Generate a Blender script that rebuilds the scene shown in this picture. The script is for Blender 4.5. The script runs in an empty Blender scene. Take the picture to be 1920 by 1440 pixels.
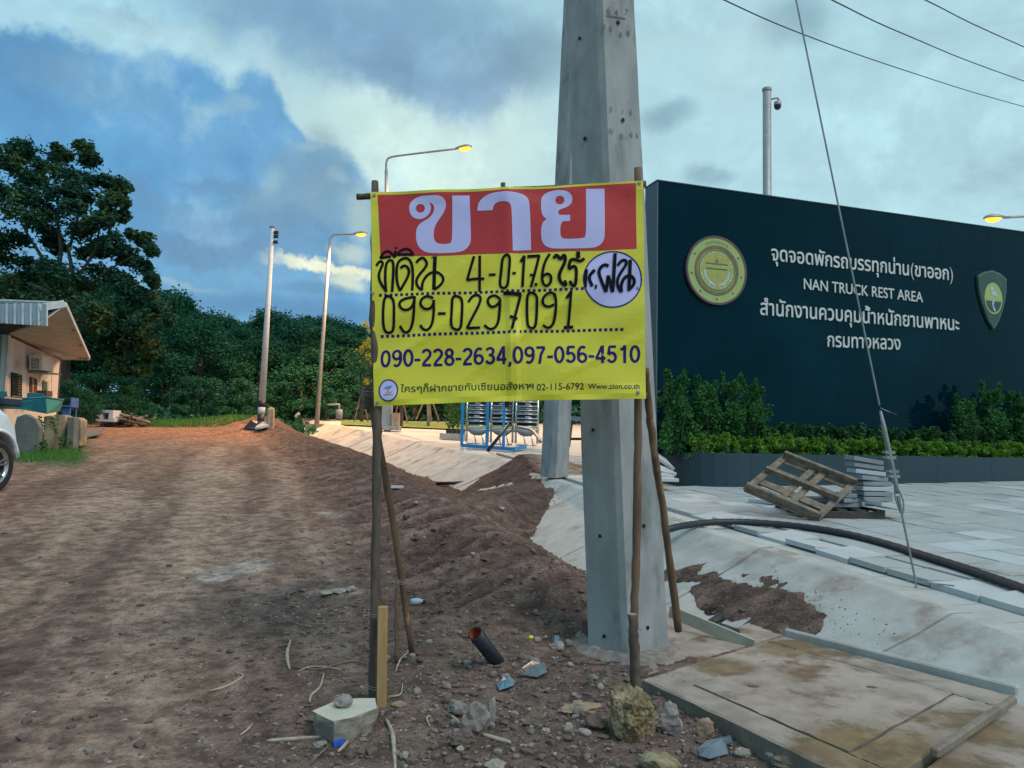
import bpy, bmesh, math, random
import numpy as np
from mathutils import Vector, Matrix
from mathutils.geometry import delaunay_2d_cdt
R = math.radians
S = bpy.context.scene
COL = S.collection

# ------------------------------------------------------------------ camera, sky, sun, exposure
CAMZ = 1.35; FPX = 1430.0; PITCH = math.atan(0.0755); ROLL = 0.02
_f = Vector((0, math.cos(PITCH), math.sin(PITCH))); _r0 = Vector((1, 0, 0)); _u0 = Vector((0, -math.sin(PITCH), math.cos(PITCH)))
_R = math.cos(ROLL) * _r0 + math.sin(ROLL) * _u0
_U = -math.sin(ROLL) * _r0 + math.cos(ROLL) * _u0
cam = bpy.data.cameras.new('camera'); camo = bpy.data.objects.new('camera', cam); COL.objects.link(camo)
M = Matrix((_R, _U, -_f)).transposed().to_4x4(); M.translation = Vector((0, 0, CAMZ)); camo.matrix_world = M
cam.sensor_width = 36; cam.lens = 36 * FPX / 1920; cam.clip_start = 0.05; cam.clip_end = 3000
S.camera = camo
S.view_settings.view_transform = 'Standard'; S.view_settings.look = 'None'
S.view_settings.exposure = 0.2; S.view_settings.gamma = 1.0; S.view_settings.use_curve_mapping = False

def ray(px, py): return _f + _R * ((px - 960) / FPX) - _U * ((py - 720) / FPX)
def P(px, py, y):
    "the point at distance y (metres in front of the camera) seen in direction px, py of the photograph"
    d = ray(px, py); return Vector((d.x / d.y * y, y, CAMZ + d.z / d.y * y))
def Bz(y): return 0.06 * y + 0.05
def G(px, py, dz=0.0):
    "point of the gently rising site plane (plus dz) seen at px, py"
    d = ray(px, py); k = d.z / d.y
    y = (CAMZ - 0.05 - dz) / (0.06 - k); return Vector((d.x / d.y * y, y, Bz(y) + dz))
def GZ(px, py, z):
    d = ray(px, py); y = (z - CAMZ) / (d.z / d.y); return Vector((d.x / d.y * y, y, z))
def lin(c):
    return tuple(((v / 255) / 12.92 if v / 255 <= .04045 else ((v / 255 + .055) / 1.055) ** 2.4) for v in c)

class NT:
    def __init__(s, nt): s.nt = nt
    def n(s, t, **k):
        nd = s.nt.nodes.new(t)
        for a, v in k.items(): setattr(nd, a, v)
        return nd
    def put(s, sock, v):
        if isinstance(v, bpy.types.NodeSocket): s.nt.links.new(v, sock)
        elif isinstance(v, (tuple, list)): sock.default_value = tuple(v) + ((1,) if len(v) == 3 and len(sock.default_value) == 4 else ())
        else: sock.default_value = v
    def m(s, op, a, b=None, c=None, clamp=False):
        nd = s.n('ShaderNodeMath', operation=op, use_clamp=clamp)
        for i, v in enumerate((a, b, c)):
            if v is not None: s.put(nd.inputs[i], v)
        return nd.outputs[0]
    def mix(s, f, a, b, mode='MIX'):
        nd = s.n('ShaderNodeMix', data_type='RGBA', blend_type=mode)
        s.put(nd.inputs['Factor'], f); s.put(nd.inputs[6], a); s.put(nd.inputs[7], b); return nd.outputs[2]
    def noise(s, vec, scale, detail=4, rough=.55, dist=0, lac=2.0):
        nd = s.n('ShaderNodeTexNoise'); 
        if vec is not None: s.put(nd.inputs['Vector'], vec)
        s.put(nd.inputs['Scale'], scale); s.put(nd.inputs['Detail'], detail); s.put(nd.inputs['Roughness'], rough); s.put(nd.inputs['Distortion'], dist)
        return nd.outputs[0]
    def smooth(s, v, a, b, lo=0.0, hi=1.0):
        nd = s.n('ShaderNodeMapRange', interpolation_type='SMOOTHSTEP')
        for i, q in enumerate((v, a, b, lo, hi)): s.put(nd.inputs[i], q)
        return nd.outputs[0]
    def curve(s, v, pts):
        xs = [p[0] for p in pts]; x0, x1 = min(xs), max(xs); ys = [p[1] for p in pts]; y0, y1 = min(ys), max(ys)
        t = s.m('DIVIDE', s.m('SUBTRACT', v, x0), x1 - x0, clamp=True)
        nd = s.n('ShaderNodeFloatCurve'); c = nd.mapping.curves[0]
        q = sorted(((x - x0) / (x1 - x0), (y - y0) / (y1 - y0)) for x, y in pts)
        c.points[0].location = q[0]; c.points[1].location = q[-1]
        for a, b in q[1:-1]: c.points.new(a, b)
        for p in c.points: p.handle_type = 'AUTO_CLAMPED'
        nd.mapping.update(); s.put(nd.inputs['Value'], t)
        return s.m('ADD', s.m('MULTIPLY', nd.outputs[0], y1 - y0), y0)

def azel(px, py):
    d = ray(px, py).normalized(); return math.atan2(d.x, d.y), math.asin(d.z)

def make_world():
    w = bpy.data.worlds.new('World'); S.world = w; w.use_nodes = True
    nt = w.node_tree; nt.nodes.clear(); t = NT(nt)
    tc = t.n('ShaderNodeTexCoord').outputs['Generated']
    sep = t.n('ShaderNodeSeparateXYZ'); t.put(sep.inputs[0], tc)
    x, y, z = sep.outputs
    az = t.m('ARCTAN2', x, y); el = t.m('ARCSINE', z)
    nA = t.m('SUBTRACT', t.noise(tc, 2.6, 9, .58), .5)
    off = t.n('ShaderNodeVectorMath', operation='ADD'); t.put(off.inputs[0], tc); off.inputs[1].default_value = (3.1, 7.7, 1.3)
    nB = t.m('SUBTRACT', t.noise(off.outputs[0], 6.5, 10, .62), .5)
    nC = t.m('SUBTRACT', t.noise(off.outputs[0], 1.7, 6, .5), .5)
    sc = t.n('ShaderNodeVectorMath', operation='MULTIPLY'); t.put(sc.inputs[0], tc); sc.inputs[1].default_value = (1, 1, 3.2)
    nS = t.m('SUBTRACT', t.noise(sc.outputs[0], 3.3, 9, .6, .4), .5)     # streaky
    wisp = t.m('ADD', t.m('MULTIPLY', nA, .16), t.m('MULTIPLY', nB, .10))
    # base: pale cyan, a little brighter low in the middle, bluer to the left
    base = t.mix(t.smooth(az, -.75, .15), lin((138, 200, 226)), lin((178, 218, 228)))
    base = t.mix(t.smooth(el, .35, .95), base, lin((140, 185, 205)))
    base = t.mix(t.m('MULTIPLY', t.smooth(nS, .0, .24), .5), base, lin((140, 172, 188)))
    base = t.mix(t.m('MULTIPLY', t.smooth(nS, .02, -.22), .45), base, lin((184, 216, 220)))
    def blob(cur, px, py, rx, ry, col, amt, a=1.25, b=.35, k=1.0):
        a0, e0 = azel(px, py); s = 1 / FPX
        u = t.m('DIVIDE', t.m('ADD', t.m('SUBTRACT', az, a0), t.m('MULTIPLY', nA, .22 * k)), rx * s)
        v = t.m('DIVIDE', t.m('ADD', t.m('SUBTRACT', el, e0), t.m('MULTIPLY', nB, .15 * k)), ry * s)
        d = t.m('SQRT', t.m('ADD', t.m('MULTIPLY', u, u), t.m('MULTIPLY', v, v)))
        f = t.m('MULTIPLY', t.smooth(d, a, b), amt)
        return t.mix(f, cur, lin(col))
    c = base
    base = t.mix(t.smooth(y, .1, -.5), base, t.mix(t.smooth(el, .05, .9), lin((84, 128, 162)), lin((150, 192, 214))))
    # afterglow behind the clouds
    c = blob(c, 760, 330, 330, 190, (210, 236, 226), .95, 1.3, .1, .5)
    c = blob(c, 900, 240, 200, 120, (206, 232, 228), .6, 1.3, .1, .5)
    # grey-blue deck across the top middle
    for a in ((520, 20, 190, 75), (660, 95, 200, 80), (830, 60, 230, 110), (900, 165, 150, 60), (740, 150, 150, 50)):
        c = blob(c, *a, (116, 154, 188), .70, 1.25, .2, 1.0)
    for a in ((240, 25, 60, 24), (1490, 55, 70, 50), (1250, 225, 70, 26), (1330, 335, 60, 24), (1000, 110, 90, 60)):
        c = blob(c, *a, (112, 146, 165), .55, 1.3, .3, .5)
    c = blob(c, 1400, 130, 90, 90, (190, 222, 228), .5, 1.3, .2, .6)
    # blue cumulus bank on the left: everything below its ragged upper edge
    pts = [(-700, -60), (-300, 10), (0, 42), (120, 55), (225, 100), (300, 112), (385, 128), (440, 168), (475, 132), (530, 165), (585, 262), (625, 262),
           (650, 300), (700, 352), (780, 430), (900, 520), (1050, 690), (1300, 900)]
    cp = [azel(*p) for p in pts]
    cp = [(-3.2, -.3), (-2.2, .2)] + [p for p in cp if p[0] > -1.5] + [(.9, -.15), (2.0, -.3), (3.2, -.3)]
    eb = t.curve(az, cp)
    nE = t.m('SUBTRACT', t.noise(tc, 22, 8, .6), .5)
    d = t.m('ADD', t.m('SUBTRACT', eb, el), t.m('ADD', t.m('ADD', t.m('MULTIPLY', nB, .085), t.m('MULTIPLY', nE, .055)), t.m('MULTIPLY', nA, .05)))
    rim = t.m('MULTIPLY', t.smooth(t.m('ABSOLUTE', t.m('ADD', d, .012)), .05, .0), .5)
    c = t.mix(rim, c, lin((186, 216, 222)))
    nD = t.m('SUBTRACT', t.noise(off.outputs[0], 16, 10, .62), .5)
    mass = t.mix(t.smooth(nA, -.12, .16), lin((98, 160, 208)), lin((120, 174, 212)))
    mass = t.mix(t.m('MULTIPLY', t.smooth(t.m('ADD', nB, t.m('MULTIPLY', nD, .5)), .0, .16), .62), mass, lin((146, 184, 202)))
    mass = t.mix(t.m('MULTIPLY', t.smooth(t.m('ADD', nA, t.m('ADD', nB, t.m('MULTIPLY', nD, .4))), .02, -.22), .6), mass, lin((92, 136, 178)))
    c = t.mix(t.smooth(d, -.006, .014), c, mass)
    c = blob(c, 150, 150, 120, 45, (132, 172, 196), .45, 1.3, .2, .5)
    c = blob(c, 120, 330, 220, 130, (98, 166, 214), .5, 1.3, .2, .8)
    # grey cumulus towers in the middle and the low bands
    for a in ((600, 320, 95, 65), (650, 375, 80, 60), (540, 395, 80, 45)):
        c = blob(c, *a, (128, 162, 180), .6, 1.15, .5, .8)
    for a in ((520, 345, 22, 30), (455, 195, 40, 16), (585, 278, 30, 10), (400, 205, 45, 12), (640, 330, 22, 12)):
        c = blob(c, *a, (158, 192, 205), .5, 1.3, .2, .5)
    for a in ((360, 400, 170, 32), (480, 480, 200, 40), (360, 470, 150, 40), (600, 440, 110, 36), (420, 355, 90, 16)):
        c = blob(c, *a, (106, 144, 178), .55, 1.25, .3, 1.1)
    c = blob(c, 420, 555, 240, 34, (112, 166, 202), .7, 1.3, .3, .5)
    c = blob(c, 560, 590, 200, 30, (88, 134, 178), .6, 1.3, .3, .5)
    c = blob(c, 330, 540, 100, 8, (162, 192, 206), .55, 1.3, .1, .5)
    c = blob(c, 690, 400, 30, 60, (190, 214, 205), .6, 1.3, .2, .5)
    c = blob(c, 645, 508, 100, 13, (244, 248, 218), .95, 1.25, .35, .9)
    c = blob(c, 670, 470, 36, 26, (214, 230, 210), .6, 1.3, .3, .9)
    c = blob(c, 655, 530, 40, 22, (224, 236, 208), .8, 1.2, .4, .5)
    c = blob(c, 600, 545, 70, 14, (104, 148, 184), .7, 1.2, .4, .4)
    bil = t.m('MULTIPLY', t.m('ABSOLUTE', t.m('ADD', nB, t.m('MULTIPLY', nD, .45))), 1.0)
    c = t.mix(1.0, c, t.m('ADD', 1.0, t.m('ADD', t.m('MULTIPLY', nB, .34), t.m('ADD', t.m('MULTIPLY', nD, .42), t.m('ADD', t.m('MULTIPLY', nE, .26), t.m('MULTIPLY', bil, .55))))), 'MULTIPLY')
    sky = t.n('ShaderNodeTexSky', sky_type='NISHITA'); sky.sun_disc = False; sky.sun_elevation = R(52); sky.sun_rotation = R(132)
    b1 = t.n('ShaderNodeBackground'); t.put(b1.inputs[0], sky.outputs[0]); b1.inputs[1].default_value = .05
    b2 = t.n('ShaderNodeBackground'); t.put(b2.inputs[0], c); b2.inputs[1].default_value = .93
    ad = t.n('ShaderNodeMixShader'); ad.inputs[0].default_value = .93; t.put(ad.inputs[1], b1.outputs[0]); t.put(ad.inputs[2], b2.outputs[0])
    out = t.n('ShaderNodeOutputWorld'); t.put(out.inputs[0], ad.outputs[0])
make_world()
sl = bpy.data.lights.new('sun', 'SUN'); sl.energy = 1.5; sl.angle = R(28); sl.color = (1, .97, .95)
so = bpy.data.objects.new('sun', sl); COL.objects.link(so); so.rotation_euler = (R(38), 0, R(48))

# ------------------------------------------------------------------ helpers
rng = random.Random(5); nrng = np.random.default_rng(7)
ORG = {}
def tag(o, label=None, cat=None, group=None, kind=None):
    if label: o['label'] = label
    if cat: o['category'] = cat
    if group: o['group'] = group
    if kind: o['kind'] = kind
    return o
def thing(name, label, cat, loc, group=None):
    o = bpy.data.objects.new(name, None); COL.objects.link(o); o.location = loc; o.empty_display_size = .1
    ORG[o.name] = Vector(loc); return tag(o, label, cat, group)
def link(name, me, parent=None):
    o = bpy.data.objects.new(name, me); COL.objects.link(o)
    if parent is not None: o.parent = parent; ORG[o.name] = ORG.get(parent.name, Vector((0, 0, 0)))
    return o
class MB:
    def __init__(s): s.v = []; s.f = []; s.mi = []
    def add(s, vs, fs, mi=0):
        k = len(s.v); s.v += [tuple(v) for v in vs]; s.f += [tuple(i + k for i in f) for f in fs]; s.mi += [mi] * len(fs); return s
    def hexa(s, c, mi=0):   # 8 corners: bottom 0..3 (ccw), top 4..7
        return s.add(c, [(3, 2, 1, 0), (4, 5, 6, 7), (0, 1, 5, 4), (1, 2, 6, 5), (2, 3, 7, 6), (3, 0, 4, 7)], mi)
    def box(s, c, size, ax=None, mi=0):
        c = Vector(c); X, Y, Z = ax if ax else (Vector((1, 0, 0)), Vector((0, 1, 0)), Vector((0, 0, 1)))
        h = [d / 2 for d in size]
        q = [(-1, -1), (1, -1), (1, 1), (-1, 1)]
        return s.hexa([c + X * a * h[0] + Y * b * h[1] + Z * e * h[2] for e in (-1, 1) for a, b in q], mi)
    def beam(s, a, b, w, h, up=Vector((0, 0, 1)), mi=0):
        a = Vector(a); b = Vector(b); Z = (b - a); L = Z.length; Z.normalize(); X = up.cross(Z)
        if X.length < 1e-4: X = Vector((1, 0, 0)).cross(Z)
        X.normalize(); Y = Z.cross(X); return s.box((a + b) / 2, (w, h, L), (X, Y, Z), mi)
    def tube(s, pts, rad, n=8, cap=True, jit=0, mi=0):
        pts = [Vector(p) for p in pts]; m = len(pts)
        if not hasattr(rad, '__len__'): rad = [rad] * m
        vs = []; fs = []; prev = None
        for i, p in enumerate(pts):
            T = (pts[min(i + 1, m - 1)] - pts[max(i - 1, 0)]).normalized()
            if prev is None:
                X = T.cross(Vector((0, 0, 1)));
                if X.length < .05: X = T.cross(Vector((0, 1, 0)))
            else: X = prev - T * prev.dot(T)
            X.normalize(); prev = X; Y = T.cross(X)
            for k in range(n):
                a = 2 * math.pi * k / n; r = rad[i] * (1 + jit * rng.uniform(-1, 1)); vs.append(p + (X * math.cos(a) + Y * math.sin(a)) * r)
        for i in range(m - 1):
            for k in range(n):
                a = i * n + k; b = i * n + (k + 1) % n; fs.append((a, b, b + n, a + n))
        if cap: fs += [tuple(range(n - 1, -1, -1)), tuple(range((m - 1) * n, m * n))]
        return s.add(vs, fs, mi)
    def prism(s, poly, dv, mi=0):   # planar polygon (3d points) swept by dv
        n = len(poly); a = [Vector(p) for p in poly]; dv = Vector(dv)
        return s.add(a + [p + dv for p in a], [tuple(range(n - 1, -1, -1)), tuple(range(n, 2 * n))] + [(i, (i + 1) % n, (i + 1) % n + n, i + n) for i in range(n)], mi)
    def lathe(s, c, prof, n=16, ax=Vector((0, 0, 1)), mi=0):
        ax = Vector(ax).normalized(); X = ax.cross(Vector((0, 0, 1)));
        if X.length < .05: X = Vector((1, 0, 0))
        X.normalize(); Y = ax.cross(X); vs = []; fs = []
        for r, h in prof:
            for k in range(n):
                a = 2 * math.pi * k / n; vs.append(Vector(c) + ax * h + (X * math.cos(a) + Y * math.sin(a)) * r)
        for i in range(len(prof) - 1):
            for k in range(n):
                a = i * n + k; b = i * n + (k + 1) % n; fs.append((a, b, b + n, a + n))
        return s.add(vs, fs, mi)
    def build(s, name, mat, parent=None, smooth=False, recalc=True):
        o0 = ORG.get(parent.name, Vector((0, 0, 0))) if parent is not None else Vector((0, 0, 0))
        me = bpy.data.meshes.new(name); me.from_pydata([(v[0] - o0.x, v[1] - o0.y, v[2] - o0.z) for v in s.v], [], s.f)
        for m in (mat if isinstance(mat, (list, tuple)) else [mat]): me.materials.append(m)
        if any(s.mi): me.polygons.foreach_set('material_index', s.mi)
        if recalc:
            bm = bmesh.new(); bm.from_mesh(me); bmesh.ops.recalc_face_normals(bm, faces=bm.faces); bm.to_mesh(me); bm.free()
        if smooth: me.polygons.foreach_set('use_smooth', [True] * len(me.polygons))
        me.update(); return link(name, me, parent)
def solo(mb, name, mat, label, cat, loc, group=None, smooth=False):
    "one mesh thing whose origin is at loc"
    o = mb.build(name, mat, None, smooth); l = Vector(loc); o.data.transform(Matrix.Translation(-l)); o.location = l; ORG[o.name] = l
    return tag(o, label, cat, group)
def copy_tree(o, parent=None, **k):
    c = o.copy(); COL.objects.link(c); c.parent = parent
    for ch in o.children: copy_tree(ch, c)
    return c
def bevel(o, w=.01, seg=2):
    bm = bmesh.new(); bm.from_mesh(o.data); bmesh.ops.bevel(bm, geom=list(bm.edges), offset=w, segments=seg, affect='EDGES', profile=.6, clamp_overlap=True); bm.to_mesh(o.data); bm.free(); return o

MATS = {}
def mat(name, c1, c2=None, scale=8, rough=.8, bump=0, bscale=None, metal=0, detail=6, c3=None, s3=1.5, t3=(.5, .62), spec=.5, stretch=None, coat=0, emis=None, estr=0, rvar=0):
    m = bpy.data.materials.new(name); m.use_nodes = True; nt = m.node_tree; t = NT(nt); b = nt.nodes['Principled BSDF']
    vec = t.n('ShaderNodeTexCoord').outputs['Object']
    g = t.n('ShaderNodeNewGeometry').outputs['Position']
    vec = g
    if stretch:
        vm = t.n('ShaderNodeVectorMath', operation='MULTIPLY'); t.put(vm.inputs[0], vec); vm.inputs[1].default_value = stretch; vec = vm.outputs[0]
    c2 = c2 or tuple(v * .75 for v in c1)
    n1 = t.noise(vec, scale, detail, .6)
    col = t.mix(t.smooth(n1, .3, .7), c1, c2)
    if c3: col = t.mix(t.smooth(t.noise(vec, s3, 7, .65), t3[0], t3[1]), col, c3)
    t.put(b.inputs['Base Color'], col); b.inputs['Roughness'].default_value = rough; b.inputs['Metallic'].default_value = metal
    if rvar: t.put(b.inputs['Roughness'], t.smooth(n1, .3, .7, rough - rvar, rough + rvar))
    b.inputs['Specular IOR Level'].default_value = spec; b.inputs['Coat Weight'].default_value = coat
    if emis: b.inputs['Emission Color'].default_value = emis + (1,); b.inputs['Emission Strength'].default_value = estr
    if bump:
        bp = t.n('ShaderNodeBump'); bp.inputs['Strength'].default_value = 1; bp.inputs['Distance'].default_value = bump
        t.put(bp.inputs['Height'], t.noise(vec, bscale or scale * 3, 8, .65)); t.put(b.inputs['Normal'], bp.outputs[0])
    MATS[name] = m; return m
def leafmat(name, c1, c2, c3=None):
    m = bpy.data.materials.new(name); m.use_nodes = True; nt = m.node_tree; t = NT(nt); b = nt.nodes['Principled BSDF']
    g = t.n('ShaderNodeNewGeometry')
    rnd = g.outputs['Random Per Island']
    col = t.mix(rnd, c1, c2)
    if c3: col = t.mix(t.smooth(t.noise(g.outputs['Position'], .7, 3), .48, .66), col, c3)
    t.put(b.inputs['Base Color'], col); b.inputs['Roughness'].default_value = .65; b.inputs['Specular IOR Level'].default_value = .25
    tr = t.n('ShaderNodeBsdfTranslucent'); t.put(tr.inputs[0], col)
    ms = t.n('ShaderNodeMixShader'); ms.inputs[0].default_value = .25; t.put(ms.inputs[1], b.outputs[0]); t.put(ms.inputs[2], tr.outputs[0])
    t.put(nt.nodes['Material Output'].inputs[0], ms.outputs[0]); return m

m_conc = mat('pole concrete', (.335, .345, .35), (.24, .25, .25), 7, .85, .0015, 60, c3=(.15, .155, .15), s3=3.4, t3=(.5, .7), stretch=(1, 1, .35))
m_conc_r = m_conc
m_panel = mat('ditch concrete', (.49, .465, .43), (.38, .36, .33), 3.5, .9, .004, 40, c3=(.27, .215, .175), s3=2.3, t3=(.5, .72))
m_tile = mat('paving tile', (.41, .415, .405), (.35, .355, .345), 3, .8, .001, 90, c3=(.28, .27, .25), s3=1.3, t3=(.52, .7))
m_tile2 = mat('pale paving tile', (.50, .51, .51), (.44, .45, .45), 4, .75, .001, 90)
m_slab = mat('muddy slab concrete', (.40, .315, .26), (.25, .185, .15), 5, .88, .003, 45, c3=(.16, .10, .055), s3=1.7, t3=(.54, .64))
m_slabedge = mat('slab side concrete', (.25, .20, .155), (.15, .12, .095), 9, .9, .006, 35)
m_granite = mat('polished dark granite', (.0006, .0105, .017), (.0008, .015, .023), 120, .05, 0, spec=.15, detail=2, c3=(.001, .019, .028), s3=.45, t3=(.45, .7))
m_granite.node_tree.nodes['Principled BSDF'].inputs['Specular Tint'].default_value = (.25, .75, 1, 1)
m_granite_l = mat('honed granite', (.012, .036, .050), (.024, .054, .070), 150, .45, 0, spec=.4, detail=2)
m_gside = mat('side granite', (.10, .13, .14), (.075, .10, .11), 20, .45)
m_letter = mat('steel lettering', (.62, .62, .60), (.5, .5, .48), 6, .38, metal=.35)
m_bark = mat('stick bark', (.13, .095, .07), (.065, .047, .036), 25, .9, .002, 60, stretch=(1, 1, .25))
m_bark2 = mat('brown stick bark', (.20, .115, .065), (.10, .06, .036), 18, .85, .002, 60, stretch=(1, 1, .25), c3=(.36, .21, .10), s3=4, t3=(.6, .66))
m_timber = mat('sawn timber stake', (.46, .29, .12), (.34, .20, .08), 14, .75, .001, 60, stretch=(1, 1, .2))
m_cut = mat('cut wood end', (.42, .27, .17), (.33, .2, .12), 30, .8)
m_wire = mat('tie wire', (.36, .38, .42), (.3, .32, .36), 10, .4, metal=.7)
m_steel = mat('galvanised steel', (.34, .36, .37), (.24, .255, .265), 9, .5, metal=.6)
m_black = mat('black plastic', (.012, .014, .018), (.02, .022, .028), 20, .45)
m_hose = mat('black conduit', (.016, .018, .024), (.025, .028, .034), 60, .5, .003, 150)
m_rust = mat('orange pipe inside', (.38, .07, .025), (.2, .04, .02), 12, .7)
m_vinyl_y = mat('yellow vinyl', (.70, .63, .03), (.62, .57, .035), 3, .38, .005, 5, spec=.5)
m_vinyl_r = mat('red vinyl print', (.50, .022, .020), (.42, .02, .02), 3, .38, .005, 5, spec=.5)
m_vinyl_w = mat('white vinyl print', (.52, .50, .80), (.49, .47, .77), 3, .42, spec=.4)
m_vinyl_b = mat('navy vinyl print', (.022, .006, .13), (.024, .008, .14), 3, .5, spec=.2)
m_ink = mat('black marker', (.004, .004, .008), (.006, .006, .01), 9, .6, spec=.1)
m_inkg = mat('dark print', (.03, .03, .02), (.03, .03, .02), 9, .5)
m_lblue = mat('sky blue print', (.10, .30, .62), None, 9, .5)
m_lor = mat('orange print', (.75, .33, .12), None, 9, .5)
m_old = mat('faded stencil paint', (.11, .085, .10), (.2, .18, .19), 60, .9)
m_shade = mat('painted opening shade', (.012, .013, .014), None, 9, .9)  # near-black colour that paints the shade in openings and under the roof
m_white = mat('white wall paint', (.74, .70, .69), (.68, .64, .63), 4, .8, c3=(.42, .40, .38), s3=1.2, t3=(.6, .75))
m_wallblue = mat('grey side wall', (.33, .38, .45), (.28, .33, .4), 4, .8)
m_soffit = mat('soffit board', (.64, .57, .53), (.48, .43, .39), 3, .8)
m_roof = mat('blue roof sheet', (.33, .42, .50), (.27, .35, .43), 5, .4, metal=.3)
m_flash = mat('pale flashing', (.62, .63, .61), None, 5, .5)
m_teal = mat('teal painted hull', (.012, .15, .17), (.01, .12, .15), 6, .4, c3=(.03, .22, .19), s3=2, t3=(.5, .6))
m_teal2 = mat('pale teal end face', (.05, .30, .25), (.035, .24, .21), 14, .5)  # lighter teal, for the end face of the tub alone
m_navy = mat('dark blue plastic', (.008, .03, .07), None, 9, .35)
m_carp = mat('silver car paint', (.74, .78, .80), (.72, .76, .78), 2, .3, metal=0, coat=.5)
m_tyre = mat('tyre rubber', (.014, .014, .015), None, 30, .8)
m_rim = mat('polished alloy', (.55, .56, .57), None, 9, .25, metal=.9)
m_glass = mat('dark window glass', (.02, .035, .035), None, 9, .08)
m_louv = mat('louvre glass', (.10, .16, .14), (.14, .2, .18), 9, .2)
m_curt = mat('red brown curtain', (.16, .05, .035), None, 9, .9)
m_stump = mat('weathered slab', (.42, .30, .20), (.32, .22, .14), 4, .85, .01, 10, c3=(.2, .17, .12), s3=2)
m_stumpg = mat('grey boulder slab', (.17, .17, .16), (.12, .125, .12), 4, .9, .01, 10)
m_blue = mat('bright blue steel paint', (.015, .25, .56), (.012, .2, .48), 9, .4)
m_bluechair = mat('blue plastic', (.08, .15, .42), None, 9, .5)
m_chrome = mat('chrome tube', (.62, .66, .68), None, 9, .25, metal=.8)
m_tray = mat('grey barrow tray', (.28, .31, .32), (.22, .25, .26), 5, .35, metal=.4)
m_pallet = mat('weathered pallet wood', (.25, .195, .135), (.12, .095, .075), 12, .85, .002, 60, c3=(.085, .07, .06), s3=3, t3=(.55, .65), stretch=(1, 1, 1))
m_pallet_d = mat('dark flat pallet wood', (.07, .06, .05), (.04, .035, .03), 12, .8, .002, 60)  # near-black brown for the whole flat pallet
m_rock_o = mat('ochre limestone', (.30, .225, .125), (.15, .11, .06), 26, 1, .008, 45, c3=(.36, .30, .20), s3=9, t3=(.52, .66), spec=.1)
m_rock_g = mat('grey rubble', (.27, .235, .21), (.17, .14, .125), 20, 1, .004, 60, spec=.1)
m_rock_p = mat('pale rubble', (.40, .35, .30), (.25, .21, .18), 20, 1, .003, 60, spec=.1)
m_rock_l = mat('lavender grey stone', (.33, .285, .275), (.18, .145, .135), 14, 1, .004, 40, spec=.1)
m_rock_b = mat('red brown clod', (.155, .110, .088), (.11, .08, .066), 18, .95, .006, 40)
m_rock_t = mat('tan broken brick', (.36, .26, .17), (.26, .18, .12), 14, .9, .004, 50)
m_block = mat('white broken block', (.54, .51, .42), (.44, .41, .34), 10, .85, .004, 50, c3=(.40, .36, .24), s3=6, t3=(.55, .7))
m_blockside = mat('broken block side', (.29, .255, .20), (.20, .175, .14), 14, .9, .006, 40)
m_twig = mat('dry bark strip', (.42, .36, .27), (.28, .23, .17), 20, .85)
m_twigd = mat('dry twig', (.20, .165, .12), (.14, .115, .085), 20, .85)
m_film = mat('blue plastic film', (.05, .16, .22), (.12, .2, .24), 14, .3)
m_filmg = mat('grey plastic film', (.16, .20, .23), (.09, .12, .145), 8, .3)
m_string = mat('dark blue string', (.02, .03, .10), None, 9, .7)
m_yel = mat('yellow cap', (.75, .75, .02), None, 9, .5)
m_bcap = mat('blue cap', (.03, .12, .55), None, 9, .4)
m_board = mat('cream form board', (.46, .43, .34), (.36, .33, .26), 8, .7, stretch=(1, 1, 1))
m_lampst = mat('lamp post steel', (.38, .38, .38), (.3, .3, .3), 5, .5, metal=.3)
m_wpole = mat('white painted pole', (.55, .56, .58), (.47, .48, .5), 5, .7)
m_orange_l = mat('sodium lamp lens', (1, .55, .12), None, 9, .4, emis=(1.0, .31, .015), estr=3.0)
m_trunk = mat('tree bark', (.10, .085, .07), (.06, .05, .042), 9, .9, .01, 20, stretch=(1, 1, .3))
m_leaf = leafmat('broad leaves', (.009, .062, .042), (.026, .10, .055), (.06, .115, .035))
m_leafd = leafmat('distant leaves', (.010, .075, .042), (.032, .135, .058), (.015, .10, .055))
m_leafy = leafmat('yellow green leaves', (.06, .15, .035), (.10, .22, .04))
m_leafh = leafmat('hedge leaves', (.10, .24, .03), (.17, .33, .035))
m_leafb = leafmat('shrub leaves', (.022, .115, .032), (.055, .18, .042))
m_leafdk = leafmat('dark border leaves', (.025, .09, .03), (.05, .14, .04))
m_flower = leafmat('yellow flowers', (.65, .45, .03), (.8, .6, .08))
m_grass = leafmat('grass', (.05, .16, .03), (.09, .24, .04))
m_gold = mat('emblem green gold', (.33, .42, .14), (.29, .37, .13), 9, .5)
m_goldd = mat('emblem ochre', (.38, .36, .07), (.30, .32, .08), 12, .5)
m_purple = mat('emblem maroon rim', (.12, .06, .075), None, 9, .45)
m_brown = mat('emblem brown ring', (.20, .13, .07), None, 9, .5)
m_white2 = mat('emblem pale inlay', (.42, .55, .60), None, 9, .5)
m_dgreen = mat('emblem dark green', (.03, .075, .06), None, 9, .45)
m_mgreen = mat('emblem mid green', (.06, .15, .10), None, 9, .45)
m_red_s = mat('rusty red soil', (.30, .15, .09), None, 9, .9)

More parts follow.
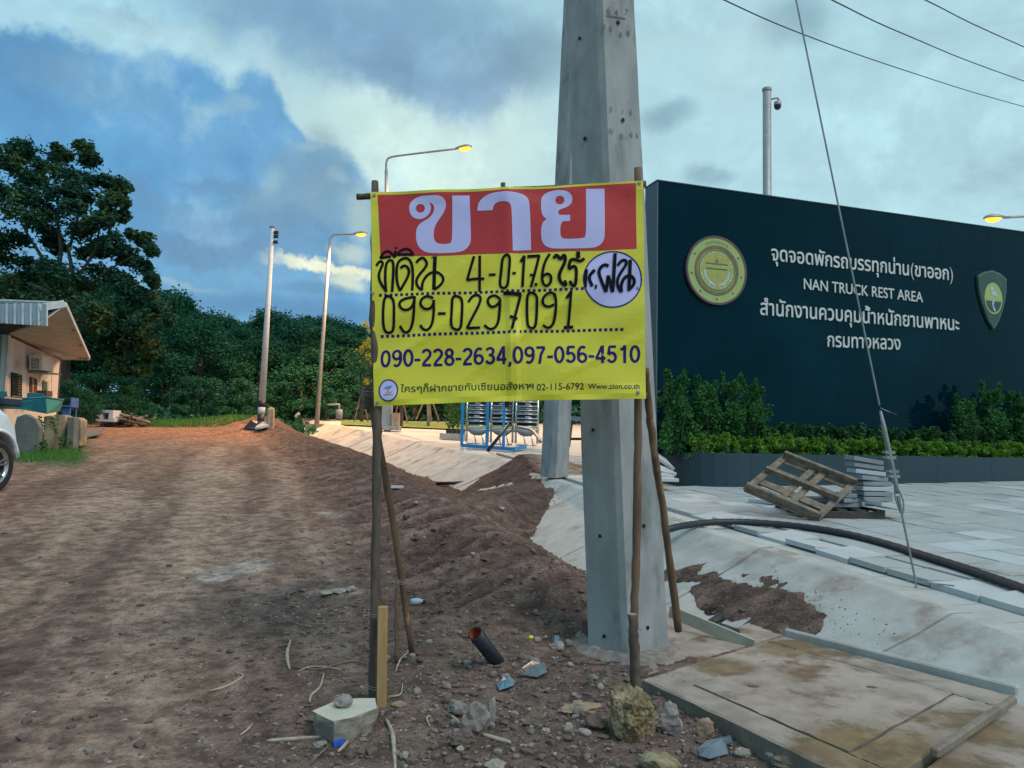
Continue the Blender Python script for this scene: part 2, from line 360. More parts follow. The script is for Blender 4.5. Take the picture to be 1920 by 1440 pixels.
def stain(m, pts, col, amt):
    nt = m.node_tree; t = NT(nt); b = nt.nodes['Principled BSDF']; cur = b.inputs['Base Color'].links[0].from_socket
    g = t.n('ShaderNodeNewGeometry').outputs['Position']; nz = t.m('SUBTRACT', t.noise(g, 5, 9, .7), .5)
    for p, r in pts:
        vm = t.n('ShaderNodeVectorMath', operation='DISTANCE'); t.put(vm.inputs[0], g); vm.inputs[1].default_value = p
        d = t.m('ADD', t.m('DIVIDE', vm.outputs['Value'], r), t.m('MULTIPLY', nz, 2.2)); cur = t.mix(t.m('MULTIPLY', t.smooth(d, 1.1, .55), amt), cur, t.mix(t.smooth(nz, -.1, .12), col, tuple(v * 1.8 for v in col)))
    t.put(b.inputs['Base Color'], cur)
stain(m_slab, [(GZ(1700, 1425, .125), .42), (GZ(1600, 1395, .125), .25), (GZ(1840, 1360, .125), .22), (GZ(1480, 1215, .125), .25), (GZ(1360, 1250, .125), .2)], (.13, .085, .04), .9)

# ------------------------------------------------------------------ terrain
def vn(x, y, seed=0):
    xi = np.floor(x).astype(np.int64); yi = np.floor(y).astype(np.int64); fx = x - xi; fy = y - yi
    fx = fx * fx * (3 - 2 * fx); fy = fy * fy * (3 - 2 * fy)
    def h(a, b):
        n = (a * 374761393 + b * 668265263 + seed * 1442695) & 0xffffffff
        n = ((n ^ (n >> 13)) * 1274126177) & 0xffffffff
        return ((n ^ (n >> 16)) & 0xffff) / 65535.0
    return (h(xi, yi) * (1 - fx) + h(xi + 1, yi) * fx) * (1 - fy) + (h(xi, yi + 1) * (1 - fx) + h(xi + 1, yi + 1) * fx) * fy
def fbm(x, y, o=4, seed=0, g=.5):
    s = 0; a = 1; t = 0
    for i in range(o): s = s + a * (vn(x, y, seed + i) - .5); t += a; a *= g; x = x * 2.03 + 7.1; y = y * 2.03 + 3.7
    return s / t * 2
def sstep(a, b, x):
    t = np.clip((x - a) / (b - a), 0, 1); return t * t * (3 - 2 * t)
CREST = [(3.6, 0), (3.3, 2), (3.05, 3.6), (2.9, 4.33), (2.55, 6.07), (1.75, 8.2), (-.25, 15.8), (-3.5, 22.8), (-8.8, 34.6), (-14, 46)]
RIDGE = [(1.2, 0), (1.1, 3), (.75, 4.6), (.45, 5.66), (-.15, 7.2), (-1.12, 10.04), (-2.58, 14.2), (-4.54, 18.7), (-7.9, 25.8), (-14, 40)]
def xc(y): return np.interp(y, [p[1] for p in CREST], [p[0] for p in CREST])
def xr(y): return np.interp(y, [p[1] for p in RIDGE], [p[0] for p in RIDGE])
ROADY = [-50, 0, 3, 4, 5, 6, 8, 10, 15, 20, 30, 40, 60, 120]
ROADZ = [-.05, -.04, 0, .03, .10, .20, .41, .56, .86, 1.16, 1.80, 2.6, 4.6, 7]
def road(y): return np.interp(y, ROADY, ROADZ)
def ridgeh(y): return np.interp(y, [0, 3.5, 4.6, 5.7, 7.2, 10, 14, 30], [0, .02, .07, .36, .54, .69, .93, 1.96])
def ditchz(y): return np.interp(y, [0, 4, 5, 6, 8, 60], [-.12, -.10, -.10, -.05, .02, 3.1])
def bump(x, y, cx, cy, rx, ry, h): return h * np.exp(-(((x - cx) / rx) ** 2 + ((y - cy) / ry) ** 2))
def T(x, y, fine=True):
    x = np.asarray(x, float); y = np.asarray(y, float)
    c = xc(y); r = xr(y); B = .06 * y + .05
    pav = np.where(y < 0, .05, B) - .09
    pav = pav + sstep(40, 75, y) * 3.0 * sstep(6, -20, x)
    rd = road(y)
    zr = ridgeh(y); zd = ditchz(y)
    # left of ridge: bank down to the road over bw
    bw = 1.15 + .25 * fbm(x * .5, y * .5, 2, 3)
    left = rd + (zr - rd) * (1 - sstep(0, bw, r - x))
    # between ridge and crest
    w = np.maximum(c - r, .1); t = (x - r) / w
    face = 1.18 / w
    mid = np.where(t > 1 - face, zd + (pav - .0 - zd) * (t - (1 - face)) / face, zr + (zd - zr) * sstep(0, np.maximum(1 - face, .2), t))
    z = np.where(x < r, left, np.where(x < c, mid, pav))
    # near: the flat made ground round the sign and pole
    near = sstep(5.6, 4.9, y) * sstep(-.4, .4, x) * sstep(2.35, 2.1, x)
    z = z * (1 - near) + near * (.045 + .02 * (y - 4))
    onface = (x > c - 1.1) & (x < c) ; z = z - .05 * onface
    # dirt plug across the ditch where the rear pole stands, spill down the lining
    z = np.maximum(z, np.where((x > -1.8) & (x < 3.5) & (y > 9), -9, -9))
    pl = np.exp(-((y - 10.7 - 1.9 * (x + .3)) / 1.25) ** 2) * sstep(-1.5, -.7, x) * sstep(3.2, 1.6, x)
    zp = Bz(y) - .10 + .05 * fbm(x * 2, y * 2, 3, 9)
    z = np.where(pl > 0, z * (1 - np.clip(pl * 1.3, 0, 1)) + np.maximum(z, zp) * np.clip(pl * 1.3, 0, 1), z)
    z = z + bump(x, y, .35, 14.3, .8, .7, .30) + bump(x, y, 1.1, 13.4, .7, .8, .15)
    # reddish heap at the far end by the white pole
    z = z + bump(x, y, -8.9, 26.5, 1.0, 1.5, .35) + bump(x, y, -10.5, 29, 1.6, 1.2, .32)
    # dirt washed over the lower lining right of the pole
    q = ((x - 1.95) * .93 + (y - 6.15) * .36)
    s_ = -(x - 1.95) * .36 + (y - 6.15) * .93
    e = 1 - np.sqrt((q / .50) ** 2 + (s_ / 1.15) ** 2) + .75 * fbm(x * 3, y * 3, 4, 21)
    z = z + .085 * sstep(0, .35, e)
    # ripples of small heaps by the sign
    z = z + bump(x, y, .25, 3.55, .5, .35, .03) + bump(x, y, -.6, 4.0, .4, .3, .02)
    off = (x < c - .02)
    rough = np.where(off, 1.0, .0)
    if fine:
        rr = sstep(-.2, .5, x - (r - 2.0))          # rougher on the bank and the near ground
        amp = .007 + .027 * rr
        z = z + rough * amp * fbm(x * 2.2, y * 2.2, 5, 31, .55)
        z = z + rough * .010 * fbm(x * 11, y * 11, 3, 41, .6) * (.25 + .95 * rr)
        cl = np.clip(vn(x * 9, y * 9, 51) - .72, 0, 1) * (.35 + rr)
        z = z + rough * .055 * cl
        onb = np.exp(-((x - (r - .5)) / .75) ** 2) * sstep(4.6, 6, y)
        z = z + onb * .12 * fbm(x * 1.5 + y * .6, y * 5 - x * 3.5, 3, 61)
        # wheel ruts along the road
        for k, (cx, w_) in enumerate(((-2.9, .22), (-4.5, .25), (-1.6, .2), (-6.1, .25))):
            xx = x + .33 * (y - 4) * 1.0
            z = z - .02 * np.exp(-((xx - cx + .15 * fbm(x * .1, y * .3, 2, 71 + k)) / w_) ** 2) * (x < r - .6)
    return z
_gx = np.arange(-22, 16.01, .06); _gy = np.arange(0, 62, .06); _gz = T(*np.meshgrid(_gx, _gy))
def Tz(x, y):
    if not (-21.9 < x < 15.9 and .1 < y < 61.8): return float(T(np.array([x]), np.array([y]))[0])
    fx = (x + 22) / .06; fy = y / .06; i = int(fx); j = int(fy); a = fx - i; b = fy - j
    return float((_gz[j, i] * (1 - a) + _gz[j, i + 1] * a) * (1 - b) + (_gz[j + 1, i] * (1 - a) + _gz[j + 1, i + 1] * a) * b)
def TP(px, py):
    "first hit of the sight line with the terrain"
    d = ray(px, py); ys = np.concatenate([np.arange(1.8, 14, .01), np.arange(14, 70, .1)])
    zs = CAMZ + d.z / d.y * ys; tz = T(d.x / d.y * ys, ys)
    i = int(np.argmax(zs < tz)); y = float(ys[i]); return Vector((d.x / d.y * y, y, float(tz[i])))

def make_ground():
    def axis(n, c, near, lo, hi):
        # sinh spacing: step 'near' at c
        k = 5.2; t = np.linspace(-1, 1, n); a = near / (k * (t[1] - t[0])); v = c + a * np.sinh(k * t)
        L = v[0] - c; H = v[-1] - c
        return v
    xs = axis(620, .2, .021, 0, 0); xs = np.clip(xs, -400, 400)
    ys_n = np.linspace(0, 1, 660); ys = 1.6 * np.exp(ys_n * math.log(130 / 1.6)); ys = np.concatenate([[-400, -150, -60, -20, -6, -2, 0, .8, 1.2], ys, [170, 250, 400, 900]])
    xs = np.concatenate([[-900, -300, -120, -60], xs[(xs > -40) & (xs < 40)], [60, 120, 300, 900]])
    # widen columns progressively
    X, Y = np.meshgrid(xs, ys); fan = np.clip(1 + (Y - 5) * .10, 1, 6) * (np.abs(X) < 41)
    X = np.where(fan > 0, X * np.where(fan > 0, np.clip(1 + (Y - 5) * .03, 1, 1.4), 1), X)
    Z = T(X, Y)
    n0, n1 = X.shape; V = np.stack([X, Y, Z], -1).reshape(-1, 3)
    idx = np.arange(n0 * n1).reshape(n0, n1)
    F = np.stack([idx[:-1, :-1], idx[:-1, 1:], idx[1:, 1:], idx[1:, :-1]], -1).reshape(-1, 4)
    me = bpy.data.meshes.new('dirt_ground'); me.vertices.add(len(V)); me.vertices.foreach_set('co', V.ravel())
    me.loops.add(F.size); me.loops.foreach_set('vertex_index', F.ravel().astype(np.int32))
    me.polygons.add(len(F)); me.polygons.foreach_set('loop_start', np.arange(0, F.size, 4, dtype=np.int32)); me.polygons.foreach_set('loop_total', np.full(len(F), 4, dtype=np.int32))
    me.update(calc_edges=True); me.polygons.foreach_set('use_smooth', [True] * len(me.polygons))
    # soil kinds (albedo): packed grey-brown road, dark turned earth, rusty laterite far off, green verge
    x, y = V[:, 0], V[:, 1]
    def L(c): return np.array(c)[None, :]
    n1_ = fbm(x * .45, y * .28, 4, 81); n2_ = fbm(x * 1.6, y * 1.1, 4, 91)
    c = L((.235, .160, .118)) * np.ones((len(V), 3))
    def mixc(c, f, col): f = np.clip(f, 0, 1)[:, None]; return c * (1 - f) + L(col) * f
    c = mixc(c, .75 * sstep(-.1, .45, n1_), (.32, .245, .185))
    c = mixc(c, .6 * sstep(.05, .5, n2_), (.13, .085, .068))
    xx = x + .36 * (y - 4) + .10 * fbm(x * .2, y * .5, 3, 131)
    for cx, w_, a_, col in ((-1.85, .30, .7, (.36, .28, .21)), (-3.15, .34, .6, (.35, .27, .20)), (-2.5, .2, .6, (.13, .085, .07)), (-1.15, .28, .65, (.125, .08, .066)), (-4.2, .5, .4, (.30, .20, .14))):
        c = mixc(c, a_ * np.exp(-((xx - cx) / w_) ** 2) * (x < xr(y) - .5) * sstep(-.5, .3, fbm(x * .9, y * .35, 3, 141)), col)
    st = fbm(xx * 4.5, y * .45, 4, 151, .6); trk = (x < xr(y) - .7) * sstep(60, 20, y)
    c = mixc(c, .55 * trk * sstep(.05, .4, st), (.37, .285, .22)); c = mixc(c, .5 * trk * sstep(-.05, -.4, st), (.12, .08, .066))
    bank = sstep(-1.7, -.9, x - xr(y)) * sstep(4.3, 6, y)
    c = mixc(c, .85 * bank, (.112, .070, .058))
    streak = fbm(x * 1.5 + y * .6, y * 5 - x * 3.5, 3, 61)
    c = mixc(c, .8 * bank * sstep(.02, .4, streak), (.24, .165, .138)); c = mixc(c, .7 * bank * sstep(-.02, -.4, streak), (.062, .04, .036))
    nearg = sstep(6.0, 4.2, y) * sstep(-1.8, -.6, x)
    c = mixc(c, .75 * nearg, (.155, .118, .102))
    dk = np.exp(-(((x + 1.7) / .75) ** 2 + ((y - 5.6) / 1.1) ** 2)) * sstep(-.3, .3, n2_ + .1)
    c = mixc(c, .75 * dk, (.095, .082, .078))
    red = sstep(17, 24, y) * sstep(1.0, -2, x - xr(y))
    c = mixc(c, red, (.30, .165, .10)); c = mixc(c, red * .5 * sstep(0, .5, n2_), (.36, .25, .17))
    heap = np.exp(-(((x + 8.9) / 1.3) ** 2 + ((y - 26.5) / 1.8) ** 2)); c = mixc(c, heap, (.30, .15, .085))
    for (cx, cy, rx, ry) in ((-2.3, 6.4, .26, .42), (-5.5, 10.4, .5, .16), (-4.6, 4.8, .16, .06), (-1.35, 5.85, .42, .09), (-3.4, 3.5, .18, .1), (-2.0, 8.9, .35, .12), (-4.9, 12.5, .3, .2)):
        e = 1 - np.sqrt(((x - cx) / rx) ** 2 + ((y - cy) / ry) ** 2) + .9 * fbm(x * 5, y * 5, 3, 101)
        c = mixc(c, .55 * sstep(0, .6, e), (.42, .42, .40))
    mud = sstep(9, 11, y) * sstep(-1.5, 0, x - xr(y)); c = mixc(c, mud * .9, (.098, .070, .060))
    pvz = sstep(0, .3, x - xc(y)); c = mixc(c, pvz, (.30, .25, .2))
    grn = np.maximum(sstep(27.5, 30.5, y + 1.2 * n1_) * sstep(1.5, -.5, x - xr(y) + (y - 27) * 0), sstep(38, 42, y))
    c = mixc(c, grn, (.035, .105, .032))
    lv = np.where(y < 20.5, sstep(-.545, -.562, x / np.maximum(y, 1) + .012 * n2_) * sstep(13.4, 14.6, y + .6 * n2_), sstep(-.565, -.585, x / np.maximum(y, 1) + .01 * n2_))
    c = mixc(c, lv, (.05, .11, .03))
    c = c * np.where((grn + lv)[:, None] > .3, 1.0, np.array([1.08, .985, .965])[None, :])
    ca = me.color_attributes.new('soil', 'FLOAT_COLOR', 'POINT'); ca.data.foreach_set('color', np.concatenate([c, np.ones((len(c), 1))], 1).ravel())
    m = bpy.data.materials.new('soil'); m.use_nodes = True; nt = m.node_tree; t = NT(nt); b = nt.nodes['Principled BSDF']
    at = t.n('ShaderNodeAttribute', attribute_name='soil'); g = t.n('ShaderNodeNewGeometry').outputs['Position']
    n = t.noise(g, 7, 10, .75); k = t.smooth(n, .34, .68, .45, 1.55)
    col = t.mix(1.0, at.outputs['Color'], k, 'MULTIPLY')
    col = t.mix(t.m('MULTIPLY', t.smooth(t.noise(g, 2.3, 8, .7), .52, .66), .45), col, (.10, .066, .055)); col = t.mix(t.m('MULTIPLY', t.smooth(t.noise(g, 48, 3, .6), .60, .70), .6), col, (.06, .042, .036))
    vo = t.n('ShaderNodeTexVoronoi'); t.put(vo.inputs['Vector'], g); vo.inputs['Scale'].default_value = 38
    sp = t.m('MULTIPLY', t.smooth(vo.outputs['Distance'], .30, .18), t.smooth(t.noise(g, 14, 3), .54, .62))
    col = t.mix(t.m('MULTIPLY', sp, .55), col, (.36, .33, .30))
    t.put(b.inputs['Base Color'], col); b.inputs['Roughness'].default_value = .95; b.inputs['Specular IOR Level'].default_value = .2
    bp = t.n('ShaderNodeBump'); bp.inputs['Distance'].default_value = .03; bp.inputs['Strength'].default_value = 1.0
    h = t.m('ADD', t.noise(g, 30, 8, .7), t.m('MULTIPLY', vo.outputs['Distance'], -.5)); t.put(bp.inputs['Height'], h); t.put(b.inputs['Normal'], bp.outputs[0])
    me.materials.append(m)
    o = link('dirt_ground', me); tag(o, kind='structure'); return o
make_ground()

# gravel and crumbs: nobody could count them
def make_gravel():
    base = [(0, 0, 1), (.89, 0, .45), (.28, .85, .45), (-.72, .53, .45), (-.72, -.53, .45), (.28, -.85, .45), (.72, .53, -.45), (-.28, .85, -.45), (-.89, 0, -.45), (-.28, -.85, -.45), (.72, -.53, -.45), (0, 0, -1)]
    fc = [(0, 1, 2), (0, 2, 3), (0, 3, 4), (0, 4, 5), (0, 5, 1), (1, 6, 2), (2, 7, 3), (3, 8, 4), (4, 9, 5), (5, 10, 1), (1, 10, 6), (2, 6, 7), (3, 7, 8), (4, 8, 9), (5, 9, 10), (6, 11, 7), (7, 11, 8), (8, 11, 9), (9, 11, 10), (10, 11, 6)]
    base = np.array(base); fc = np.array(fc)
    for name, mt, n, smin, smax, zone in (('gravel', m_rock_g, 12000, .003, .013, 0), ('pale_gravel', m_rock_p, 6500, .002, .009, 0), ('earth_clods', m_rock_b, 15000, .004, .020, 0)):
        yy = 2.0 * np.exp(nrng.random(n) * math.log(9.5 / 2.0)); xx = (nrng.random(n) * 2 - 1) * .72 * yy + .0
        dens = (.5 if name == 'earth_clods' else .06) * np.exp(-((xx - xr(yy) + .2) / .8) ** 2) + np.exp(-((xx - .3 - .02 * yy) / (1.3)) ** 2 - ((yy - 3.6) / 2.2) ** 2) + .035 + .8 * np.exp(-(((xx + 1.2) / 1.0) ** 2 + ((yy - 5.4) / 1.3) ** 2))
        keep = (nrng.random(n) < dens * 1.2) & (xx < xc(yy) - .75) & ~((xx > .72) & (yy < 5.8) & (yy > 2.6) & (xx - .72 > (4.3 - yy) * .65))
        xx, yy = xx[keep], yy[keep]; n = len(xx); s = (smin + (smax - smin) * nrng.random(n) ** 4) * np.clip(.75 + .05 * yy, 1, 1.3)
        z = T(xx, yy); V = base[None] * (1 + .8 * (nrng.random((n, 12, 3)) - .5)) * (s[:, None, None] * np.stack([1 + nrng.random(n) * .8, 1 + nrng.random(n) * .6, .5 + nrng.random(n) * .5], -1)[:, None, :])
        a = nrng.random(n) * 6.28; ca, sa = np.cos(a)[:, None], np.sin(a)[:, None]
        V = np.stack([V[..., 0] * ca - V[..., 1] * sa + xx[:, None], V[..., 0] * sa + V[..., 1] * ca + yy[:, None], V[..., 2] + z[:, None] + s[:, None] * .25], -1).reshape(-1, 3)
        F = (fc[None] + np.arange(n)[:, None, None] * 12).reshape(-1, 3)
        me = bpy.data.meshes.new(name); me.from_pydata(V.tolist(), [], F.tolist()); me.materials.append(mt); o = link(name, me); tag(o, kind='stuff', label={'gravel': 'grey gravel scattered over the dirt round the sign', 'pale_gravel': 'small pale stone chips scattered over the dirt', 'earth_clods': 'brown crumbs of turned earth on the bank and track'}[name], cat='gravel')
make_gravel()

# ------------------------------------------------------------------ pavement, ditch lining
def crest_len():
    pts = [Vector((x, y)) for x, y in CREST]; L = [0]
    for a, b in zip(pts, pts[1:]): L.append(L[-1] + (b - a).length)
    return pts, L
_cp, _cl = crest_len()
def crest_at(s):
    s = max(0, min(s, _cl[-1] - 1e-3)); i = max(j for j in range(len(_cl) - 1) if _cl[j] <= s)
    a, b = _cp[i], _cp[i + 1]; p = a + (b - a) * ((s - _cl[i]) / (_cl[i + 1] - _cl[i])); return p
def crest_nrm(s):
    d = (crest_at(s + .6) - crest_at(s - .6)).normalized(); return Vector((-d.y, d.x))   # to the left (ditch side)
def make_lining():
    root = thing('ditch_lining', 'pale concrete slabs lining the ditch below the paving', 'ditch lining', (0, 0, 0)); root['kind'] = 'structure'
    del root['category'], root['label']
    s = .8; i = 0; q = random.Random(3)
    joints = []
    while s < 42:
        ln = 2.05 if s < 30 else 3
        joints.append((s, s + ln)); s += ln + (.03 if s < 8 else .06)
    for s0, s1 in joints:
        mb = MB(); n = 6; tilt = q.uniform(-.012, .012); k = len(mb.v)
        top = []; bot = []
        for j in range(n + 1):
            u = s0 + (s1 - s0) * j / n; p = crest_at(u); nv = crest_nrm(u); y = p.y
            zt = Bz(y) - .012 + tilt
            w = 1.12; zb = float(ditchz(y)) - .02
            pr = p - nv * .16
            row = [Vector((pr.x, pr.y, zt + .002)), Vector((p.x, p.y, zt)), Vector((p.x + nv.x * .03, p.y + nv.y * .03, zt - .012))]
            for f in (.25, .5, .75, 1):
                row.append(Vector((p.x + nv.x * w * f, p.y + nv.y * w * f, zt - .012 + (zb - zt) * (f ** .95))))
            top.append(row); bot.append([v - Vector((0, 0, .09)) for v in row])
        m = len(top[0]); vs = []; fs = []
        for r in top: vs += r
        for r in bot: vs += r
        o_ = (n + 1) * m
        for a in range(n):
            for b in range(m - 1):
                x0 = a * m + b; fs.append((x0, x0 + 1, x0 + m + 1, x0 + m)); fs.append((x0 + o_, x0 + m + o_, x0 + m + 1 + o_, x0 + 1 + o_))
            fs.append((a * m, a * m + m, a * m + m + o_, a * m + o_)); e = a * m + m - 1; fs.append((e, e + o_, e + m + o_, e + m))
        for b in range(m - 1):
            fs.append((b, b + o_, b + 1 + o_, b + 1)); e = n * m + b; fs.append((e, e + 1, e + 1 + o_, e + o_))
        mb.add(vs, fs); mb.build('concrete_slab', m_panel, root)
make_lining()

WD = Vector((.95, .3122, 0)); WN = Vector((.3122, -.95, 0))     # wall direction, wall normal toward the road
def make_paving():
    root = thing('pavement', None, None, (0, 0, 0)); root['kind'] = 'structure'
    # concrete bed / far paving with printed joint grid too far to pick apart
    mb = MB(); xs0 = []
    rows = [1.0 + 1.2 * i for i in range(45)]
    vs = []; fs = []
    for j, y in enumerate(rows):
        c = float(xc(y)) + .19
        for k, d in enumerate((0, 1, 3, 8, 20, 60)): vs.append((c + d, y, Bz(y) - .045))
    for j in range(len(rows) - 1):
        for k in range(5): a = j * 6 + k; fs.append((a, a + 1, a + 7, a + 6))
    mb.add(vs, fs)
    m = mat('far paving', (.50, .49, .46), (.42, .41, .385), 2, .8, c3=(.33, .30, .26), s3=.6, t3=(.52, .7))
    nt = m.node_tree; t = NT(nt); b = nt.nodes['Principled BSDF']; old = b.inputs['Base Color'].links[0].from_socket
    vr = t.n('ShaderNodeVectorRotate', rotation_type='Z_AXIS'); t.put(vr.inputs['Vector'], t.n('ShaderNodeNewGeometry').outputs['Position']); vr.inputs['Angle'].default_value = -math.atan2(WD.y, WD.x)
    br = t.n('ShaderNodeTexBrick'); br.offset = 0; t.put(br.inputs['Vector'], vr.outputs[0]); br.inputs['Scale'].default_value = 1; br.inputs['Mortar Size'].default_value = .008
    br.inputs['Brick Width'].default_value = .4; br.inputs['Row Height'].default_value = .4
    t.put(b.inputs['Base Color'], t.mix(t.m('MULTIPLY', br.outputs['Fac'], .6), old, (.2, .19, .17)))
    mb.build('bed', m, root)
    # tiles of 40 cm
    q = random.Random(11); cells = []
    A = Vector((WD.x, WD.y)); B = Vector((-WD.y, WD.x)); o = Vector((3.2, 4))
    for i in range(-30, 60):
        for j in range(-20, 50):
            p = o + A * (i * .405) + B * (j * .405)
            cor = [p + A * a + B * b for a, b in ((0, 0), (.4, 0), (.4, .4), (0, .4))]
            if any(v.y < 2.2 for v in cor) or p.y > 17: continue
            if min(v.x - float(xc(v.y)) for v in cor) < .14: continue
            if p.x > .72 * p.y + 1.6: continue
            if p.y > 11.4 + .33 * (p.x - 2.8) and p.x > 2: continue     # under the planter
            if p.y > 12.2 and p.x > -1 and p.x < 2 and False: continue
            cells.append((p.length, p, cor))
    cells.sort(key=lambda c: c[0])
    rest = MB(); meshes = {}
    for n, (d, p, cor) in enumerate(cells):
        edge = min(v.x - float(xc(v.y)) for v in cor) < .8 and p.y < 8.6
        dz = q.uniform(-.003, .003) + (q.uniform(0, .022) if edge and q.random() < .5 else 0); tx = q.uniform(-.004, .004) * (5 if edge else 1); rot = q.uniform(-.012, .012) * (4 if edge else 1)
        c = sum(cor, Vector((0, 0))) / 4; ca, sa = math.cos(rot), math.sin(rot)
        pts = []
        for v in cor:
            w = (v - c) * .985; w = Vector((w.x * ca - w.y * sa, w.x * sa + w.y * ca)); pts.append(Vector((c.x + w.x, c.y + w.y, Bz(c.y + w.y) + dz + tx * (1 if w.x > 0 else -1))))
        if n < 296:
            mb = MB(); mb.hexa([v - Vector((0, 0, .045)) for v in pts] + pts); mb.build('tile', m_tile2 if (edge and q.random() < .75) or q.random() < .15 else m_tile, root)
        else: rest.hexa([v - Vector((0, 0, .04)) for v in pts] + pts)
    r = rest.build('far_tiles', m_tile, root); r['kind'] = 'stuff'
make_paving()

def make_spill():
    V = []; F = []; q = random.Random(44); n = 0
    for _ in range(26000):
        y = q.uniform(4.4, 8.6) if q.random() < .75 else q.uniform(8.6, 13.5); x = float(xc(y)) - q.uniform(.02, 1.1)
        if y < 8.6:
            a = ((x - 1.95) * .93 + (y - 6.15) * .36) / .50; b = (-(x - 1.95) * .36 + (y - 6.15) * .93) / 1.15; e = 1 - math.hypot(a, b)
            pr = math.exp(-(max(0, -e) / .13) ** 2) * .8 + .012
        else: pr = .05 + .6 * math.exp(-((y - 10.7 - 1.9 * (x + .3)) / 1.8) ** 2)
        if q.random() > pr: continue
        d = (float(xc(y)) - x) * .97; z = Bz(y) - .024 + (float(ditchz(y)) - .02 - Bz(y)) * (min(1, d / 1.12)) ** .95; s_ = q.uniform(.002, .008) * (1 + .6 * (y > 8))
        tz = Tz(x, y)
        if z - tz > .075 * q.random() ** 1.5 and q.random() < .985: continue
        z = max(z + .005, tz); k = len(V)
        V += [(x + s_ * q.uniform(.7, 1.6), y, z), (x, y + s_, z), (x - s_ * q.uniform(.7, 1.6), y, z), (x, y - s_, z), (x, y, z + s_ * q.uniform(.5, 1.1))]; F += [(k, k + 1, k + 4), (k + 1, k + 2, k + 4), (k + 2, k + 3, k + 4), (k + 3, k, k + 4)]
    me = bpy.data.meshes.new('spilled_soil'); me.from_pydata(V, [], F); me.materials.append(m_rock_b); tag(link('spilled_soil', me), 'crumbs of brown soil spilled over the pale ditch slabs', 'soil', kind='stuff')
make_spill()

# ------------------------------------------------------------------ glyphs
def font_polys(text, offset=0.0):
    cu = bpy.data.curves.new('tmp', 'FONT'); cu.body = text; cu.size = 1; o = bpy.data.objects.new('tmp', cu); COL.objects.link(o)
    dg = bpy.context.evaluated_depsgraph_get(); c = o.to_curve(dg); out = []
    for sp in c.splines:
        pts = []
        if sp.type == 'BEZIER':
            bp = sp.bezier_points; n = len(bp)
            for i in range(n):
                a, b = bp[i], bp[(i + 1) % n]
                p0, p1, p2, p3 = a.co, a.handle_right, b.handle_left, b.co
                straight = (p1 - p0).length < 1e-5 or ((p3 - p0).length > 1e-6 and ((p1 - p0).cross(p3 - p0)).length < 1e-5 and ((p2 - p3).cross(p3 - p0)).length < 1e-5)
                for k in range(1 if straight else 4):
                    u = k / 4; q = p0 * (1 - u) ** 3 + p1 * 3 * u * (1 - u) ** 2 + p2 * 3 * u * u * (1 - u) + p3 * u ** 3; pts.append(Vector((q.x, q.y)))
        else: pts = [Vector((p.co.x, p.co.y)) for p in sp.points]
        cl = [p for i, p in enumerate(pts) if (p - pts[i - 1]).length > 1e-4]
        if len(cl) > 2: out.append(cl)
    o.to_curve_clear(); bpy.data.objects.remove(o); bpy.data.curves.remove(cu)
    if offset:
        big = max(out, key=lambda p: abs(area(p))); sg = 1 if area(big) > 0 else -1; o2 = []
        for p in out:
            n = len(p); r = []
            for i in range(n):
                a = (p[i] - p[i - 1]).normalized(); b = (p[(i + 1) % n] - p[i]).normalized(); t = (a + b)
                t = t.normalized() if t.length > 1e-3 else a
                r.append(p[i] + Vector((t.y, -t.x)) * sg * offset)
            o2.append(r)
        out = o2
    return out
def area(p): return sum(p[i - 1].x * p[i].y - p[i].x * p[i - 1].y for i in range(len(p))) / 2
def winding(p, polys):
    w = 0
    for q in polys:
        n = len(q)
        for i in range(n):
            a = q[i]; b = q[(i + 1) % n]
            if a.y <= p.y:
                if b.y > p.y and (b.x - a.x) * (p.y - a.y) - (p.x - a.x) * (b.y - a.y) > 0: w += 1
            elif b.y <= p.y and (b.x - a.x) * (p.y - a.y) - (p.x - a.x) * (b.y - a.y) < 0: w -= 1
    return w
def fill(polys):
    vs = []; ed = []
    for p in polys:
        k = len(vs); vs += p; ed += [(k + i, k + (i + 1) % len(p)) for i in range(len(p))]
    v, e, f, *_ = delaunay_2d_cdt(vs, ed, [], 0, 1e-5)
    keep = []
    for t in f:
        c = (v[t[0]] + v[t[1]] + v[t[2]]) / 3
        if winding(c, polys) != 0: keep.append(tuple(t) if area([v[i] for i in t]) > 0 else tuple(reversed(t)))
    return v, keep
def stroke(pts, w, closed=False, smooth=2):
    "outline polygons of a brush stroke through pts (nonzero winding union of quads and dots)"
    pts = [Vector(p) for p in pts]
    for _ in range(smooth):
        n = len(pts); q = [] if closed else [pts[0]]
        for i in range(n if closed else n - 1):
            a, b = pts[i], pts[(i + 1) % n]
            q += [a * .75 + b * .25, a * .25 + b * .75]
        if not closed: q.append(pts[-1])
        pts = q
    n = len(pts); L = []; Rr = []
    for i in range(n):
        a = pts[i - 1] if (i or closed) else pts[i]; b = pts[(i + 1) % n] if (i < n - 1 or closed) else pts[i]
        t = (b - a).normalized(); nn = Vector((-t.y, t.x)) * w / 2; L.append(pts[i] + nn); Rr.append(pts[i] - nn)
    if closed:
        A_, B_ = sorted((L, Rr), key=lambda p: -abs(area(p))); return orient([A_]) + orient([B_], False)
    return [L + list(reversed(Rr))]
def orient(polys, ccw=True):
    return [p if (area(p) > 0) == ccw else list(reversed(p)) for p in polys]
def arc(cx, cy, rx, ry, a0, a1, n=12): return [(cx + rx * math.cos(R(a0 + (a1 - a0) * i / n)), cy + ry * math.sin(R(a0 + (a1 - a0) * i / n))) for i in range(n + 1)]
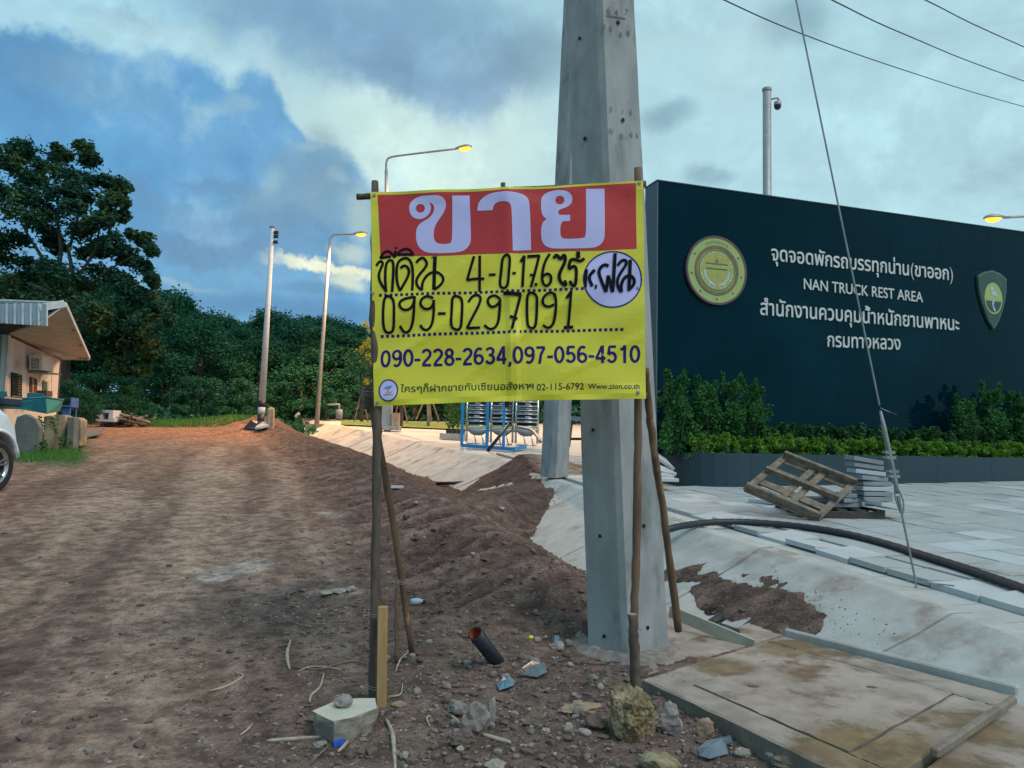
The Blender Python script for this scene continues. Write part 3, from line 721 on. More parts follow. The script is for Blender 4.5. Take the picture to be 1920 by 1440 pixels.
# bold grotesque numerals: centre lines in a box about .56 wide, 1 high
SW = .15
DIG = {
 '0': [('c', arc(.29, .5, .205, .425, 0, 345, 22))],
 '1': [('l', [(.36, 1.0), (.36, 0)]), ('l', [(.14, .76), (.26, .80), (.35, .93)])],
 '2': [('l', arc(.29, .71, .20, .215, 165, -30, 10) + [(.40, .50), (.20, .27), (.10, .075)]), ('l', [(.06, .075), (.52, .075)])],
 '3': [('l', arc(.28, .735, .18, .19, 160, -75, 10)), ('l', [(.22, .535), (.32, .535)]), ('l', arc(.28, .30, .205, .225, 80, -160, 12))],
 '4': [('l', [(.40, 0), (.40, 1.0)]), ('l', [(.37, .95), (.07, .28)]), ('l', [(.03, .27), (.55, .27)])],
 '5': [('l', [(.50, .925), (.15, .925)]), ('l', [(.165, .95), (.11, .50)]), ('l', arc(.28, .33, .205, .255, 145, -155, 12))],
 '6': [('c', arc(.29, .31, .20, .235, 0, 345, 20)), ('l', arc(.31, .5, .225, .425, 200, 55, 10))],
 '7': [('l', [(.05, .925), (.50, .925)]), ('l', [(.47, .90), (.30, .55), (.21, 0)])],
 '8': [('c', arc(.29, .735, .165, .19, 0, 340, 18)), ('c', arc(.29, .295, .20, .22, 0, 345, 20))],
 '9': [('c', arc(.29, .69, .20, .235, 0, 345, 20)), ('l', arc(.27, .5, .225, .425, 20, -125, 10))],
 '-': [('l', [(.02, .38), (.32, .38)])], ',': [('l', [(.14, .12), (.14, .0), (.07, -.14)])]}
ADV = {'-': .36, ',': .26}
def numerals(text, sw=SW):
    x = 0; out = []
    for ch in text:
        g = []
        for kind, pts in DIG[ch]:
            st = stroke([(a + x, b) for a, b in pts], sw, kind == 'c', 0); g += st if kind == 'c' else orient(st)
        out.append(g); x += ADV.get(ch, .60)
    return out, x

# ------------------------------------------------------------------ for sale banner on stick frame
YB = 3.95
BQ = [P(701.5, 762, YB), P(1211, 748, YB - .04), P(1206, 339, YB + .03), P(694.5, 360, YB + .07)]     # BL BR TR TL
PXQ = [(701.5, 762), (1211, 748), (1206, 339), (694.5, 360)]
BW = ((BQ[1] - BQ[0]).length + (BQ[2] - BQ[3]).length) / 2; BH = ((BQ[3] - BQ[0]).length + (BQ[2] - BQ[1]).length) / 2
def inv_bilin(px, py):
    u, v = .5, .5
    for _ in range(12):
        a, b, c, d = PXQ
        fx = (1 - u) * (1 - v) * a[0] + u * (1 - v) * b[0] + u * v * c[0] + (1 - u) * v * d[0] - px; fy = (1 - u) * (1 - v) * a[1] + u * (1 - v) * b[1] + u * v * c[1] + (1 - u) * v * d[1] - py
        ux = (1 - v) * (b[0] - a[0]) + v * (c[0] - d[0]); uy = (1 - v) * (b[1] - a[1]) + v * (c[1] - d[1]); vx = (1 - u) * (d[0] - a[0]) + u * (c[0] - b[0]); vy = (1 - u) * (d[1] - a[1]) + u * (c[1] - b[1])
        D = ux * vy - vx * uy; u -= (fx * vy - vx * fy) / D; v -= (ux * fy - uy * fx) / D
    return Vector((u * BW, v * BH))
BN = ((BQ[1] - BQ[0]).cross(BQ[3] - BQ[0])).normalized()
if BN.y > 0: BN = -BN
def wr(u, v):      # wrinkles of the vinyl, metres toward the viewer
    s = .010 * math.exp(-((u - .52 + .02 * v) / .022) ** 2) * (.7 + .3 * math.sin(v * 5))
    s += .004 * math.sin(9 * u + 14 * v) * math.sin(3 * v + 1) + .003 * math.sin(21 * u - 17 * v + 2 * math.sin(7 * v))
    s += .006 * math.exp(-((v - .03) / .03) ** 2) * math.sin(u * 22) + .004 * math.exp(-((v - .97) / .03) ** 2) * math.sin(u * 27 + 1)
    for (u0, v0, a, L_, h) in ((.12, .25, 38, .3, .005), (.55, .3, 42, .35, .005), (.75, .55, 35, .25, .006), (.3, .6, 50, .25, .004), (.85, .2, 30, .2, .005), (.68, .85, 80, .12, .004)):
        du, dv = u - u0, v - v0; ca, sa = math.cos(R(a)), math.sin(R(a)); p = du * ca + dv * sa; q = -du * sa + dv * ca
        s += h * math.exp(-(q / .02) ** 2 - (p / L_) ** 2)
    return s * 1.5
def bpt(x, y, h=0.0):
    u = x / BW; v = y / BH
    e = .008 * math.sin(math.pi * u) * (1 if v < .5 else -1) * abs(2 * v - 1)   # slight sag of the hems
    p = BQ[0] * (1 - u) * (1 - v) + BQ[1] * u * (1 - v) + BQ[2] * u * v + BQ[3] * (1 - u) * v
    return p + BN * (wr(u, v) + h) + Vector((0, 0, e))
def banner_sheet(name, mats, parent, polys=None, h=0.0, tri=None, step=.028, back=False):
    bm = bmesh.new()
    v, f = tri if tri else fill(polys)
    V = [bm.verts.new((p.x, p.y, 0)) for p in v]
    for t in f:
        try: bm.faces.new([V[i] for i in t])
        except ValueError: pass
    bmesh.ops.delete(bm, geom=[a for a in bm.verts if not a.link_faces], context='VERTS')
    xs = [a.co.x for a in bm.verts]; ys = [a.co.y for a in bm.verts]
    x = math.floor(min(xs) / step) * step
    while x < max(xs):
        bmesh.ops.bisect_plane(bm, geom=bm.verts[:] + bm.edges[:] + bm.faces[:], plane_co=(x, 0, 0), plane_no=(1, 0, 0)); x += step
    y = math.floor(min(ys) / step) * step
    while y < max(ys):
        bmesh.ops.bisect_plane(bm, geom=bm.verts[:] + bm.edges[:] + bm.faces[:], plane_co=(0, y, 0), plane_no=(0, 1, 0)); y += step
    bmesh.ops.triangulate(bm, faces=bm.faces)
    o0 = ORG[parent.name]
    for a in bm.verts: a.co = bpt(a.co.x, a.co.y, h) - o0
    if back:
        bmesh.ops.solidify(bm, geom=bm.faces[:], thickness=-.0012)
    me = bpy.data.meshes.new(name); bm.to_mesh(me); bm.free(); me.materials.append(mats); me.polygons.foreach_set('use_smooth', [not back] * len(me.polygons))
    return link(name, me, parent)
def chaikin(poly, keep=52, it=2):
    for _ in range(it):
        n = len(poly); out = []
        for i in range(n):
            p0, p1, p2 = poly[i - 1], poly[i], poly[(i + 1) % n]
            a = (p1 - p0).normalized(); b = (p2 - p1).normalized(); ang = math.degrees(math.acos(max(-1, min(1, a.dot(b)))))
            if ang > keep: out.append(p1)
            else: out += [p1 * .75 + p0 * .25, p1 * .75 + p2 * .25]
        poly = out
    return poly
def make_sign():
    base = TP(702, 1315); base = Vector((base.x + .6, YB, .02))
    root = thing('for_sale_sign', 'yellow and red vinyl land for sale banner stretched on a frame of rough sticks', 'sign', base)
    rect = lambda a, b, c, d: [Vector((a, b)), Vector((c, b)), Vector((c, d)), Vector((a, d))]
    e = .006
    ban = banner_sheet('banner', m_vinyl_y, root, [rect(0, 0, BW, BH)], 0, back=True)
    z1 = lambda X, Y: inv_bilin(660 + X / 3.131, 320 + Y / 3.131)
    red = [z1(150, 140), z1(1667, 72), z1(1671, 470), z1(168, 517)]
    banner_sheet('red_panel', m_vinyl_r, ban, orient([red]), .0012)
    K = [(336, 220), (341, 190), (365, 163), (405, 147), (450, 146), (500, 143), (538, 153), (556, 183), (552, 225), (525, 272), (497, 315), (484, 350), (482, 400), (494, 428), (520, 437), (560, 437), (583, 428), (592, 398), (592, 143), (693, 137), (703, 400), (696, 440), (666, 475), (620, 488), (480, 493), (430, 487), (395, 460), (380, 420), (378, 360), (392, 325), (424, 300), (452, 285), (478, 255), (488, 220), (480, 197), (457, 186), (467, 205), (466, 235), (452, 262), (425, 283), (395, 290), (362, 280), (343, 255)]
    A_ = [(738, 234), (745, 185), (775, 150), (820, 128), (900, 120), (985, 125), (1030, 145), (1048, 190), (1055, 472), (948, 478), (942, 230), (934, 195), (915, 182), (872, 180), (845, 190), (833, 210), (830, 232)]
    Y_ = [(1113, 175), (1118, 145), (1148, 118), (1200, 107), (1258, 112), (1290, 135), (1298, 165), (1290, 195), (1262, 215), (1228, 226), (1212, 240), (1218, 262), (1283, 262), (1283, 300), (1240, 301), (1226, 320), (1225, 385), (1238, 405), (1262, 409), (1340, 408), (1368, 400), (1377, 372), (1376, 103), (1484, 102), (1487, 370), (1480, 420), (1455, 450), (1410, 465), (1200, 468), (1150, 458), (1122, 430), (1113, 390), (1115, 330), (1125, 302), (1146, 286), (1122, 265), (1113, 232)]
    def hole(cx, cy, r, ry=None): return [z1(cx + r * math.cos(a * .349), cy + (ry or r) * math.sin(a * .349)) for a in range(18)]
    for pl, ho in ((K, (404, 222, 27)), (A_, None), (Y_, (1223, 171, 27))):
        ps = orient([chaikin([z1(*p) for p in pl])])
        if ho: ps += orient([hole(*ho)], False)
        banner_sheet('printed_letter', m_vinyl_w, ban, ps, .0024)
    # round white field with navy rim
    def disc(cx, cy, rx, ry, n=48): return [z1(cx + rx * math.cos(a * 2 * math.pi / n), cy + ry * math.sin(a * 2 * math.pi / n)) for a in range(n)]
    banner_sheet('circle_field', m_vinyl_w, ban, orient([disc(1531, 650, 168, 164)]), .0012)
    banner_sheet('circle_rim', m_vinyl_b, ban, orient([disc(1531, 650, 173, 169)]) + orient([disc(1531, 650, 165, 161)], False), .0024)
    banner_sheet('logo_field', m_vinyl_w, ban, orient([disc(217, 1296, 52, 58)]), .0012)
    banner_sheet('logo_rim', m_vinyl_b, ban, orient([disc(217, 1296, 58, 64)]) + orient([disc(217, 1296, 51, 57)], False), .0024)
    z5 = lambda X, Y: inv_bilin(440 + X / 4.571, 720 + Y / 4.571)
    banner_sheet('logo_swoosh', m_lblue, ban, orient([[z5(*p) for p in ((1282, 50), (1300, 34), (1330, 25), (1356, 22), (1350, 38), (1325, 58), (1303, 80), (1318, 50), (1300, 50))]]), .0024)
    banner_sheet('logo_swoosh', m_lor, ban, orient([[z5(*p) for p in ((1364, 66), (1352, 84), (1330, 92), (1300, 96), (1284, 100), (1300, 84), (1330, 60), (1322, 76), (1345, 72))]]), .0024)
    banner_sheet('logo_line', m_vinyl_b, ban, orient([[z5(*p) for p in ((1278, 101), (1370, 99), (1370, 103), (1278, 105))]]), .0024)
    # dotted rules
    def dots(name, a, b, n, s):
        ps = []
        for i in range(n):
            t = i / (n - 1); x = a[0] + (b[0] - a[0]) * t; y = a[1] + (b[1] - a[1]) * t
            ps.append([z1(x - s, y - s), z1(x + s, y - s), z1(x + s, y + s), z1(x - s, y + s)])
        v = []; f = []
        for p in orient(ps): k = len(v); v += p; f.append((k, k + 1, k + 2)); f.append((k, k + 2, k + 3))
        banner_sheet(name, m_vinyl_b, ban, tri=(v, f), h=.0012)
    dots('dotted_line', (168, 744), (1354, 707), 39, 8.6)
    dots('dotted_line', (177, 983), (1585, 944), 46, 8.8)
    # printed phone numbers
    st, wd = numerals('090-228-2634,097-056-4510'); allv = []; allf = []
    a = (166, 1165); b = (1697, 1135); hgt = 103
    def place(p):
        t = p.x / wd; x = a[0] + (b[0] - a[0]) * t; y = a[1] + (b[1] - a[1]) * t - p.y * hgt; return z1(x, y)
    for ps in st:
        v, f = fill(ps); k = len(allv); allv += [place(p) for p in v]; allf += [tuple(i + k for i in t) for t in f]
    banner_sheet('printed_numbers', m_vinyl_b, ban, tri=(allv, allf), h=.0014, step=.05)
    # small printed line
    def textline(name, txt, a, b, hscale, mt, off=0.0, cap=.7):
        ps = font_polys(txt, off); x0 = min(p.x for q in ps for p in q); x1 = max(p.x for q in ps for p in q); v, f = fill(ps)
        vv = []
        for p in v:
            t = (p.x - x0) / (x1 - x0); vv.append(z1(a[0] + (b[0] - a[0]) * t, a[1] + (b[1] - a[1]) * t - p.y * hscale))
        banner_sheet(name, mt, ban, tri=(vv, f), h=.0014, step=.05)
    textline('small_print', 'ใครๆก็ฝากขายกับเซียนอสังหาฯ', (290, 1308), (1070, 1292), 56, m_inkg, .012)
    textline('small_print', '02-115-6792', (1088, 1300), (1364, 1291), 52, m_inkg, .014)
    textline('small_print', 'Www.zion.co.th', (1388, 1287), (1688, 1284), 41, m_inkg, .02)
    # marker handwriting
    z3 = lambda X, Y: inv_bilin(690 + X / 7.111, 460 + Y / 7.111)
    z4 = lambda X, Y: inv_bilin(960 + X / 7.385, 460 + Y / 7.385)
    sc = BW / 511.0
    hc = [0.0]
    def hand(name, zf, strokes, w, cut=2):
        for ps in strokes:
            cl = ps[0] == 'c'; ww = w
            pts = ps[1:] if cl else ps
            if not isinstance(pts[0], (tuple, list)): ww = w * pts[0]; pts = pts[1:]
            st = stroke([zf(*p) for p in pts], ww * sc, cl, cut)
            hc[0] += .00006; banner_sheet(name, m_ink, ban, st if cl else orient(st), .0028 + hc[0], step=.06)
    hand('handwriting', z3, [
        [(165, 195), (200, 130), (260, 95), (310, 120), (365, 190)], [(165, 195), (230, 185), (310, 175)], [(375, 45), (383, 70)], [(370, 95), (365, 190)],
        [(395, 150), (430, 100), (510, 65), (575, 90), (612, 155)], [(395, 150), (500, 145), (612, 150)],
        [(115, 300), (145, 245), (185, 235), (205, 275), (170, 350), (145, 430), (170, 530), (250, 650)], [(245, 650), (235, 500), (240, 300), (270, 230), (320, 220), (345, 260), (345, 400), (325, 650)],
        [(440, 335), (470, 300), (520, 300), (555, 350), (545, 430), (490, 530), (430, 635)], [(430, 635), (390, 520), (385, 350), (410, 240), (480, 195), (545, 200), (590, 260), (605, 400), (595, 630)],
        [(650, 255), (690, 205), (745, 180), (800, 260), (760, 330), (690, 410), (645, 490), (660, 570), (725, 630)], [(725, 630), (730, 520), (780, 430), (850, 380), (930, 375), (1000, 430), (1020, 500), (970, 570), (890, 625)], [1.35, (900, 170), (890, 400), (888, 625)],
        [(1425, 170), (1380, 320), (1330, 495)], [(1328, 490), (1440, 470), (1560, 468)], [(1500, 160), (1498, 400), (1495, 640)], [(1620, 415), (1710, 412)],
        ['c', (1860, 140), (1800, 190), (1785, 380), (1760, 560), (1815, 610), (1875, 570), (1890, 380), (1905, 180)],
        ['c', (290, 700), (225, 715), (205, 850), (205, 1080), (230, 1180), (290, 1195), (345, 1160), (355, 950), (350, 760)],
        [(625, 720), (520, 735), (440, 770), (420, 830), (470, 895), (550, 895), (610, 840), (635, 720)], [(630, 710), (625, 900), (600, 1080), (550, 1180), (480, 1190), (430, 1100)],
        [(880, 740), (800, 705), (720, 750), (705, 830), (770, 890), (850, 870), (885, 800)], [(885, 760), (885, 950), (860, 1100), (800, 1165), (740, 1150), (700, 1090)], [(940, 940), (1045, 940)],
        ['c', (1200, 700), (1130, 710), (1125, 900), (1115, 1120), (1180, 1165), (1250, 1150), (1265, 950), (1265, 740)],
        [(1345, 785), (1400, 700), (1470, 680), (1520, 730), (1480, 850), (1400, 1000), (1330, 1140)], [(1330, 1140), (1505, 1130)],
        [(1765, 740), (1700, 690), (1620, 720), (1600, 790), (1650, 860), (1720, 840), (1765, 780)], [(1770, 740), (1765, 900), (1745, 1070), (1690, 1145), (1620, 1150), (1560, 1095)]], 5.0)
    hand('handwriting', z4, [
        [(15, 412), (65, 418)], [1.1, (130, 250), (182, 160)], [(180, 160), (165, 400), (155, 610)], [1.15, (220, 172), (395, 165)], [(385, 165), (330, 400), (272, 610)], [.9, (255, 438), (335, 450)], [1.1, (340, 555), (342, 595)],
        [(530, 140), (460, 260), (425, 430), (430, 550), (480, 600), (540, 560), (555, 460), (500, 415), (435, 460)],
        [1.25, (585, 205), (625, 145), (680, 235), (720, 150), (750, 190), (735, 280), (680, 380), (655, 470), (690, 560), (760, 600), (735, 515)],
        [1.5, (922, 110), (922, 205)], [1.15, (1010, 205), (950, 250), (860, 215), (810, 230), (790, 370), (850, 310), (900, 330), (895, 500), (880, 600), (840, 590), (805, 525)],
        [1.1, (1038, 360), (1025, 500), (1020, 620)], [1.2, (1150, 370), (1060, 470), (1115, 605)], [1.5, (1150, 610), (1180, 612)],
        [1.2, (1340, 320), (1300, 295), (1240, 320), (1200, 400), (1240, 530), (1305, 680)], [1.2, (1305, 680), (1335, 450)], [1.2, (1335, 450), (1395, 680)], [1.3, (1395, 680), (1415, 400), (1430, 135)],
        [1.1, (1465, 310), (1520, 235), (1580, 235), (1590, 290), (1500, 420), (1455, 520), (1470, 620), (1520, 680)], [1.2, (1520, 680), (1510, 580), (1560, 470), (1640, 445), (1700, 500), (1690, 580), (1610, 655)], [1.3, (1638, 230), (1630, 450), (1622, 655)],
        ['c', (290, 680), (225, 700), (215, 850), (220, 1100), (240, 1180), (320, 1190), (345, 1100), (355, 850), (355, 730)],
        [(610, 760), (580, 690), (500, 690), (430, 770), (440, 860), (520, 890), (590, 850)], [(595, 700), (620, 800), (610, 1000), (580, 1130), (510, 1185), (435, 1140)],
        [1.1, (760, 770), (830, 665)], [(825, 665), (805, 950), (785, 1160)], [1.2, (725, 1168), (855, 1160)]], 5.0)
    # the 7 between the two halves: X offset of zoom3 continues at z4
    hand('handwriting', z4, [[1.5, (-110, 700), (0, 705), (140, 712)], [(130, 715), (70, 950), (10, 1200)], [1.1, (-20, 1020), (85, 1055)]], 5.0)
    # stick frame
    def stick(name, pts, r, m=m_bark, par=root, n=9, ends=True):
        P3 = [Vector(p) for p in pts]; Q = []; k = 9
        for i in range(len(P3) - 1):
            for j in range(k): Q.append(P3[i].lerp(P3[i + 1], j / k))
        Q.append(P3[-1]); r0, r1 = r if isinstance(r, tuple) else (r, r)
        Q = [q + Vector((rng.uniform(-1, 1), rng.uniform(-1, 1), 0)) * .0028 if 0 < i < len(Q) - 1 else q for i, q in enumerate(Q)]
        rr = [(r0 + (r1 - r0) * i / (len(Q) - 1)) * rng.uniform(.93, 1.08) for i in range(len(Q))]
        return MB().tube(Q, rr, n, jit=.04).build(name, m, par, True)
    B_ = YB + .045
    def gz(px, py, y): return P(px, py, y)
    def down(p, z=None): return Vector((p.x, p.y, (Tz(p.x, p.y) if z is None else z) - .06))
    post1 = stick('post', [P(703, 340, B_ + .07), P(700, 600, B_), P(708, 765, B_ - .02), P(706, 900, B_ - .04), P(704, 1100, B_ - .04), P(699, 1322, B_ - .06)], (.019, .026))
    post2 = stick('post', [P(1196, 315, B_ + .03), P(1196, 560, B_), P(1197, 760, B_ - .04), P(1194, 1000, B_ - .04), P(1188, 1180, B_ - .04)], (.019, .022), m_bark2)
    st2 = stick('stake', [P(1186, 1152, B_ - .10), P(1190, 1240, B_ - .10), P(1192, 1305, B_ - .10)], (.025, .028), m_bark)
    MB().tube([P(1186, 1152.5, B_ - .10), P(1186, 1151, B_ - .10)], .024, 10).build('cut_end', m_cut, st2)
    stick('brace', [P(1209, 690, B_ - .03), P(1219, 790, B_ + .06), P(1244, 960, B_ + .22), P(1272, 1183, B_ + .40)], (.019, .022), m_bark2)
    MB().tube([P(1209, 691, B_ - .03), P(1209, 688, B_ - .031)], .0185, 10).build('cut_end', m_cut, root)
    stick('brace', [P(692, 728, B_ + .10), P(705, 800, B_ + .16), P(737, 980, B_ + .30), P(772, 1222, B_ + .48)], (.020, .017), m_bark2)
    stick('brace', [P(745, 1085, B_ + .36), P(743, 1243, B_ + .34)], (.011, .012), m_bark2)
    # sawn stake tied to the left post
    a = P(718, 1137, B_ - .12); b = P(715, 1358, B_ - .14)
    sk = MB().beam(b, a, .045, .038, Vector((0, 1, 0))).build('sawn_stake', m_timber, root); bevel(sk, .003, 1)
    stick('crossbar', [P(669, 369, B_ + .10), P(760, 366, B_ + .08), P(950, 357, B_ + .06), P(1211, 345, B_ + .02)], .0165, m_bark)
    stick('crossbar', [P(693, 745, B_ + .02), P(950, 747, B_), P(1214, 741, B_ - .04)], .014, m_bark)
    stick('centre_stick', [P(943, 343, B_ + .04), P(948, 560, B_ + .02), P(951, 764, B_ - .005)], .0125, m_bark)
    stick('brace_stub', [P(688, 728, B_ + .12), P(690, 765, B_ + .12)], .022, m_bark)
    def tie(c, r, n=2, ax=Vector((0, 0, 1)), e=1.0):
        mb = MB()
        for k in range(n):
            o = c + ax * (k * .011)
            mb.tube([o + Vector((math.cos(t * .4488) * r * e, math.sin(t * .4488) * r, .003 * math.sin(t))) for t in range(15)], .0016, 5, cap=False)
        return mb.build('wire_tie', m_wire, root, True)
    for (px, py) in ((708, 1153), (707, 1288)): tie(P(px, py, B_ - .08), .043, 2, e=1.12)
    tie(P(1188, 1182, B_ - .075), .040, 1); tie(P(752, 1093, B_ + .33), .027, 2, e=1.1); tie(P(690, 742, B_ + .10), .030, 3); tie(P(1262, 1013, B_ + .26), .022, 1)
    for px, py in ((702, 366), (1199, 343), (708, 756), (1196, 737), (1197, 543), (699, 553)):
        d = inv_bilin(px, py); MB().lathe(bpt(d.x, d.y, .0), [(.0, .008), (.009, .007), (.010, 0)], 8, ax=BN).build('nail_head', m_steel, root)
make_sign()

# ------------------------------------------------------------------ concrete poles
def pole_body(L0, M0, R0, L1, M1, R1, root, name='pole_body', ch=.14):
    B0 = L0 + R0 - M0; B1 = L1 + R1 - M1; rows = []
    def sec(L, Mi, Rr, Bk): return [L.lerp(Bk, .06), L.lerp(Mi, .05), Mi.lerp(L, ch), Mi.lerp(Rr, ch * .25), Rr.lerp(Mi, .05), Rr.lerp(Bk, .06), Bk.lerp(Rr, .1), Bk.lerp(L, .1)]
    n = 40
    for i in range(n + 1):
        t = i / n; rows.append([a.lerp(b, t) + Vector((nrng.normal() * .0012, nrng.normal() * .0012, 0)) for a, b in zip(sec(L0, M0, R0, B0), sec(L1, M1, R1, B1))])
    vs = [v for r in rows for v in r]; k = len(rows[0]); fs = [(i * k + j, i * k + (j + 1) % k, (i + 1) * k + (j + 1) % k, (i + 1) * k + j) for i in range(n) for j in range(k)]
    fs.append(tuple(range(n * k, n * k + k))); mb = MB(); mb.add(vs, fs); return mb.build(name, m_conc, root)
def make_pole():
    yM, yS = 4.72, 4.90; e = 1500
    def lp(px0, py0, px1, py1, y0, y1): return P(px0, py0, y0), P(px1, py1, y1)
    L0, L1 = lp(1100.5, 1235, 1058 - .0347 * e, -e, yS, yS + .02); M0, M1 = lp(1178, 1262, 1128 - .0403 * e, -e, yM, yM + .10); R0, R1 = lp(1258.5, 1245, 1192 - .0535 * e, -e, yS + .02, yS + .02)
    root = thing('utility_pole', 'large grey concrete power pole with stencilled numbers just behind the sale banner', 'utility pole', Vector((M0.x, M0.y + .15, .03)))
    pole_body(L0, M0, R0, L1, M1, R1, root)
    nL = (M0 - L0).cross(Vector((0, 0, 1))).normalized(); nR = (R0 - M0).cross(Vector((0, 0, 1))).normalized()
    if nL.y > 0: nL = -nL
    if nR.y > 0: nR = -nR
    def onface(px, py, side):
        if side == 'L': a, n = L0, (L1 - L0).cross(M0 - L0).normalized()
        else: a, n = R0, (R1 - R0).cross(M0 - R0).normalized()
        if n.y > 0: n = -n
        d = ray(px, py); o = Vector((0, 0, CAMZ)); t = (a - o).dot(n) / d.dot(n); return o + d * t, n
    for px, py, s, r in ((1087, 72, 'L', .011), (1097, 260, 'L', .013), (1159, 42, 'R', .014), (1168, 225, 'R', .013), (1125, 1005, 'L', .011), (1133, 1193, 'L', .012), (1207, 986, 'R', .013), (1214, 1177, 'R', .013), (1200, 808, 'R', .012), (1112, 806, 'L', .011)):
        p, n = onface(px, py, s); MB().lathe(p - n * .004, [(r * .6, -.001), (r, .008), (r * 1.05, .0055)], 10, ax=n).build('bolt_hole_shade', m_shade, root)
        MB().lathe(p - n * .004, [(0, .0075), (r * .98, .0075)], 10, ax=n).build('bolt_hole_shade', m_shade, root)  # dark disc on the face paints the shade inside the bolt hole
    def paint(txt, px, py, size, side='R', rot=0.0):
        ps = font_polys(txt, .01); v, f = fill(ps); p, n = onface(px, py, side)
        X = (R0 - M0).normalized() if side == 'R' else (M0 - L0).normalized(); Y = n.cross(X); Y = Y if Y.z > 0 else -Y
        c, s_ = math.cos(rot), math.sin(rot)
        mb = MB(); mb.add([p + n * .0025 + (X * (q.x * c - q.y * s_) + Y * (q.x * s_ + q.y * c)) * size for q in v], f); mb.build('stencil_mark', m_old, root, recalc=False)
    for tx, px, py, s in (('6', 1138, 23, .062), ('4', 1153, 27, .06), ('7', 1172, 26, .055), ('7', 1130, 55, .055), ('0', 1143, 57, .05), ('4', 1161, 68, .05), ('8', 1175, 66, .055),
                          ('3', 1143, 208, .045), ('1', 1165, 212, .045), ('5', 1180, 215, .05), ('M', 1142, 249, .045), ('A', 1162, 258, .05), ('.', 1173, 258, .05), ('6', 1181, 256, .05), ('5', 1192, 258, .045)):
        paint(tx, px, py, s)
    a, n = onface(1137, 28, 'R'); b, _ = onface(1173, 35, 'R'); MB().beam(a + n * .002, b + n * .002, .006, .002, n).build('stencil_mark', m_old, root)
    # mortar collar at the foot
    mb = MB(); c = (L0 + R0) / 2; ring = [];
    for k in range(24):
        a = k * math.pi / 12; r = .36 + .05 * math.sin(3 * a) + rng.uniform(-.02, .02); ring.append((r, a))
    vs = [Vector((c.x + math.cos(a) * r * 1.05, c.y + .02 + math.sin(a) * r * .95, Tz(c.x + math.cos(a) * r, c.y + math.sin(a) * r) - .01)) for r, a in ring] + [Vector((c.x + math.cos(a) * r * .8, c.y + math.sin(a) * r * .72, .085)) for r, a in ring] + [Vector((c.x, c.y, .09))]
    fs = [(k, (k + 1) % 24, (k + 1) % 24 + 24, k + 24) for k in range(24)] + [(k + 24, (k + 1) % 24 + 24, 48) for k in range(24)]
    mb.add(vs, fs); mb.build('mortar_collar', m_rock_g, root, True)
    return root
make_pole()
def make_rear_pole():
    y = 12.4; a, b, c = P(1012, 893, y), P(1040, 897, y - .22), P(1067, 893, y)
    e = 1100; k = .6
    root = thing('utility_pole', 'second concrete power pole standing in the dirt further back, its foot below the banner', 'utility pole', Vector((b.x, y, b.z)))
    a1, b1, c1 = P(1012 + .050 * (893 + e) * .98, -e, y), P(1040 + .047 * (893 + e), -e, y - .12), P(1067 + .043 * (893 + e), -e, y)
    pole_body(a, b, c, a1, b1, c1, root, ch=.3)
make_rear_pole()

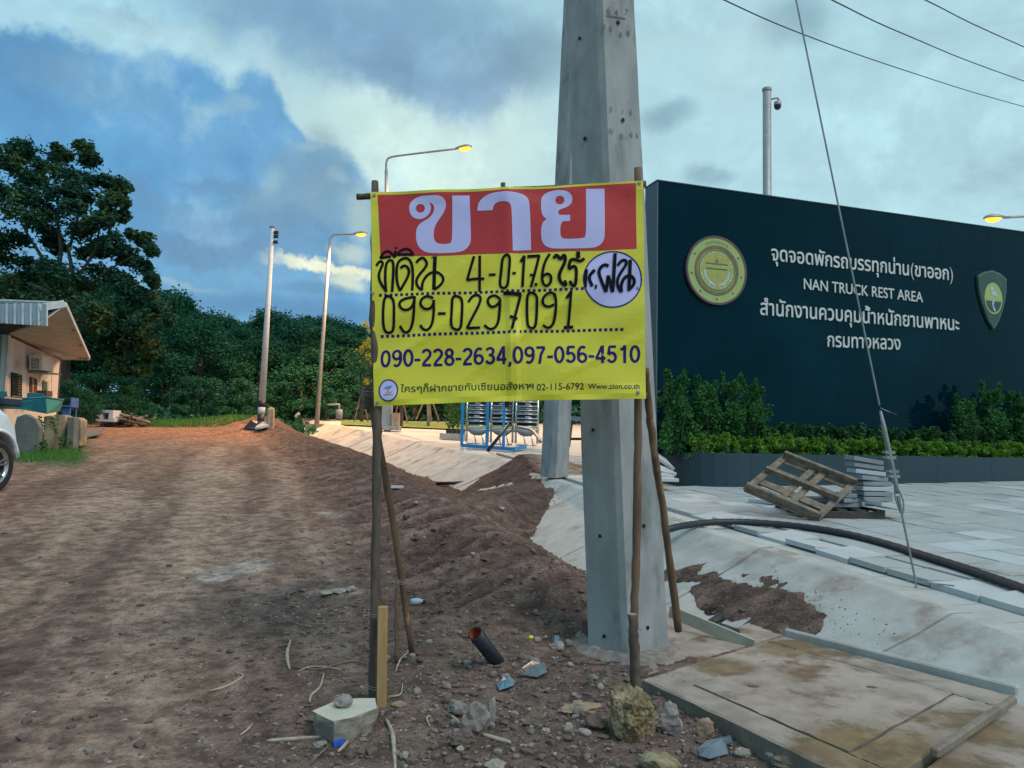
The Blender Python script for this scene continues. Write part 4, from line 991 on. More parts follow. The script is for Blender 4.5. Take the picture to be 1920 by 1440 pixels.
# ------------------------------------------------------------------ granite sign wall
W0 = Vector((2.36, 12.35, 0))          # left front foot of the wall
ZTOP = P(1232, 339, 12.35).z
def wpt(px, py, off=0.0):
    d = ray(px, py); o = Vector((0, 0, CAMZ)); t = (W0 + WN * off - o).dot(WN) / d.dot(WN); return o + d * t
def wst(px, py):
    p = wpt(px, py); return Vector(((p - W0).dot(WD), p.z))
def w3(s, z, off=0.0): return Vector((W0.x + WD.x * s + WN.x * off, W0.y + WD.y * s + WN.y * off, z))
def make_wall():
    root = thing('sign_wall', 'long dark polished granite wall sign with raised lettering and two round and shield emblems', 'sign wall', W0 + Vector((0, 0, Bz(12.3))))
    LEN = 9.6; TH = .42; zb = Bz(12) - .1
    c = [w3(0, zb, -.03), w3(0, zb, -TH), w3(LEN, zb + .1, -TH), w3(LEN, zb + .1, -.03)]
    mb = MB(); mb.hexa([c[1], c[2], c[3], c[0]][::-1] + [Vector((p.x, p.y, ZTOP - .02)) for p in [c[1], c[2], c[3], c[0]][::-1]])
    mb.build('core', m_gside, root)
    MB().hexa([w3(-.02, zb, -TH), w3(-.02, zb, .0), w3(-.003, zb, .0), w3(-.003, zb, -TH)] + [w3(-.02, ZTOP, -TH), w3(-.02, ZTOP, .0), w3(-.003, ZTOP, .0), w3(-.003, ZTOP, -TH)]).build('end_panel', m_gside, root)
    q = random.Random(2); nx = 8; nz = 6; w = LEN / nx; z0 = .62; h = (ZTOP - z0) / nz
    for i in range(nx):
        for j in range(nz):
            a, b = i * w + .0012, (i + 1) * w - .0012; lo, hi = z0 + j * h + .0012, z0 + (j + 1) * h - .0012
            f = [q.uniform(-.0012, .0012) for _ in range(4)]
            MB().hexa([w3(a, lo, -.029), w3(a, lo, 0 + f[0]), w3(b, lo, 0 + f[1]), w3(b, lo, -.029), w3(a, hi, -.029), w3(a, hi, 0 + f[2]), w3(b, hi, 0 + f[3]), w3(b, hi, -.029)]).build('stone_panel', m_granite, root)
    MB().hexa([w3(-.03, ZTOP, -TH - .02), w3(-.03, ZTOP, .012), w3(LEN, ZTOP, .012), w3(LEN, ZTOP, -TH - .02)] + [w3(-.03, ZTOP + .018, -TH - .02), w3(-.03, ZTOP + .018, .012), w3(LEN, ZTOP + .018, .012), w3(LEN, ZTOP + .018, -TH - .02)]).build('coping', m_granite_l, root)
    # raised letters, each one a part
    def line(txt, pl, pr, off=0.012, depth=.022, hs=1.0, cap=None):
        ps = font_polys(txt, off); x0 = min(p.x for s in ps for p in s); x1 = max(p.x for s in ps for p in s)
        a = wst(*pl); b = wst(*pr); sc = (b.x - a.x) / (x1 - x0)
        # cluster outlines that overlap in x
        it = sorted(((min(p.x for p in s), max(p.x for p in s), s) for s in ps), key=lambda t: t[0]); gr = []
        for lo, hi, s in it:
            if gr and lo < gr[-1][1] - .02 * (gr[-1][1] - gr[-1][0]): gr[-1][1] = max(gr[-1][1], hi); gr[-1][2].append(s)
            else: gr.append([lo, hi, [s]])
        for lo, hi, g in gr:
            v, f = fill(g); mb = MB(); n = len(v)
            def pt(p, o): t = (p.x - x0) / (x1 - x0); return w3(a.x + (b.x - a.x) * t, a.y + (b.y - a.y) * t + p.y * sc * hs, o)
            cnt = {}
            for t in f:
                for e in range(3): k = tuple(sorted((t[e], t[(e + 1) % 3]))); cnt[k] = cnt.get(k, 0) + 1
            vs = [pt(p, depth) for p in v] + [pt(p, .0015) for p in v]
            fs = [tuple(t) for t in f] + [(t[2] + n, t[1] + n, t[0] + n) for t in f] + [(x, y, y + n, x + n) for (x, y), k in cnt.items() if k == 1]
            mb.add(vs, fs); mb.build('letter', m_letter, root)
    line('จุดจอดพักรถบรรทุกน่าน(ขาออก)', (1445, 488), (1785, 526), .012, hs=1.15)
    line('NAN TRUCK REST AREA', (1506, 542), (1729, 567), .008, hs=1.12)
    line('สำนักงานควบคุมน้ำหนักยานพาหนะ', (1424, 590), (1797, 620), .012, hs=1.15)
    line('กรมทางหลวง', (1550, 650), (1687, 656), .012, hs=1.15)
    # round emblem
    ce = wst(1341, 508); rz = (wst(1341, 444).y - wst(1341, 573).y) / 2
    def dsk(name, r0, r1, o0, o1, m, n=48):
        mb = MB(); vs = []; fs = []
        for r, o in ((r1, o0), (r1, o1), (r0, o1)) if r0 > 0 else ((r1, o0), (r1, o1)):
            vs += [w3(ce.x + math.cos(k * 2 * math.pi / n) * r * rz, ce.y + math.sin(k * 2 * math.pi / n) * r * rz, o) for k in range(n)]
        m_ = 3 if r0 > 0 else 2
        for i in range(m_ - 1): fs += [(i * n + k, i * n + (k + 1) % n, (i + 1) * n + (k + 1) % n, (i + 1) * n + k) for k in range(n)]
        if r0 <= 0: fs.append(tuple(range(n, 2 * n)))
        mb.add(vs, fs); return mb.build(name, m, root)
    dsk('emblem_rim', .94, 1, .001, .055, m_purple); dsk('emblem_field', 0, .945, .001, .048, m_gold); dsk('emblem_ring', .63, .72, .03, .058, m_brown)
    dsk('emblem_ring', .57, .585, .03, .056, m_dgreen); dsk('emblem_centre', 0, .60, .03, .052, m_goldd)
    def flat(name, polys, o, m, sc=rz, c=None):
        c = c or ce; v, f = fill(orient([[Vector(p) for p in q] for q in polys])); mb = MB(); mb.add([w3(c.x + p.x * sc, c.y + p.y * sc, o) for p in v], f); return mb.build(name, m, root)
    for k in range(7):
        a = R(270 + (k - 3) * 40 + (0)); x, y = math.cos(a) * .83, math.sin(a) * .83
        flat('emblem_star', [[(x + (.055 if i % 2 == 0 else .018) * math.cos(i * math.pi / 4), y + (.055 if i % 2 == 0 else .018) * math.sin(i * math.pi / 4)) for i in range(8)]], .0495, m_dgreen)
    for k in range(24):
        a = 2 * math.pi * k / 24; u = .62 ; b = .075
        flat('emblem_inlay', [[(math.cos(a - b) * .545, math.sin(a - b) * .545), (math.cos(a + b) * .545, math.sin(a + b) * .545), (math.cos(a + b) * .50, math.sin(a + b) * .50), (math.cos(a - b) * .50, math.sin(a - b) * .50)]], .054, m_white2 if k % 3 else m_gold)
    flat('emblem_bar', [[(-.36, .16), (.36, .16), (.36, .20), (-.36, .20)]], .054, m_mgreen); flat('emblem_bar', [[(-.34, .02), (.34, .02), (.34, .05), (-.34, .05)]], .054, m_dgreen)
    flat('emblem_bar', [[(-.34, .06), (-.14, .06), (-.14, .15), (-.34, .15)]], .054, m_gold); flat('emblem_bar', [[(.14, .06), (.34, .06), (.34, .15), (.14, .15)]], .054, m_gold)
    flat('emblem_finial', [[(-.05, .22), (.05, .22), (.04, .28), (.015, .30), (0, .37), (-.015, .30), (-.04, .28)]], .054, m_brown)
    for s in (-1, 1):
        flat('emblem_garland', [[(s * .44, -.02), (s * .37, -.02), (s * .33, -.2), (s * .2, -.34), (s * .03, -.42), (s * .03, -.46), (s * .24, -.40), (s * .39, -.24)]], .054, m_white2)
    flat('emblem_chevron', [[(-.13, -.2), (-.05, -.02), (.05, -.02), (.13, -.2), (.1, -.2), (.03, -.06), (-.03, -.06), (-.1, -.2)]], .054, m_gold)
    # ring lettering
    ps = font_polys('กรมทางหลวง', .012); x0 = min(p.x for q_ in ps for p in q_); x1 = max(p.x for q_ in ps for p in q_); v, f = fill(ps); mb = MB()
    def cur(p): t = (p.x - x0) / (x1 - x0) - .5; a = math.pi / 2 - t * .95; r = .77 + p.y * .14; return w3(ce.x + math.cos(a) * r * rz, ce.y + math.sin(a) * r * rz, .0495)
    mb.add([cur(p) for p in v], f); mb.build('emblem_lettering', m_brown, root)
    # shield emblem
    cs = wst(1858, 562); sh = (wst(1858, 508).y - wst(1858, 619).y) / 2
    out = [(-.62, .74), (-.35, .90), (0, .98), (.35, .90), (.62, .74), (.60, .35), (.52, -.02), (.40, -.36), (.22, -.72), (0, -1.0), (-.22, -.72), (-.40, -.36), (-.52, -.02), (-.60, .35)]
    def sh_(k): return [(x * k, y * k) for x, y in out]
    def thick(name, poly, o0, o1, m):
        mb = MB(); P_ = [w3(cs.x + x * sh, cs.y + y * sh, o0) for x, y in poly]; mb.prism(P_, WN * (o1 - o0)); mb.build(name, m, root)
    thick('shield_edge', sh_(1), .001, .05, m_mgreen); thick('shield_field', sh_(.94), .02, .053, m_dgreen)
    cc = lambda r, rx=.78, y0=.03: [(math.cos(k * .1963) * r * rx, y0 + math.sin(k * .1963) * r) for k in range(32)]
    thick('shield_disc', cc(.53, .74), .03, .056, m_gold); thick('shield_disc', cc(.48, .74), .03, .0575, m_gold)
    half = [(x, y) for x, y in cc(.47, .74) if y < .03]; half = half
    flat('shield_half', [half], .0592, m_dgreen, sh, cs)
    flat('shield_figure', [[(-.04, .02), (.03, .02), (.02, -.12), (-.02, -.2), (.05, -.32), (.08, -.42), (.0, -.38), (-.06, -.24), (-.07, -.14)]], .0606, m_white2, sh, cs)
    flat('shield_figure', [[(-.1, .14), (-.02, .12), (.09, .14), (.13, .06), (.16, .16), (.1, .26), (0, .29), (-.1, .24)]], .0606, m_white2, sh, cs)
    flat('shield_figure', [[(-.12, .32), (-.04, .30), (.02, .36), (-.03, .43), (-.1, .41)]], .0606, m_white2, sh, cs)
    for txt, r, mid, span, up in (('กรมทางหลวง DEPARTMENT', .68, math.pi / 2, 1.9, 1), ('HIGHWAYS', .66, -math.pi / 2, .75, -1)):
        ps = font_polys(txt, .015); x0 = min(p.x for q_ in ps for p in q_); x1 = max(p.x for q_ in ps for p in q_); v, f = fill(ps); mb = MB()
        def cur(p): t = (p.x - x0) / (x1 - x0) - .5; a = mid - up * t * span; rr = r + up * (p.y * .10 - .03); return w3(cs.x + math.cos(a) * rr * .82 * sh, cs.y + (.03 + math.sin(a) * rr) * sh, .0545)
        mb.add([cur(p) for p in v], f); mb.build('shield_lettering', m_mgreen, root)
    return root
make_wall()
# planter trough in front of the wall
PL0 = G(1312, 915); PL0 = Vector((PL0.x, PL0.y, 0))
def make_planter():
    root = thing('planter', 'low dark granite planter trough with a rounded corner at the foot of the sign wall', 'planter', Vector((PL0.x, PL0.y, Bz(PL0.y))))
    zt = P(1330, 849, PL0.y).z
    pts = []
    p = Vector((PL0.x, PL0.y)); d = Vector((WD.x, WD.y)); nrm = Vector((-WD.y, WD.x))
    back = (W0 - PL0).dot(Vector((-WD.y, WD.x, 0))) - .03
    # rounded corner curve going back along the left end
    poly = [p + d * 9.3, p + d * .7]
    for k in range(1, 9):
        a = math.pi / 2 * k / 8; poly.append(p + d * (.7 - .7 * math.sin(a)) + nrm * (.45 * (1 - math.cos(a))))
    poly.append(p + nrm * (back))
    L = [0]
    for a, b in zip(poly, poly[1:]): L.append(L[-1] + (b - a).length)
    def at(s):
        i = max(j for j in range(len(L) - 1) if L[j] <= min(s, L[-1] - 1e-4)); return poly[i].lerp(poly[i + 1], (s - L[i]) / (L[i + 1] - L[i]))
    cen = p + d * 4 + nrm * .5
    def wallpanel(s0, s1):
        mb = MB(); n = 6; o = []
        for i in range(n + 1):
            s = s0 + (s1 - s0) * i / n; q = at(s); t = (at(min(s + .02, L[-1])) - at(max(s - .02, 0))).normalized(); nn = Vector((-t.y, t.x)); 
            if (cen - q).dot(nn) < 0: nn = -nn
            o.append((q, q + nn * .11))
        vs = []
        for a, b in o: vs += [Vector((a.x, a.y, Bz(a.y) - .06)), Vector((a.x, a.y, zt)), Vector((b.x, b.y, zt)), Vector((b.x, b.y, Bz(a.y) - .06))]
        fs = []
        for i in range(n):
            for j in range(4): fs.append((i * 4 + j, i * 4 + (j + 1) % 4, (i + 1) * 4 + (j + 1) % 4, (i + 1) * 4 + j))
        fs += [(0, 1, 2, 3), (n * 4 + 3, n * 4 + 2, n * 4 + 1, n * 4)]
        mb.add(vs, fs); mb.build('granite_side', m_granite_l, root)
    s = 0; 
    while s < L[-1] - .1: wallpanel(s + .002, min(s + 1.2, L[-1]) - .002); s += 1.2
    q = [p + d * 9.2 + nrm * .1, p + d * .75 + nrm * .1, p + d * .25 + nrm * .25, p + d * .1 + nrm * .5, p + d * .1 + nrm * back, p + d * 9.2 + nrm * (back - 0)]
    mb = MB(); mb.prism([Vector((v.x, v.y, zt - .22)) for v in q], (0, 0, .14)); mb.build('soil', m_rock_b, root)
    return zt, back
PZT, PBACK = make_planter()

# ------------------------------------------------------------------ foliage
def leaves(mb, blobs, n, size, q, shell=.55, asp=.5, droop=.0, flat=1.0):
    for c, r in blobs:
        c = Vector(c); rr = r if hasattr(r, '__len__') else (r, r, r)
        for _ in range(int(n * (rr[0] * rr[2]) / (.5 * .5)) if n > 0 else -n):
            d = Vector((q.gauss(0, 1), q.gauss(0, 1), q.gauss(0, 1))).normalized(); k = shell + (1 - shell) * q.random() ** .6
            k *= 1 + .18 * max(-1.2, min(1.0, q.gauss(0, 1)))
            p = c + Vector((d.x * rr[0], d.y * rr[1], d.z * rr[2])) * k
            a = Vector((q.uniform(-1, 1), q.uniform(-1, 1), q.uniform(-.6, .6) - droop)).normalized(); s = size * q.uniform(.6, 1.3)
            b = a.cross(Vector((q.uniform(-1, 1), q.uniform(-1, 1), q.uniform(-1, 1)))).normalized() * s * asp
            a = a * s; h = a.cross(b).normalized() * s * .12
            mb.add([p - a * .5, p + b * .5 + h, p + a * .5, p - b * .5 + h], [(0, 1, 2), (0, 2, 3)])
    return mb
def fast_mesh(name, mb, m):
    me = bpy.data.meshes.new(name); me.from_pydata(mb.v, [], mb.f); me.materials.append(m); return me
def limb(mb, a, b, r0, r1, q, k=5, wob=.06):
    pts = []; a = Vector(a); b = Vector(b); L = (b - a).length
    for i in range(k + 1):
        t = i / k; pts.append(a.lerp(b, t) + (Vector((q.uniform(-1, 1), q.uniform(-1, 1), q.uniform(-.3, .3))) * wob * L if 0 < i < k else Vector((0, 0, 0))))
    mb.tube(pts, [r0 + (r1 - r0) * i / k for i in range(k + 1)], 6)
def big_tree():
    q = random.Random(21); Y = 29.0
    lump = [(10, 300, 34), (45, 280, 30), (70, 330, 42), (110, 292, 26), (115, 345, 45), (160, 280, 22), (165, 300, 24), (150, 350, 40), (200, 340, 24), (228, 348, 20), (205, 375, 24), (232, 378, 14), (240, 352, 9), (20, 380, 55), (-30, 340, 50), (80, 400, 50), (140, 410, 42), (190, 415, 34), (232, 405, 16), (20, 450, 34), (100, 455, 28), (170, 460, 36), (215, 455, 26), (250, 440, 14), (272, 450, 18), (285, 470, 14), (240, 480, 26), (265, 500, 20), (285, 520, 14),
            (60, 510, 40), (120, 510, 50), (180, 520, 52), (235, 545, 40), (270, 560, 26), (290, 535, 10), (30, 550, 45), (100, 570, 55), (160, 590, 55), (220, 610, 45), (270, 610, 35), (300, 580, 24), (318, 600, 14), (200, 655, 34), (240, 650, 34), (280, 650, 28), (300, 668, 16), (215, 690, 22), (265, 695, 16), (150, 640, 40), (-20, 470, 50), (-40, 560, 60)]
    s = Y / FPX; bl = []
    for px, py, r in lump:
        yy = Y + q.uniform(-1, 1) * 1.3 * (1 - abs(px - 130) / 260); bl.append((P(px, py, yy), (r * s * 1.0, r * s * 1.2, r * s * .85)))
    base = P(118, 780, Y); base.z = Tz(base.x, base.y)
    root = thing('broadleaf_tree', 'tallest broadleaf tree with a dark ragged crown rising behind the white house', 'tree', base)
    sub = []
    for c, r in bl:
        for k in range(5): 
            d = Vector((q.gauss(0, 1), q.gauss(0, 1), q.gauss(0, 1))).normalized(); sub.append((c + Vector((d.x * r[0], d.y * r[1], d.z * r[2])) * .62, tuple(v * .42 for v in r)))
    mb = MB(); leaves(mb, sub, -240, .175, q, .2, .6); leaves(mb, bl, -230, .175, q, .2, .6)
    mb.build('crown', m_leaf, root, recalc=False)
    mb = MB(); top = P(118, 600, Y); fork = P(122, 560, Y)
    limb(mb, base - Vector((0, 0, .2)), fork, .26, .17, q, 6, .02)
    for px, py, r in ((100, 330, .09), (160, 340, .08), (30, 400, .09), (215, 400, .07), (250, 480, .07), (60, 480, .09), (-20, 500, .08), (230, 600, .07), (280, 620, .06), (110, 470, .1)):
        limb(mb, fork if py < 560 else top, P(px, py, Y + q.uniform(-.5, .5)), r * 1.3, .02, q, 5, .05)
    mb.build('trunk', m_trunk, root, True)
big_tree()
def tree_meshes(seed, h, w, size, leafm, nl=42):
    q = random.Random(seed); bl = []
    for _ in range(46):
        t = q.random() ** .8; z = h * (.22 + .78 * t); rad = w * .5 * math.sin(math.pi * min(.96, max(.12, .18 + .78 * (z / h)))) ** .7
        a = q.uniform(0, 6.28); k = q.uniform(.3, 1.0); r = w * q.uniform(.09, .17)
        bl.append(((math.cos(a) * rad * k, math.sin(a) * rad * k, z), (r, r, r * .75)))
    mb = MB(); leaves(mb, bl, -nl, size, q, .25, .6); cr = fast_mesh('crown', mb, leafm)
    mb = MB(); limb(mb, (0, 0, -.3), (q.uniform(-.2, .2), q.uniform(-.2, .2), h * .8), w * .035, w * .01, q, 6, .02)
    for _ in range(5): a = q.uniform(0, 6.28); z = h * q.uniform(.25, .5); limb(mb, (0, 0, z), (math.cos(a) * w * .3, math.sin(a) * w * .3, z + h * .3), w * .016, w * .005, q, 4, .05)
    return cr, fast_mesh('trunk', mb, m_trunk)
TM = [tree_meshes(1, 7.5, 6.5, .20, m_leafd, 240), tree_meshes(2, 8.5, 6.0, .19, m_leafd, 240), tree_meshes(3, 6.5, 7.0, .21, m_leafd, 240), tree_meshes(4, 3.2, 3.6, .15, m_leafd, 120)]
def put_tree(x, y, v, s, rz, lab, name='background_tree', grp='trees of the wood behind the site', sz=None, z=None):
    z = Tz(x, y) if z is None else z; o = thing(name, lab, 'tree', (x, y, z), grp); cr, tr = TM[v]
    for me, nm in ((cr, 'crown'), (tr, 'trunk')): link(nm, me, o)
    o.scale = (s, s, sz or s); o.rotation_euler.z = rz; return o
def woods():
    q = random.Random(8)
    # front row: (px of stem, distance, top py)
    prof = [(-260, 500), (-100, 520), (150, 540), (300, 556), (350, 588), (400, 604), (450, 606), (490, 596), (540, 588), (580, 606), (640, 610), (700, 636), (760, 650), (900, 640), (1100, 640), (1400, 640), (1900, 600), (2300, 560)]
    def top(px): return float(np.interp(px, [a for a, b in prof], [b for a, b in prof]))
    n = 0
    for row, (y0, step) in enumerate(((40, 62), (48, 56), (58, 52))):
        px = -240 + row * 20
        while px < (2150 if row == 0 else 1150):
            y = y0 + q.uniform(-2.5, 2.5); p = P(px, 780, y); z = Tz(p.x, p.y); v = q.randrange(3); H = (7.5, 8.5, 6.5)[v]
            tz = P(px, top(px) + (q.uniform(-12, 14) if row else q.uniform(8, 60)), y).z; s = (tz - z) / H * 1.0
            if s > .25:
                wx = min(max(s, .75), 1.25)
                o = put_tree(p.x, p.y, v, wx, q.uniform(0, 6.28), 'dark green broadleaf tree in the %s of the wood behind the site' % ('front row', 'second row', 'back row')[row], grp='trees in the %s of the wood' % ('front row', 'second row', 'back row')[row], sz=s)
            px += step * q.uniform(.8, 1.2)
    for px, y, tp, w, lab in ((375, 33, 712, .75, 'rounded bush at the edge of the grass left of the white banded pole'), (455, 32, 716, .62, 'lighter round bush close beside the white banded pole'), (315, 37, 700, .9, 'spreading bush on the slope right of the tall tree'), (560, 37, 690, 1.0, 'dense bush between the banded pole and the slim lamp post'), (650, 38, 700, .9, 'dense bush right of the slim lamp post'),
                              (745, 39, 690, .9, 'dark bush seen under the lower left corner of the banner'), (860, 40, 690, .9, 'dark bush behind the potted plants under the banner'), (960, 41, 690, .9, 'dark bush behind the blue rack'), (510, 36, 720, .6, 'small dark bush right behind the banded pole'), (235, 31, 728, .6, 'low bush behind the wood pile'), (610, 36, 730, .6, 'small bush behind the standpipe')):
        p = P(px, 790, y); z = Tz(p.x, p.y); s = (P(px, tp, y).z - z) / 3.2; put_tree(p.x, p.y, 3, max(s, w), q.uniform(0, 6), lab, 'bush', 'bushes in front of the wood', sz=s)
    # green slope: creepers and undergrowth as one mass
    mb = MB()
    for _ in range(9000):
        y = q.uniform(30.5, 46); px = q.uniform(120, 1150); p = P(px, 790, y)
        if p.x > float(xc(y)) - .6: 
            if y < 36.5: continue
        z = Tz(p.x, p.y); s = q.uniform(.12, .34)
        a = Vector((q.uniform(-1, 1), q.uniform(-1, 1), q.uniform(.2, 1.3))).normalized() * s; b = a.cross(Vector((q.uniform(-1, 1), q.uniform(-1, 1), 0))).normalized() * s * .4
        c = Vector((p.x, p.y, z + q.uniform(0, .35) * min(1, (y - 30) / 4))); mb.add([c, c + a * .6 + b, c + a, c + a * .6 - b], [(0, 1, 2), (0, 2, 3)])
    o = link('undergrowth', fast_mesh('undergrowth', mb, m_leafd)); tag(o, 'tangled green undergrowth on the slope below the wood', 'undergrowth', kind='stuff')
    # mown verge strip beyond the paving and rough grass by the stone slabs
    mb = MB()
    def blade(x, y, h, z=None):
        z = Tz(x, y) if z is None else z; a = q.uniform(0, 6.28); w = h * .09; t = Vector((math.cos(a), math.sin(a), 0)) * w; b = Vector((q.uniform(-.5, .5), q.uniform(-.5, .5), 1)).normalized() * h
        c = Vector((x, y, z - .01)); mb.add([c - t, c + t, c + b], [(0, 1, 2)])
    for _ in range(9000):
        y = q.uniform(13.6, 21); px = q.uniform(-60, 172); x = (px - 960) / FPX * y
        if y > 14.2 + .3 * math.sin(px * .07) and px < 150 + 3.5 * (y - 14): blade(x, y, q.uniform(.04, .13))
    for _ in range(7000):
        y = q.uniform(27, 33); px = q.uniform(270, 470); p = P(px, 790, y); blade(p.x, p.y, q.uniform(.08, .22))
    o = link('grass', fast_mesh('grass', mb, m_grass)); tag(o, 'short green grass round the stone slabs and at the end of the track', 'grass', kind='stuff')
woods()

def shrub_mesh(name, seed, h, w, size, nl, m, stems=4, dens=26):
    q = random.Random(seed); bl = []; mb2 = MB()
    for k in range(dens):
        t = q.random(); z = h * (.12 + .85 * t); rad = w * .5 * (1 - .45 * t); a = q.uniform(0, 6.28); kk = q.uniform(.1, 1)
        r = w * q.uniform(.12, .22); bl.append(((math.cos(a) * rad * kk, math.sin(a) * rad * kk, z), (r, r, r)))
    for k in range(6): a = q.uniform(0, 6.28); bl.append(((math.cos(a) * w * .25, math.sin(a) * w * .25, h * q.uniform(.95, 1.12)), (w * .06, w * .06, h * .07)))
    mb = MB(); leaves(mb, bl, -nl, size, q, .1, .5)
    for k in range(stems): limb(mb2, (q.uniform(-.1, .1) * w, q.uniform(-.1, .1) * w, -.05), (q.uniform(-.35, .35) * w, q.uniform(-.35, .35) * w, h * q.uniform(.7, .95)), .010, .004, q, 4, .05)
    return fast_mesh('foliage', mb, m), fast_mesh('stem', mb2, m_trunk)
def put_shrub(ms, loc, lab, cat, name, grp=None, s=1.0, rz=0, sz=None):
    o = thing(name, lab, cat, loc, grp); link('foliage', ms[0], o); link('stem', ms[1], o); o.scale = (s, s, sz or s); o.rotation_euler.z = rz; return o
def planting():
    q = random.Random(4); sA = [shrub_mesh('s', 31 + i, 1.0, .74, .07, 70, m_leafb, 5, 44) for i in range(3)]
    hedge = [shrub_mesh('h', 41 + i, .32, .34, .055, 40, m_leafh, 2, 16) for i in range(3)]
    dark = [shrub_mesh('d', 51 + i, .50, .46, .075, 34, m_leafdk, 3, 18) for i in range(3)]
    def pp(px, back):
        "point in the trough: photo column px, back metres behind the planter front"
        p0 = Vector((PL0.x, PL0.y, 0)) + Vector((-WD.y, WD.x, 0)) * back; d = ray(px, 850)
        t = (p0).dot(WN) / Vector((d.x, d.y, 0)).dot(WN); return Vector((d.x * t, d.y * t, PZT - .10))
    for i, (px, top, w, lab) in enumerate(((1268, 706, 1.0, 'leafy green shrub at the left end of the planter, nearest the concrete pole'), (1325, 716, .95, 'bushy green shrub second from the left end of the planter'), (1372, 712, .85, 'upright green shrub third from the left in the planter'), (1412, 722, .85, 'loose green shrub at the right of the left cluster in the planter'),
                                           (1812, 748, .9, 'green shrub at the left of the cluster below the shield emblem'), (1862, 728, .95, 'tall green shrub directly below the shield emblem'), (1916, 744, 1.0, 'green shrub at the right edge of the picture in the planter'), (1965, 740, 1.0, 'green shrub just beyond the right edge of the picture'))):
        p = pp(px, .62 if px < 1500 else .7); h = P(px, top, p.y).z - p.z
        put_shrub(sA[i % 3], p, lab, 'shrub', 'planter_shrub', 'tall shrubs in the planter', w * .95, q.uniform(0, 6), h * .93)
    px = 1306
    while px < 1990:
        p = pp(px, .27 + q.uniform(-.03, .03)); put_shrub(hedge[q.randrange(3)], p, 'small bright yellow-green hedge plant in the front row of the planter', 'hedge plant', 'hedge_plant', 'bright hedge plants along the planter front', q.uniform(.9, 1.15), q.uniform(0, 6)); px += 24 * 11.5 / p.y
    px = 1440
    while px < 1990:
        p = pp(px, .55 + q.uniform(-.04, .04)); put_shrub(dark[q.randrange(3)], p, 'dark green border plant in the second row of the planter', 'border plant', 'border_plant', 'dark plants behind the bright hedge', q.uniform(.9, 1.1), q.uniform(0, 6)); px += 34
    # nursery plants in pots beyond the paving
    sp = [shrub_mesh('p', 61 + i, 1.0, .42, .085, 22, m_leafy, 2, 22) for i in range(2)]
    for i, (px, top) in enumerate(((843, 752), (851, 746), (858, 750), (866, 744), (849, 760))):
        y = 23.3 + .2 * i; p = P(px, 800, y); z = Bz(y); h = P(px, top - 14, y).z - z
        o = put_shrub(sp[i % 2], (p.x, p.y, z + .12), 'potted yellow-green sapling in the row beside the blue rack', 'potted plant', 'potted_plant', 'potted saplings beside the blue rack', .9, i * 1.3, h)
        mb = MB(); mb.lathe((0, 0, 0), [(.0, -.12 / h), (.10, -.12 / h), (.13, .10 / h), (.11, .10 / h), (.10, .06 / h), (0, .06 / h)], 12); me = fast_mesh('pot', mb, m_black); link('pot', me, o)
    # yellow flowering shrub behind the left post
    y = 15.5; b = P(706, 845, y); root = thing('flowering_shrub', 'thin shrub with yellow blossoms peeping out behind the left post of the banner', 'shrub', Vector((b.x, b.y, Tz(b.x, b.y))))
    mb = MB(); q2 = random.Random(77); tips = [(684, 608), (678, 655), (690, 640), (694, 618), (690, 668), (688, 716), (697, 650), (686, 648), (698, 680), (700, 700)]
    for a, c in tips: limb(mb, (b.x + q2.uniform(-.02, .02), y, Tz(b.x, b.y) - .02), P(a, c, y + q2.uniform(-.05, .05)), .012, .004, q2, 6, .01)
    mb.build('stem', m_trunk, root)
    mb = MB(); leaves(mb, [(P(a, c, y), (.065, .08, .075)) for a, c in tips[:9]], -34, .06, q2, .1, .8); mb.build('blossom', m_flower, root, recalc=False)
planting()

